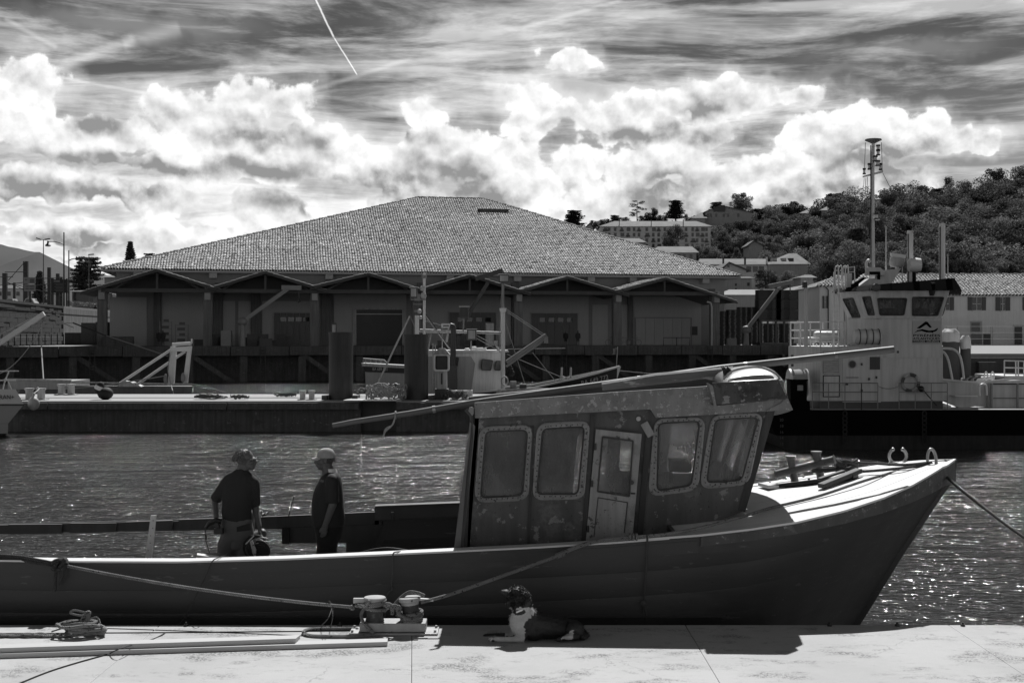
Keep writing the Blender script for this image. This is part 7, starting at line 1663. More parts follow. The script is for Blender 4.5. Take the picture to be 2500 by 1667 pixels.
# small boat below the far quay
sbt = thing('small_boat', 'little dark-hulled boat with white rail lying under the quay wall', 'boat', V(P(930, 900, 130).x, 131, 0), 'fishing boats beyond the pontoon')
def S_(x, y, d=130): return P(x, y, d)
b = MB(); b.plate([(884, 893), (1010, 899), (1010, 912), (894, 908)], [], S_, V(0, 2.4, 0)); b.build('hull', HB, sbt)
b = MB(); b.plate([(882, 886), (1010, 893), (1010, 900), (884, 894)], [], lambda x, y: S_(x, y, 129.9), V(0, 2.6, 0)); b.build('gunwale', WHITED, sbt)
b = MB(); b.plate([(891, 908), (1010, 912), (1010, 945), (893, 945)], [], lambda x, y: S_(x, y, 130.05), V(0, 2.2, 0)); b.build('lower_hull', CABG, sbt)
text('BA 689 060', .44, S_(909, 904, 129.8), (1, 0, -.03), (0, 0, 1), WHITED, sbt, 'registration', width=1.5)
b = MB(); b.tube([S_(886, 886), S_(887, 875), S_(938, 879), S_(945, 886)], .06, 5); b.tube([S_(887, 880), S_(942, 883)], .05, 5)
for px in (893, 905, 918, 930): b.cyl(S_(px, 886), S_(px, 877), .05, n=4)
b.build('railing', WHITED, sbt)
# ------------------------------------------------------------------ gantry boat and others at the left
gt = thing('gantry_boat', 'low grey boat with a pale A-shaped stern gantry behind the left pontoon', 'boat', V(P(250, 940, 80).x, 81, 0), 'fishing boats beyond the pontoon')
def G(x, y, d=80): return P(x, y, d)
hg = mat('boat_grey', .11, .6, .15, 1, streak=.2)
slab([G(20, 985), G(468, 985), G(468, 985, 84), G(20, 985, 84)], [G(60, 941), G(470, 943), G(468, 941, 84), G(60, 941, 84)], hg, 'hull', gt)
b = MB(); b.box(G(22, 0).x, G(174, 0).x, 79.8, 83.5, G(0, 950).z, G(0, 930).z); b.build('hold_coaming', CABG, gt); b = MB(); b.tube([G(10, 927, 79.7), G(174, 930, 79.7)], .09, 6); b.tube([G(174, 933, 79.8), G(290, 935, 79.8), G(470, 938, 79.8)], .05, 6); b.build('gunwale', WHITED, gt)
GA = mat('gantry_white', .55, .5, .08, 2)
for q in ([(409, 940), (418, 940), (425, 845), (416, 845)], [(419, 938), (424, 938), (430, 848), (425, 848)], [(446, 935), (457, 935), (467, 845), (458, 845)]): b = MB(); b.plate(q, [], lambda x, y: G(x, y, 79.7), V(0, .25, 0)); b.build('gantry_leg', GA, gt)
b = MB(); b.plate([(415, 848), (466, 845), (465, 858), (418, 858)], [], lambda x, y: G(x, y, 79.6), V(0, .3, 0)); b.build('gantry_beam', GA, gt)
b = MB(); b.cyl(G(421, 841, 79.6), G(466, 838, 79.6), .11, n=10); b.build('gantry_roller', GA, gt)
for px, y in ((428, 848), (468, 838)): b = MB(); b.cyl(G(px, y, 79.6), G(px, y-12, 79.6), .05, n=6); b.build('gantry_horn', GA, gt)
for a_, c_ in (((292, 936), (417, 854)), ((334, 939), (452, 858))): b = MB(); b.cyl(G(*a_, 79.8), G(*c_, 79.8), .085, n=8); b.build('gantry_brace', GA, gt)
b = MB(); b.plate([(285, 940), (302, 930), (318, 932), (345, 944), (290, 944)], [], lambda x, y: G(x, y, 79.7), V(0, .8, 0)); b.build('net_bag', WHITED, gt)
b = MB(); b.tube(smoothpath([G(470, 938, 79.5), G(500, 944, 79), G(560, 962, 78)]), .05, 5); b.tube(smoothpath([G(418, 858, 79.5), G(410, 900, 79.5), G(418, 940, 79.3), G(424, 962, 77)]), .03, 5); b.tube(smoothpath([G(180, 948, 79), G(260, 940, 79), G(400, 918, 79.3)]), .03, 5); b.build('mooring_ropes', ROPE, gt)
b = MB(); b.ball(G(404, 925, 79.5), (.12, .1, .32), 8, 6); b.ball(G(447, 922, 79.5), (.14, .1, .3), 8, 6); b.build('shackles', GREY, gt)['kind'] = 'stuff'
# derrick of a boat outside the frame
dk_ = thing('derrick_boat', 'pale derrick boom and rigging of a boat reaching in at the left edge', 'boat', V(G(-160, 900, 90).x, 92, 0), 'fishing boats beyond the pontoon')
def H(x, y, d=90): return P(x, y, d)
b = MB(); b.beam(H(-170, 948), H(108, 766), .2, .34); b.build('boom', GA, dk_)
b = MB(); b.cyl(H(-170, 960), H(-170, 640), .2, n=8); b.build('mast', GA, dk_); slab([H(-420, 1000), H(-100, 1000), H(-100, 1000, 95), H(-420, 1000, 95)], [H(-420, 925), H(-70, 925), H(-70, 925, 95), H(-420, 925, 95)], hg, 'hull', dk_)
b = MB()
for (x0_, y0_, x1_, y1_) in ((-170, 905, 95, 767), (-170, 898, 90, 768), (-170, 800, 104, 766), (107, 768, 107, 790), (66, 795, 178, 788), (104, 768, 180, 800)): b.cyl(H(x0_, y0_), H(x1_, y1_), .035, n=5)
b.tube([H(107, 778), H(102, 800), H(101, 850), H(106, 925, 84)], .04, 5); b.tube(sag(H(100, 800), H(-10, 915), .6), .03, 5); b.build('rigging', ROPE, dk_)
b = MB(); b.tube([H(178, 788), H(260, 820), H(411, 870, 82)], .05, 5); b.build('dark_line', CABLE, dk_); b = MB(); b.ball(H(107, 780), .14, 7, 5); b.build('block', GREY, dk_)
# white motorboat bow
mb_ = thing('motorboat', 'white motorboat bow with a name on it entering at the left edge', 'boat', V(P(20, 1000, 65).x, 66, 0))
def M_(x, y, d=65): return P(x, y, d)
MW = mat('gelcoat', .5, .3, .04, 1)
slab([M_(-200, 986), M_(58, 986), M_(50, 986, 67), M_(-200, 986, 67)], [M_(-200, 950), M_(38, 950), M_(32, 950, 67), M_(-200, 950, 67)], MW, 'topside', mb_)
slab([M_(-200, 1058), M_(19, 1058), M_(15, 1058, 67), M_(-200, 1058, 67)], [M_(-200, 1034), M_(20, 1034), M_(16, 1034, 67), M_(-200, 1034, 67)], mat('gelcoat_low', .25, .4, .06, 1), 'lower_hull', mb_)
slab([M_(-200, 1033.5), M_(20, 1033.5), M_(16, 1033.5, 67), M_(-200, 1033.5, 67)], [M_(-200, 990), M_(56, 990), M_(48, 990, 67), M_(-200, 990, 67)], MT['gelcoat_low'], 'lower_hull', mb_)
slab([M_(-200, 990, 64.95), M_(58, 990, 64.95), M_(50, 990, 67), M_(-200, 990, 67)], [M_(-200, 986, 64.95), M_(59, 986, 64.95), M_(51, 986, 67), M_(-200, 986, 67)], BLACK, 'rubbing_strake', mb_)
text('RAN+', .30, M_(-2, 974, 64.93), (1, 0, 0), (0, 0, 1), BLACK, mb_, 'boat_name', sx=.95)
b = MB(); b.tube([M_(-40, 906), M_(45, 905.5)], .035, 6); b.tube([M_(-40, 928), M_(38, 928.5)], .035, 6); b.tube([M_(22, 906), M_(12, 930), M_(7, 950)], .035, 6); b.tube([M_(20, 930), M_(28, 950)], .03, 5); b.build('railing', TWL, mb_)
b = MB(); c = P(82, 985, 66.2); b.ball(c, (.3, .26, .34), 14, 9); b.lathe([(.0, .3), (.07, .42), (.06, .5)], c, 8); b.build('fender', mat('fender_rubber', .3, .6, .08, 2), mb_)
b = MB(); b.tube(smoothpath([c+V(0, 0, .5), P(95, 950, 69), P(92, 945, 69.6)]), .03, 5); b.build('fender_rope', ROPE, mb_)
# ------------------------------------------------------------------ hill at the right
HX = [900, 1150, 1300, 1400, 1500, 1700, 1900, 2000, 2100, 2300, 2500, 2900]
HT = [815, 760, 640, 588, 566, 548, 548, 540, 528, 504, 480, 446]
HB0 = [835, 835, 800, 760, 740, 730, 730, 730, 730, 740, 745, 745]
Y0, Y1 = 250., 500.
def hrow(px, s): return interp(HX, HB0, px)*(1-s)+interp(HX, HT, px)*s
def hz(px, s):
    Y = Y0+(Y1-Y0)*s
    return CZ-(hrow(px, min(s, 1))-HY)*Y/F-max(0, s-1)*25
SOIL = mat('hillside_soil', .045, .95, .3, .05, bump=.3, bscale=.4)
b = MB(); nx, ny = 64, 26; vs = []
for j in range(-3, ny+1):
    s = j/18
    for i in range(nx+1):
        px = 850+(3000-850)*i/nx; Y = Y0+(Y1-Y0)*s; X = (px-1250)*Y/F
        z = hz(px, max(s, 0)) if s >= 0 else FQZ+(hz(px, 0)-FQZ)*(1+s*6)
        if 0 < s < 1.2: z += 2.0*noise.noise(V(X*.02, Y*.02, 1))
        vs.append(V(X, Y, max(z, FQZ-.2)))
m_ = nx+1; b.add(vs, [(j*m_+i, j*m_+i+1, (j+1)*m_+i+1, (j+1)*m_+i) for j in range(ny+3) for i in range(nx)])
tag(b.build('hill', SOIL, loc=(0, 0, 0), recalc=False), kind='structure')
def hill_at(px, row):
    t_, b_ = interp(HX, HT, px), interp(HX, HB0, px); s = (b_-row)/(b_-t_); s = max(-.1, min(1.05, s)); return P(px, row, Y0+(Y1-Y0)*s)
# ------------------------------------------------------------------ trees
def leafmat(nm, v):
    m = bpy.data.materials.new(nm); m.use_nodes = True; t = m.node_tree; t.nodes.clear()
    o = N(t, 'ShaderNodeOutputMaterial'); d = N(t, 'ShaderNodeBsdfDiffuse'); tl = N(t, 'ShaderNodeBsdfTranslucent'); g_ = N(t, 'ShaderNodeBsdfGlossy'); g_.inputs['Roughness'].default_value = .45
    at = N(t, 'ShaderNodeAttribute', attribute_name='tint'); oi = N(t, 'ShaderNodeObjectInfo')
    val = ma(t, 'MULTIPLY', ma(t, 'MULTIPLY', at.outputs['Fac'], v), ramp(t, oi.outputs['Random'], 0, 1, .4, 1.9))
    cc = N(t, 'ShaderNodeCombineColor')
    for i in range(3): t.links.new(val, cc.inputs[i])
    t.links.new(cc.outputs[0], d.inputs[0]); t.links.new(cc.outputs[0], tl.inputs[0])
    mx = N(t, 'ShaderNodeMixShader'); mx.inputs[0].default_value = .35; t.links.new(d.outputs[0], mx.inputs[1]); t.links.new(tl.outputs[0], mx.inputs[2])
    m2_ = N(t, 'ShaderNodeMixShader'); m2_.inputs[0].default_value = .012; t.links.new(mx.outputs[0], m2_.inputs[1]); t.links.new(g_.outputs[0], m2_.inputs[2]); t.links.new(m2_.outputs[0], o.inputs[0])
    return m
LEAF = leafmat('leaves', .088); LEAFD = leafmat('dark_needles', .075); BARK = mat('bark', .06, .9, .3, 2)
def leaves(b, rg, c, rad, n, size, flat=1.0, tint=1.0):
    for _ in range(n):
        d = V(rg.gauss(0, 1), rg.gauss(0, 1), rg.gauss(0, 1)).normalized(); r_ = rad*rg.uniform(.55, 1.05)
        p = c+V(d.x*r_, d.y*r_, d.z*r_*flat); t_ = V(rg.gauss(0, 1), rg.gauss(0, 1), rg.gauss(0, .6)).normalized(); q = t_.cross(V(rg.gauss(0, 1), rg.gauss(0, 1), rg.gauss(0, 1))).normalized(); s = size*rg.uniform(.6, 1.4)
        b.ct = tint*rg.uniform(.78, 1.22)
        b.add([p-t_*s*.5, p+q*s*.35, p+t_*s*.6, p-q*s*.35], [(0, 1, 2, 3)])
def tree_proto(kind, seed, name='broadleaf_tree'):
    rg = random.Random(seed); t = thing(name, 'tree', 'tree', (0, 0, 0)); b = MB(); tb = MB()
    if kind == 'broad':
        Hh = 10.; tb.tube([V(0, 0, -2), V(.1, 0, 3), V(.2, .1, 6.5)], [.35, .25, .12], 6)
        for i in range(34):
            a = rg.uniform(0, 6.28); el_ = rg.uniform(-.95, 1.0); r_ = 3.9*rg.uniform(.45, 1.0); c = V(math.cos(a)*r_*math.sqrt(max(0, 1-el_*el_*.8)), math.sin(a)*r_*math.sqrt(max(0, 1-el_*el_*.8)), 5.0+el_*4.1)
            rr_ = rg.uniform(1.0, 1.9); leaves(b, rg, c, rr_, 190, .34, .85, rg.uniform(.6, 1.4)); tb.tube([V(.15, .05, 4), c*.8+V(0, 0, .6), c], [.12, .06, .03], 4)
    if kind == 'column':
        tb.tube([V(0, 0, -2), V(0, 0, 9)], [.25, .06], 6)
        for i in range(34):
            h = rg.uniform(.8, 9.4); r_ = 1.9*(1-(h/10.4)**2.2)*rg.uniform(.3, .9); a = rg.uniform(0, 6.28); leaves(b, rg, V(math.cos(a)*r_, math.sin(a)*r_, h), .95, 55, .38, 1.0, rg.uniform(.7, 1.2))
    if kind == 'fir':
        tb.tube([V(0, 0, -1), V(0, 0, 10)], [.22, .03], 6)
        for i in range(13):
            h = .8+i*.72; R0 = 2.7*(1-h/10.4)+.25
            for k in range(9):
                a = k*.7+i*.5+rg.uniform(-.2, .2); L = R0*rg.uniform(.75, 1.15); tb.tube([V(0, 0, h), V(math.cos(a)*L, math.sin(a)*L, h-.2*L)], [.04, .01], 3)
                for q in range(4): f = .3+.7*q/3; leaves(b, rg, V(math.cos(a)*L*f, math.sin(a)*L*f, h-.2*L*f), .52, 24, .42, .7)
    if kind == 'cedar':
        tb.tube([V(0, 0, -1), V(.1, 0, 4), V(-.1, 0, 9.3)], [.35, .22, .08], 6)
        for i in range(9):
            h = 2.6+i*.85; R0 = rg.uniform(2.2, 4.2)*(1-.03*i) if i < 7 else rg.uniform(1.5, 2.4)
            for k in range(8):
                a = rg.uniform(0, 6.28); L = R0*rg.uniform(.5, 1.1); e = V(math.cos(a)*L, math.sin(a)*L, h+.12*L); tb.tube([V(0, 0, h-.4), e*.6+V(0, 0, h*.4), e], [.12, .07, .03], 4)
                for q in range(4): f = .35+.65*q/3; leaves(b, rg, V(e.x*f, e.y*f, h+.1*L*f+.1), 1.0, 46, .42, .36)
    if kind == 'thin':
        tb.tube([V(0, 0, -1), V(.2, 0, 5), V(0, 0, 9.6)], [.2, .12, .04], 6)
        for i in range(16):
            h = 3.2+i*.4; a = rg.uniform(0, 6.28); L = rg.uniform(1.0, 2.6)*(1.1-.03*i); e = V(math.cos(a)*L, math.sin(a)*L, h+.3); tb.tube([V(.1, 0, h), e], [.06, .015], 4); leaves(b, rg, e, .8, 42, .34, .4); leaves(b, rg, e*.7+V(0, 0, h*.3), .6, 26, .3, .45)
    if kind == 'palm':
        tb.tube([V(0, 0, -1), V(0, 0, 5)], [.25, .2], 6)
        for k in range(22):
            a = k*2.4; up_ = rg.uniform(-.2, 1.2); pts = [V(math.cos(a)*L, math.sin(a)*L, 5+up_*L-.32*L*L) for L in (0, .6, 1.2, 1.8, 2.3)]
            for j in range(4):
                d_ = (pts[j+1]-pts[j]); sd_ = V(-math.sin(a), math.cos(a), 0)*.28; b.ct = rg.uniform(.6, 1.2); b.add([pts[j], pts[j+1]+sd_, pts[j+1], pts[j+1]-sd_], [(0, 1, 2), (0, 2, 3)])
    m = LEAF if kind in ('broad', 'column') else LEAFD
    o = b.build('crown', m, t, smooth=0, recalc=False, tint=True); tb.build('trunk', BARK, t)
    return t
PROT = {}
for k, nvar, nm in (('broad', 6, 'broadleaf_tree'), ('column', 2, 'poplar_tree'), ('fir', 1, 'fir_tree'), ('cedar', 2, 'cedar_tree'), ('thin', 1, 'pine_tree'), ('palm', 1, 'palm_tree')):
    PROT[k] = [tree_proto(k, 30+7*i+len(k), nm) for i in range(nvar)]
used_ = set()
rg = random.Random(21)
def plant(kind, base, h, lab, wf=1.0, group=None, var=None):
    i = rg.randrange(len(PROT[kind])) if var is None else var; p = PROT[kind][i]; s = h/10.; rz = rg.uniform(0, 6.28)
    if (kind, i) not in used_:
        used_.add((kind, i)); o = p; o.location = base; o.rotation_euler = (0, 0, rz); o.scale = (s*wf, s*wf, s); o['label'] = lab
    else: o = copy_tree(p, base, rz, lab, (s*wf, s*wf, s))
    if group: o['group'] = group
    return o
def plant_px(kind, px, ytop, ybase, lab, wf=1.0, group=None, d=None, var=None):
    base = hill_at(px, ybase) if d is None else P(px, ybase, d); return plant(kind, base, (ybase-ytop)*base.y/F, lab, wf, group, var)
# named trees on the ridge
plant_px('cedar', 1403, 514, 566, 'wide dark cedar on the skyline just right of the warehouse roof slope', 1.35)
plant_px('thin', 1556, 488, 552, 'tall sparse pine standing above the apartment block', 1.3)
plant_px('cedar', 1650, 490, 548, 'dense layered cedar on the skyline above the apartment block', 1.1, var=1)
plant_px('broad', 1592, 505, 552, 'bushy crown between the sparse pine and the layered cedar', .9)
plant_px('cedar', 1500, 526, 556, 'low spreading cedar left of the sparse pine', 1.5)
plant_px('broad', 1812, 468, 538, 'airy round tree above the chalet roof', 1.0)
plant_px('cedar', 1750, 494, 524, 'low dark flat-topped tree left of the chalet roof', 1.8)
plant_px('palm', 1937, 506, 548, 'palm tree on the skyline left of the hip-roofed cottage', 1.0)
plant_px('broad', 2040, 478, 560, 'tall pale tree left of the tall ship mast', 1.0)
plant_px('broad', 1642, 545, 608, 'round dark tree in front of the apartment block', 1.0, d=352)
plant_px('fir', 318, 588, 655, 'dark pointed fir behind the left end of the tile roof', .95, d=240)
plant_px('cedar', 215, 628, 742, 'large layered cedar behind the left porch', 1.0, d=225)
plant_px('cedar', 366, 619, 665, 'low cedar crown peeping over the left roof slope', 1.3, d=245)
plant_px('fir', 97, 660, 740, 'small dark fir beside the double street lamp', .9, d=215)
plant_px('broad', 1870, 657, 705, 'pale rounded bush between the houses', 1.5, d=215)
plant_px('broad', 1925, 660, 700, 'darker bush right of the pale rounded one', 1.3, d=225)
G1 = 'trees of the wooded hillside'
L1 = ['broadleaf tree in the wood covering the hillside', 'slender tree in the wood covering the hillside', 'dark layered cedar in the wood covering the hillside']
def wood(px, ybase, hpx):
    r_ = rg.random(); kd = 'broad' if r_ < .82 else ('column' if r_ < .93 else 'cedar'); lab = L1[0] if kd == 'broad' else (L1[1] if kd == 'column' else L1[2])
    plant_px(kd, px, ybase-hpx, ybase, lab, rg.uniform(1.0, 1.5) if kd != 'column' else 1.3, G1)
cnt = 0
# skyline rows then down the slope
for row in range(9):
    s = 1.0-row*.105; x = 1870+rg.uniform(0, 20) if row else 1860
    while x < 2560:
        yb = hrow(x, s)+rg.uniform(-5, 5); hp = rg.uniform(50, 118)*(1.0 if row else .8)
        hp *= .75+.35*(x-1870)/650
        # leave the roofs at the foot and the cottages on top free
        if not (row == 0 and 1950 < x < 2025) and yb < 700: wood(x, yb+8, hp)
        x += rg.uniform(25, 40)*(1+.06*row)
for row in range(6):
    x = 1690+rg.uniform(0, 20)
    while x < 1890:
        s = .92-row*.15; yb = hrow(x, s)+rg.uniform(-5, 5)
        if not (1700 < x < 1850 and row < 1) and yb < 650: wood(x, yb+6, rg.uniform(44, 66))
        x += rg.uniform(24, 38)
for x, yb, h in ((1440, 572, 24), (1462, 566, 30), (1480, 560, 26), (1530, 552, 22), (1600, 552, 26), (1625, 553, 28), (1690, 556, 30), (1700, 575, 36), (1758, 560, 44), (1785, 556, 40), (1430, 580, 26), (1715, 610, 40), (1690, 640, 38), (1660, 648, 34), (1735, 640, 40), (1770, 630, 42), (1600, 632, 26), (1560, 640, 26), (1480, 640, 30), (1640, 640, 26), (1680, 615, 24), (1850, 560, 40), (1875, 562, 42), (1900, 560, 38)): wood(x, yb, h)
for i in range(14): plant_px('broad', 2000+i*40, 640-rg.uniform(0, 12), 700, 'lighter shrub along the foot of the hill above the long tiled roof', 1.3, 'shrubs at the foot of the hill', d=240)
for k_ in PROT:
    for i, p_ in enumerate(PROT[k_]):
        if (k_, i) not in used_:
            for ch in list(kids(p_)): bpy.data.objects.remove(ch)
            bpy.data.objects.remove(p_)
# ------------------------------------------------------------------ houses
HWALL = mat('house_render', .54, .85, .06, .5, streak=.1); HWALLG = mat('house_render_grey', .30, .85, .08, .5, streak=.15); HROOF = mat('house_roof', .07, .85, .2, .8, tint=False, bump=.4, bscale=3); SHU = mat('shutter_paint', .06, .7, .1, 1); WINM = mat('far_glass', .03, .2, .3, 1); HROOFT = mat('house_tile', .34, .85, .15, 2, tint=True)
def wbox(b, px0, px1, y0, y1, d, th=.12): a_, c_ = P(px0, y1, d), P(px1, y0, d); return b.box(a_.x, c_.x, d-th, d, a_.z, c_.z)
def house(lab, px0, px1, ye, yb, d, ridge_, depth=10, wall=None, roof=None, name='house', gable=False, tiles=False, cat='house', group=None, ov=.6):
    """eaves row ye, base row yb; ridge_ = (x0, x1, y) in the photo, for the ridge half-way back"""
    a_, c_ = P(px0, yb, d), P(px1, ye, d); t = thing(name, lab, cat, V((a_.x+c_.x)/2, d+depth/2, a_.z), group)
    b = MB(); b.box(a_.x, c_.x, d, d+depth, a_.z-2, c_.z); b.build('wall', wall or HWALL, t)
    dr_ = d if gable else d+depth/2
    r0_, r1_ = P(ridge_[0], ridge_[2], dr_), P(ridge_[1], ridge_[2], dr_)
    if gable:
        xm = r0_.x; z0 = c_.z-.25; b = MB(); b.add([V(a_.x, d-.01, c_.z), V(c_.x, d-.01, c_.z), V(xm, d-.01, r0_.z-.2)], [(0, 1, 2)]); b.build('gable', wall or HWALL, t)
        for xe in (a_.x-ov, c_.x+ov):
            b = MB(); b.hexa([V(xm, d-ov, r0_.z-.2), V(xe, d-ov, z0), V(xe, d+depth+ov, z0), V(xm, d+depth+ov, r0_.z-.2)], [V(xm, d-ov, r0_.z+.05), V(xe, d-ov, z0+.22), V(xe, d+depth+ov, z0+.22), V(xm, d+depth+ov, r0_.z+.05)]); b.build('roof', roof or HROOF, t)
        return t
    e0_, e1_ = V(a_.x-ov, d-ov, c_.z), V(c_.x+ov, d-ov, c_.z); b0_, b1_ = V(a_.x-ov, d+depth+ov, c_.z), V(c_.x+ov, d+depth+ov, c_.z)
    b = MB(); b.add([e0_, e1_, r1_, r0_, b1_, b0_], [(0, 1, 2, 3), (1, 4, 2), (4, 5, 3, 2), (5, 0, 3), (0, 5, 4, 1)]); b.build('roof', roof or HROOF, t)
    if tiles:
        up_ = V(0, 0, .03); tiled(e0_+up_, e1_+up_, r0_+up_, r1_+up_, .42, .45, .17, HROOFT, t, 77)
        ridge(r0_, r1_, .16, HROOFT, t)['kind'] = 'stuff'
    return t
def win(t, px0, px1, y0, y1, d, shut=0, m=None):
    b = MB(); wbox(b, px0, px1, y0, y1, d-.01, .06); w_ = b.build('window', m or WINM, t)
    if shut:
        for (s0, s1) in ((px0-shut-1.5, px0-1.5), (px1+1.5, px1+shut+1.5)): b = MB(); wbox(b, s0, s1, y0-.5, y1+.5, d-.02, .1); b.build('shutter', SHU, t)
        b = MB(); xm = (px0+px1)/2; wbox(b, xm-.6, xm+.6, y0, y1, d-.08, .03); wbox(b, px0, px1, (y0+y1)/2-.5, (y0+y1)/2+.5, d-.08, .03); b.build('glazing_bar', HWALL, w_)
        b = MB(); wbox(b, px0-1, px1+1, y1+.5, y1+2.5, d-.02, .2); b.build('sill', HWALL, t)
    return w_
h1 = house('long white two-storey house with shutters and a tiled roof at the right edge', 2062, 2620, 722, 843, 165, (2110, 2700, 672), 14, tiles=True)
for a_ in ((2374, 2395, 726, 757, 10), (2443, 2453, 726, 758, 11), (2506, 2522, 726, 757, 8), (2300, 2317, 726, 757, 10)): win(h1, *a_[:4], 165, a_[4])
b = MB(); wbox(b, 2369, 2397, 784, 813, 164.99, .08); b.build('surround', CONB, h1); win(h1, 2373, 2392, 788, 809, 164.85)
win(h1, 2370, 2397, 815, 840, 165); b = MB(); wbox(b, 2401, 2418, 815, 841, 164.98, .1); b.build('panel', SHU, h1); b = MB(); wbox(b, 2477, 2495, 797, 841, 164.98, .1); b.build('door', SHU, h1); b = MB(); wbox(b, 2474, 2498, 794, 797, 164.98, .2); b.build('lintel', CONB, h1)
h2 = house('pale end wing of the long white house left of the bridge, with one shuttered window', 2001, 2060, 700, 843, 160, (2052, 2064, 671), 12, tiles=True)
win(h2, 2013, 2016, 723, 752, 160, 3.5); b = MB(); b.tube([P(2015, 700, 159.7), P(2022, 708, 159.8), P(2022, 843, 159.8)], .08, 5); b.build('drain_pipe', STEELD, h2)
h3 = house('half-timbered gable house behind the signal post', 1925, 2000, 716, 842, 195, (1968, 1968, 696), 12, gable=True, roof=SHU)
for px in (1941, 1952, 1963, 1974, 1985): b = MB(); wbox(b, px, px+1.2, 708, 727, 194.9, .1); b.build('timber', SHU, h3)
for y in (727, 745): b = MB(); wbox(b, 1925, 2000, y, y+2, 194.88, .1); b.build('timber', SHU, h3)
win(h3, 1960, 1980, 705, 716, 194.9); win(h3, 1972, 1994, 731, 752, 195); win(h3, 1948, 1958, 731, 752, 195)
h4 = house('gabled house with a small attic window above the right end of the warehouse', 1762, 1822, 660, 700, 232, (1779, 1779, 640), 14, gable=True, roof=SHU); win(h4, 1776, 1781, 646, 653, 231.9)
h4b = house('low pale annex under the gabled house', 1745, 1835, 679, 720, 226, (1750, 1830, 676), 6, wall=HWALLG); win(h4b, 1794, 1799, 692, 698, 226); win(h4b, 1794, 1799, 703, 709, 226); win(h4b, 1835-11, 1835-5, 690, 698, 226)
h5 = house('long house with chimneys and large barred windows behind the gabled house', 1712, 1872, 646, 700, 262, (1708, 1870, 632), 8)
for px in (1822, 1838, 1853): win(h5, px, px+12, 650, 664, 262, 0)
for px, m in ((1765, HROOF), (1818, HROOF), (1871, WHITE)): b = MB(); wbox(b, px-1.5, px+2, 628, 646, 262.5, .6); b.build('chimney', m, h5)
h6 = house('house with a broad hipped roof right of the bright chimney', 1880, 1972, 645, 690, 275, (1925, 1945, 619), 16, wall=HWALLG)
for px in (1891, 1914, 1932): b = MB(); p = P(px, 636, 277); b.box(p.x-.5, p.x+.5, 277, 279, p.z-.4, p.z+.5); b.build('skylight', WHITED if px != 1932 else SHU, h6)
h7 = house('small roofed hut between bush and white house', 1955, 1985, 678, 700, 210, (1965, 1980, 671), 6, wall=HWALLG)
# apartment block
d7 = 372; h8 = house('four-storey apartment block with balconies on the hillside', 1466, 1735, 553, 612, d7, (1500, 1700, 540), 12, wall=HWALL, name='apartment_block')
colx = [1474, 1484, 1499, 1515, 1530, 1545, 1557, 1576, 1592, 1605, 1620, 1637, 1652, 1672, 1688, 1699, 1712, 1722]
for r_ in range(4):
    for i, x in enumerate(colx):
        y = 555.5+r_*13.4; w_ = 9 if (i*7+r_*3) % 4 == 0 else 6; f = win(h8, x, x+w_, y, y+9, d7)
        if (i+r_*2) % 3 == 0: b = MB(); wbox(b, x-2, x+w_+2, y+5.5, y+9.5, d7-.6, .08); b.build('balcony', STEELD, h8)
for r_ in range(3): b = MB(); wbox(b, 1466, 1735, 566.5+r_*13.4, 568+r_*13.4, d7, .2); b.build('floor_band', HWALL, h8)
for px in (1511, 1589, 1667): b = MB(); wbox(b, px, px+1.5, 536, 553, d7+1, .5); b.build('chimney', SHU, h8)
h9 = house('chalet with a wide gabled roof on the hilltop', 1722, 1835, 518, 545, 440, (1757, 1757, 501), 14, gable=True, roof=SHU, wall=HWALLG)
for px in (1726, 1733, 1746, 1765, 1775, 1800): win(h9, px, px+5, 522, 530, 440)
b = MB(); wbox(b, 1742, 1770, 505, 517, 439.9, .3); b.build('loggia', SHU, h9)
h9b = house('lower roof attached left of the chalet', 1690, 1722, 533, 545, 437, (1712, 1722, 519), 12, wall=HWALLG)
h10 = house('row of houses with pale roofs below the apartment block', 1592, 1700, 617, 650, 300, (1606, 1690, 602), 10, wall=HWALLG)
for px in (1610, 1624, 1655, 1668, 1684): win(h10, px, px+6, 621, 634, 300)
h11 = house('low pale roof just above the warehouse slope', 1510, 1573, 592, 610, 335, (1520, 1560, 582), 8, wall=HWALLG)
h12 = house('hip-roofed cottage on the skyline left of the tall mast', 1955, 2003, 521, 540, 470, (1970, 1990, 512), 9, wall=HWALLG)
for px in (1961, 1969, 1977, 1985, 1993): win(h12, px, px+2.5, 523, 529, 470)
h13 = house('half-hidden house on the skyline right of the hip-roofed cottage', 2006, 2062, 514, 545, 462, (2020, 2055, 503), 10, wall=HWALLG)
h14 = house('small dark gabled house among the hillside trees', 1828, 1862, 600, 625, 345, (1840, 1840, 587), 8, gable=True, wall=HWALLG, roof=HROOF)
h15 = house('small gabled house left of the apartment block', 1432, 1448, 556, 575, 400, (1440, 1440, 544), 8, gable=True, wall=HWALLG)
h16 = house('low pale shed roof behind the pallet stacks', 1772, 1862, 720, 842, 190, (1780, 1855, 707), 14, wall=HWALLG, roof=mat('shed_roof', .14, .8, .1, .5), name='shed', cat='shed')
# wire fence in front of the white house
fn_ = thing('wire_fence', 'thin wire fence in front of the long white house', 'fence', V(P(2400, 842, 158).x, 158, FQZ)); b = MB()
for px in (2310, 2338, 2419, 2423, 2500): b.cyl(V(P(px, 0, 158).x, 158, FQZ), V(P(px, 0, 158).x, 158, P(0, 797, 158).z), .035, n=4)
b.build('posts', GREY, fn_); b = MB()
for y in (797, 812, 827): b.cyl(P(2303, y, 158), P(2560, y, 158), .015, n=3)
b.build('wires', GREY, fn_)
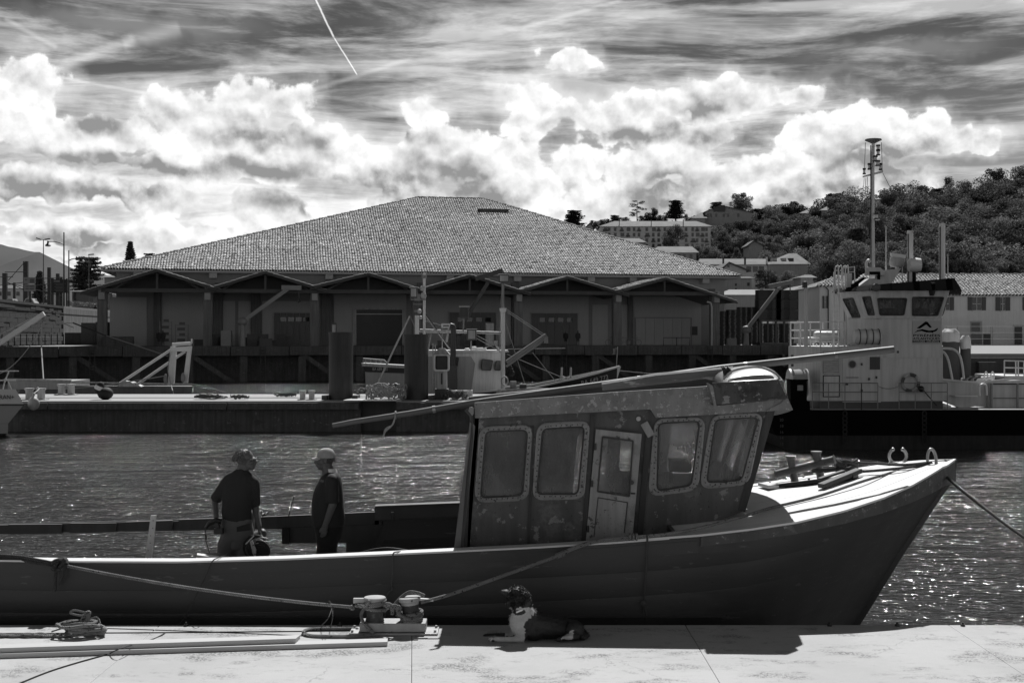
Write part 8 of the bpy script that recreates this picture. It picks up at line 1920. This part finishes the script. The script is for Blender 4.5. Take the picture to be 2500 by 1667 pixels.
# ------------------------------------------------------------------ left: retaining wall, upper road, lamps, signs
BRK = mat('brick_wall', .03, .9, .3, 1.5, bump=.4, bscale=6, streak=.2); PLW = mat('lit_wall_tone', .26, .9, .12, .8, streak=.5)  # pale tone of the parapet wall paints in the light it faces
WZ = 8.9; pA, pB, pC = P(-260, 820, 108), P(155, 820, 178), P(285, 820, 212)
rw = thing('retaining_wall', 'tall dark masonry retaining wall below the upper road at the left', 'wall', V(pB.x-20, pB.y-10, FQZ))
def wallseg(a_, c_, z0, z1, th, m, nm, par):
    n_ = V(-(c_-a_).y, (c_-a_).x, 0).normalized()*th; b = MB(); A, C_ = V(a_.x, a_.y, 0), V(c_.x, c_.y, 0)
    b.hexa([A+V(0, 0, z0), C_+V(0, 0, z0), C_+n_+V(0, 0, z0), A+n_+V(0, 0, z0)], [A+V(0, 0, z1), C_+V(0, 0, z1), C_+n_+V(0, 0, z1), A+n_+V(0, 0, z1)]); return b.build(nm, m, par)
for j in range(9):
    z0 = FQZ+j*.54; n_ = 26
    for i in range(n_):
        a_ = pA.lerp(pB, (i+(.5 if j % 2 else 0))/(n_+.5)); c_ = pA.lerp(pB, (i+1+(.5 if j % 2 else 0))/(n_+.5)-.0006); off = V(rg.uniform(0, .06), -rg.uniform(0, .06), 0); wallseg(a_+off, c_+off, z0, z0+.52, .5, BRK, 'stone', rw)
wallseg(pA+V(.1, -.05, 0), pB+V(.1, -.05, 0), FQZ+4.87, WZ+.12, .7, BRK, 'coping', rw); wallseg(pA+V(-.2, .3, 0), pB+V(-.2, .3, 0), FQZ, WZ, .4, BRK, 'core', rw)
pw = thing('parapet_wall', 'streaked wall with light painted into its pale tone, between the masonry wall and the warehouse', 'wall', V(pC.x, pC.y, FQZ)); wallseg(pB, pC, FQZ, WZ-.15, .5, PLW, 'wall_face', pw); wallseg(pB+V(0, -.2, 0), pC+V(0, -.2, 0), WZ-.15, WZ+.15, .8, HWALLG, 'coping', pw)
b = MB(); b.add([V(pA.x, pA.y+.5, WZ-.9), V(pB.x, pB.y+.5, WZ-.9), V(pC.x, pC.y+.5, WZ-.9), V(pC.x+10, 520, WZ-.9), V(-420, 520, WZ-.9), V(-160, 108, WZ-.9)], [(0, 1, 2, 3, 4, 5)]); tag(b.build('road', mat('road_asphalt', .10, .9, .1, .3), loc=(0, 0, 0)), kind='structure')
def up(px, y, d): return P(px, y, d)
rz_ = WZ-.9
LM = mat('lamp_post_dark', .03, .6, .2, 1); LMG = mat('lamp_post_grey', .12, .6, .2, 1)
def lamp(lab, px, ytop, d, parts, m=LM, r_=.11):
    t = thing('street_lamp', lab, 'street lamp', V(P(px, 0, d).x, d, rz_), 'street lamps on the upper road'); b = MB(); b.tube([V(P(px, 0, d).x, d, rz_), P(px, ytop, d)], [r_, r_*.6], 7); b.build('pole', m, t)
    for kind, pts in parts:
        b = MB()
        if kind == 'arm': b.tube(smoothpath([P(x, y, d) for x, y in pts]), r_*.5, 5); b.build('arm', m, t)
        elif kind == 'bell': c = P(pts[0], pts[1], d); b.lathe([(0, .55), (.12, .5), (.14, .15), (.30, 0), (.42, -.12), (.40, -.2), (0, -.2)], c, 12); b.build('lantern', m, t); b = MB(); b.lathe([(.39, -.21), (.2, -.3), (0, -.3)], c, 12); b.build('lens', WHITE, t)
        else: b.beam(P(*pts[0], d), P(*pts[1], d), .3, .16); b.build('lamp_head', m, t)
lamp('tall dark lamp post with a bell lantern hanging at its left', 156, 567, 186, [('arm', [(155, 597), (146, 593), (132, 590), (119, 590)]), ('bell', (117, 597))], r_=.14)
lamp('dark lamp post with a bell lantern to its right before the cedar', 168, 611, 190, [('arm', [(169, 636), (178, 632), (190, 631), (199, 631)]), ('bell', (201, 636))], r_=.13)
lamp('thin grey lamp post with two opposed flat heads', 106, 586, 190, [('arm', [(106, 586), (98, 584), (92, 582)]), ('arm', [(106, 586), (114, 585), (120, 583)]), ('h', ((89, 581), (100, 585))), ('h', ((110, 585), (122, 583)))], LMG, .1)
lamp('thin lamp post with one flat head in front of the cedar', 217, 622, 200, [('h', ((216, 622), (229, 621)))], LMG, .08)
for px, y, w in ((63, 638, .3), (12, 667, .3), (120, 653, .22), (141, 668, .22), (149, 676, .18), (35, 690, .15), (128, 678, .15)):
    b = MB(); d = 188; b.beam(V(P(px, 0, d).x, d, rz_), P(px, y, d), w*2, w*1.6); tag(b.build('catenary_pole', LM), 'dark railway mast with overhead wires beyond the upper road', 'pole', 'railway masts on the upper road')
b = MB(); d = 187
for (x0_, y0_, x1_, y1_) in ((12, 664, 63, 664), (0, 676, 32, 676), (60, 640, 20, 685), (64, 680, 150, 679), (0, 697, 60, 689), (20, 690, 60, 708), (60, 700, 130, 692), (14, 690, 150, 722)): b.cyl(P(x0_, y0_, d), P(x1_, y1_, d), .05, n=4)
tag(b.build('overhead_wires', LM), 'overhead railway wires between the dark masts', 'wires')
sg1 = thing('road_sign', 'pale two-part information sign on a post above the masonry wall', 'sign', V(P(72, 0, 174).x, 174, rz_))
b = MB(); b.box(P(58, 0, 174).x, P(86, 0, 174).x, 174, 174.1, P(0, 693, 174).z, P(0, 677, 174).z); b.build('upper_board', mat('sign_grey', .2, .7, .1, 1), sg1); b = MB(); b.box(P(59, 0, 174).x, P(86, 0, 174).x, 174, 174.1, P(0, 711, 174).z, P(0, 694.5, 174).z); b.build('lower_board', MT['sign_grey'], sg1)
b = MB(); wbox(b, 73, 83, 681, 690, 173.98, .03); b.build('picture', GREYD, sg1)
for i, (x0_, x1_, y) in enumerate(((62, 70, 699), (72, 83, 699), (62, 70, 705), (72, 82, 705), (61, 66, 683))): b = MB(); wbox(b, x0_, x1_, y-1.3, y+1.3, 173.98, .03); b.build('print_block', GREYD, sg1)
b = MB(); b.cyl(V(P(73, 0, 174.2).x, 174.2, rz_), P(73, 700, 174.2), .14, n=6); b.build('post', LM, sg1)
sg2 = thing('notice_board', 'dark rectangular notice board on two posts above the masonry wall', 'sign', V(P(146, 0, 186).x, 186, rz_)); b = MB(); b.box(P(127, 0, 186).x, P(165, 0, 186).x, 186, 186.15, P(0, 715, 186).z, P(0, 682, 186).z); b.build('board', mat('board_black', .015, .7, .1, 1), sg2)
b = MB(); wbox(b, 131, 146, 684, 689, 185.98, .03); b.build('heading', LMG, sg2)
for k in range(6): b = MB(); wbox(b, 133+(k % 2)*3, 160-(k*5) % 7, 692+k*3.6, 693+k*3.6, 185.98, .02); b.build('text_line', LMG, sg2)
for px in (129, 163): b = MB(); b.cyl(V(P(px, 0, 186.3).x, 186.3, rz_), P(px, 680, 186.3), .12, n=6); b.build('post', LM, sg2)
def car(px0, px1, ytop, d, lab, v):
    a_, c_ = P(px0, 0, d).x, P(px1, 0, d).x; L = c_-a_; zt = P(0, ytop, d).z; z0 = rz_; H_ = zt-z0; t = thing('parked_car', lab, 'car', V((a_+c_)/2, d, z0), 'cars on the upper road'); m = mat('car_paint' if v > .4 else 'car_paint_grey', v, .3, .03, 1)
    pr = [(0, .2), (.02, .52), (.2, .6), (.32, .96), (.45, 1.0), (.66, .98), (.82, .64), (.98, .55), (1, .2)]
    b = MB(); b.plate([(a_+L*u, z0+H_*w) for u, w in pr], [], lambda x, z: V(x, d-.85, z), V(0, 1.7, 0)); b.build('body', m, t)
    b = MB(); b.plate([(a_+L*u, z0+H_*w) for u, w in ((.25, .64), (.34, .92), (.46, .95), (.63, .93), (.75, .66))], [], lambda x, z: V(x, d-.87, z), V(0, .02, 0)); b.build('side_window', WINM, t)
    for u in (.2, .8): b = MB(); b.lathe([(0, -.1), (.32, -.1), (.32, .1), (0, .1)], (a_+L*u, d-.8, z0+.32), 12, axis='y'); b.build('wheel', BLACKM, t)
car(53, 99, 728, 178, 'white car right of the sign post on the upper road', .5); car(10, 49, 729, 172, 'pale car left of the sign post on the upper road', .35)
for i, (px, lab) in enumerate(((233, 'person leaning over the parapet wall, left one of the pair'), (260, 'person leaning over the parapet wall beside the warehouse'))):
    p = V(P(px, 0, 202).x, 202, rz_-.0); t = thing('person', lab, 'person', p, 'people at the parapet'); b = MB(); shell(b, [(p+V(0, 0, .8), .18, .14), (p+V(0, 0, 1.2), .25, .15), (p+V(0, 0, 1.42), .2, .13), (p+V(0, 0, 1.5), .08, .08)], 10); b.ball(p+V(0, 0, 1.65), (.1, .11, .13), 8, 6); limb(b, [p+V(.1, 0, .85), p+V(.1, 0, 0.05)], [.1, .06]); limb(b, [p+V(-.1, 0, .85), p+V(-.1, 0, 0.05)], [.1, .06]); limb(b, [p+V(-.22, 0, 1.38), p+V(-.3, -.2, 1.15), p+V(-.15, -.4, 1.1)], [.06, .05, .04]); limb(b, [p+V(.22, 0, 1.38), p+V(.3, -.2, 1.15), p+V(.15, -.4, 1.1)], [.06, .05, .04]); mesh_ob('body', fused(b, .04, 2), MT['clothes_dark'], t)
hl = house('long low pale building beyond the railway at the left edge', -80, 110, 704, 742, 300, (-60, 100, 697), 10, wall=HWALL, name='building'); 
for k in range(8): win(hl, -70+k*22, -62+k*22, 712, 722, 300)
hl2 = house('plain grey building with a curved emblem on its blank wall', 176, 228, 712, 748, 215, (180, 224, 709), 10, wall=mat('blank_wall', .13, .9, .08, .5), name='building'); b = MB(); b.tube([P(186-5*math.cos(a), 724-9*math.sin(a), 214.9) for a in np.linspace(-1.2, 1.2, 9)], .18, 6); b.build('emblem', LM, hl2)
hl3 = house('narrow pale building between the grey one and the warehouse', 228, 275, 720, 750, 225, (230, 270, 716), 8, wall=HWALL, name='building')
hl4 = house('flat-roofed shed behind the warehouse eave at the left', 255, 300, 677, 740, 235, (262, 295, 672), 8, wall=HWALLG, roof=SHU, name='shed', cat='shed')
hd_ = MB(); rgx = random.Random(3)
for i in range(1500): 
    px = rgx.uniform(165, 262); d = rgx.uniform(203, 207); y = 747-rgx.uniform(0, 8)
    p = P(px, y+ (px-165)*.05, d); s = .3; hd_.add([p, p+V(rgx.uniform(-s, s), .1, s*rgx.uniform(.4, 1.4)), p+V(rgx.uniform(-s, s), -.1, s*.4)], [(0, 1, 2)]); hd_.ct = 1
hg_ = thing('clipped_hedge', 'pale grassy hedge along the top of the parapet wall', 'hedge', V(P(210, 0, 205).x, 205, rz_)); o = hd_.build('foliage', mat('dry_grass', .3, .9, .3, 2), hg_, recalc=False, smooth=0); o['kind'] = 'stuff'
fe = thing('quay_fence', 'low post fence along the left quay', 'fence', V(P(70, 0, 142).x, 142, FQZ))
for i in range(11):
    px = 5+i*15; d = 141+i*2.6; b = MB(); p = V(P(px, 0, d).x, d, FQZ); b.cyl(p, p+V(0, 0, 1.35), .07, n=6); b.box(p.x-.5, p.x+.5, p.y-.15, p.y+.15, FQZ, FQZ+.14); b.build('post', STEELD, fe)
b = MB(); b.tube([V(P(5+i*15, 0, 141+i*2.6).x, 141+i*2.6, FQZ+1.0) for i in range(11)], .03, 4); b.build('wire', STEELD, fe)
for i, (px0, px1, y0, m) in enumerate(((158, 198, 812, STEELD), (198, 232, 788, GREYD), (233, 262, 786, GREYD))):
    d = 165; b = MB(); b.box(P(px0, 0, d).x, P(px1, 0, d).x, d, d+5, FQZ, P(0, y0, d).z); b.box(P(px0, 0, d).x+.2, P(px1, 0, d).x-.2, d-.05, d, FQZ+.2, P(0, y0, d).z-.2)
    tag(b.build('container', m), ('low dark container beside the masonry wall', 'tall dark container left of its twin by the warehouse', 'tall dark container right against the warehouse corner')[i], 'container')
# mountain far left
MTN = mat('mountain_heath', .030, .95, .05, .002, bump=0)
b = MB(); prof = [(-500, 640), (-300, 600), (-150, 585), (-60, 590), (0, 597), (10, 598), (25, 605), (40, 604), (60, 612), (78, 615), (97, 617), (105, 628), (130, 648), (145, 651), (165, 653), (195, 660), (260, 672), (420, 690), (700, 700), (1000, 712), (1300, 720), (2600, 730)]
dm = 3800; vs = []
px_ = np.linspace(-500, 2600, 240)
for j, (f, dd) in enumerate(((0, -1300), (.35, -900), (.62, -500), (.85, -220), (1.0, 0), (.7, 600))):
    for i, x in enumerate(px_):
        y = interp([p[0] for p in prof], [p[1] for p in prof], x); zt_ = (HY-y)*dm/F+CZ; Y = dm+dd; X = (x-1250)*dm/F
        n_ = 14*noise.noise(V(X*.008, Y*.008, 2))*(1 if j not in (4,) else .25)+2.5*noise.noise(V(X*.05, 0, 3)); vs.append(V(X+(40*noise.noise(V(j, i*.2, 0)) if j != 4 else 0), Y, max(0, zt_*f+n_*(1 if f else 0))))
n_ = len(px_); b.add(vs, [(j*n_+i, j*n_+i+1, (j+1)*n_+i+1, (j+1)*n_+i) for j in range(5) for i in range(n_-1)])
tag(b.build('mountain', MTN, loc=(0, 0, 0), recalc=False), kind='structure')

ub = MB(); rgu = random.Random(12)
for i in range(22000):
    px = rgu.uniform(1420, 2620); s = rgu.uniform(.02, 1.0)
    if 1460 < px < 1860 and s < .75 and rgu.random() < .55: continue
    row = hrow(px, s); Y = Y0+(Y1-Y0)*s; c = P(px, row, Y)+V(0, 0, rgu.uniform(0, 2.2)*(1+.5*noise.noise(V(px*.03, s*9, 0)))); q_ = .6*rgu.uniform(.6, 1.5); ub.ct = rgu.uniform(.5, 1.5)*(.8+.6*noise.noise(V(px*.02, s*6, 4)))
    t1 = V(rgu.gauss(0, 1), rgu.gauss(0, 1), rgu.gauss(0, .7)).normalized()*q_; t2 = t1.cross(V(rgu.gauss(0, 1), rgu.gauss(0, 1), rgu.gauss(0, 1))).normalized()*q_*.7; ub.add([c-t1*.5, c+t2, c+t1*.5, c-t2], [(0, 1, 2, 3)])
o = ub.build('undergrowth', LEAF, None, smooth=0, recalc=False, tint=True, loc=(0, 0, 0)); tag(o, 'undergrowth covering the hillside between the trees', 'undergrowth', kind='stuff')

for x, yb, h in ((1730, 566, 34), (1752, 570, 40), (1776, 568, 36), (1800, 566, 44), (1826, 566, 42), (1845, 545, 30), (1500, 622, 22), (1530, 640, 28), (1580, 600, 22), (1560, 612, 20), (1715, 590, 34), (1745, 600, 44), (1790, 610, 46), (1812, 628, 44), (1700, 628, 30), (1730, 628, 30), (1880, 600, 50), (1860, 635, 40), (1450, 560, 20), (1475, 556, 18), (1515, 553, 20), (1575, 552, 24), (1615, 552, 24), (1675, 552, 26)):
    wood(x, yb, h*1.15)
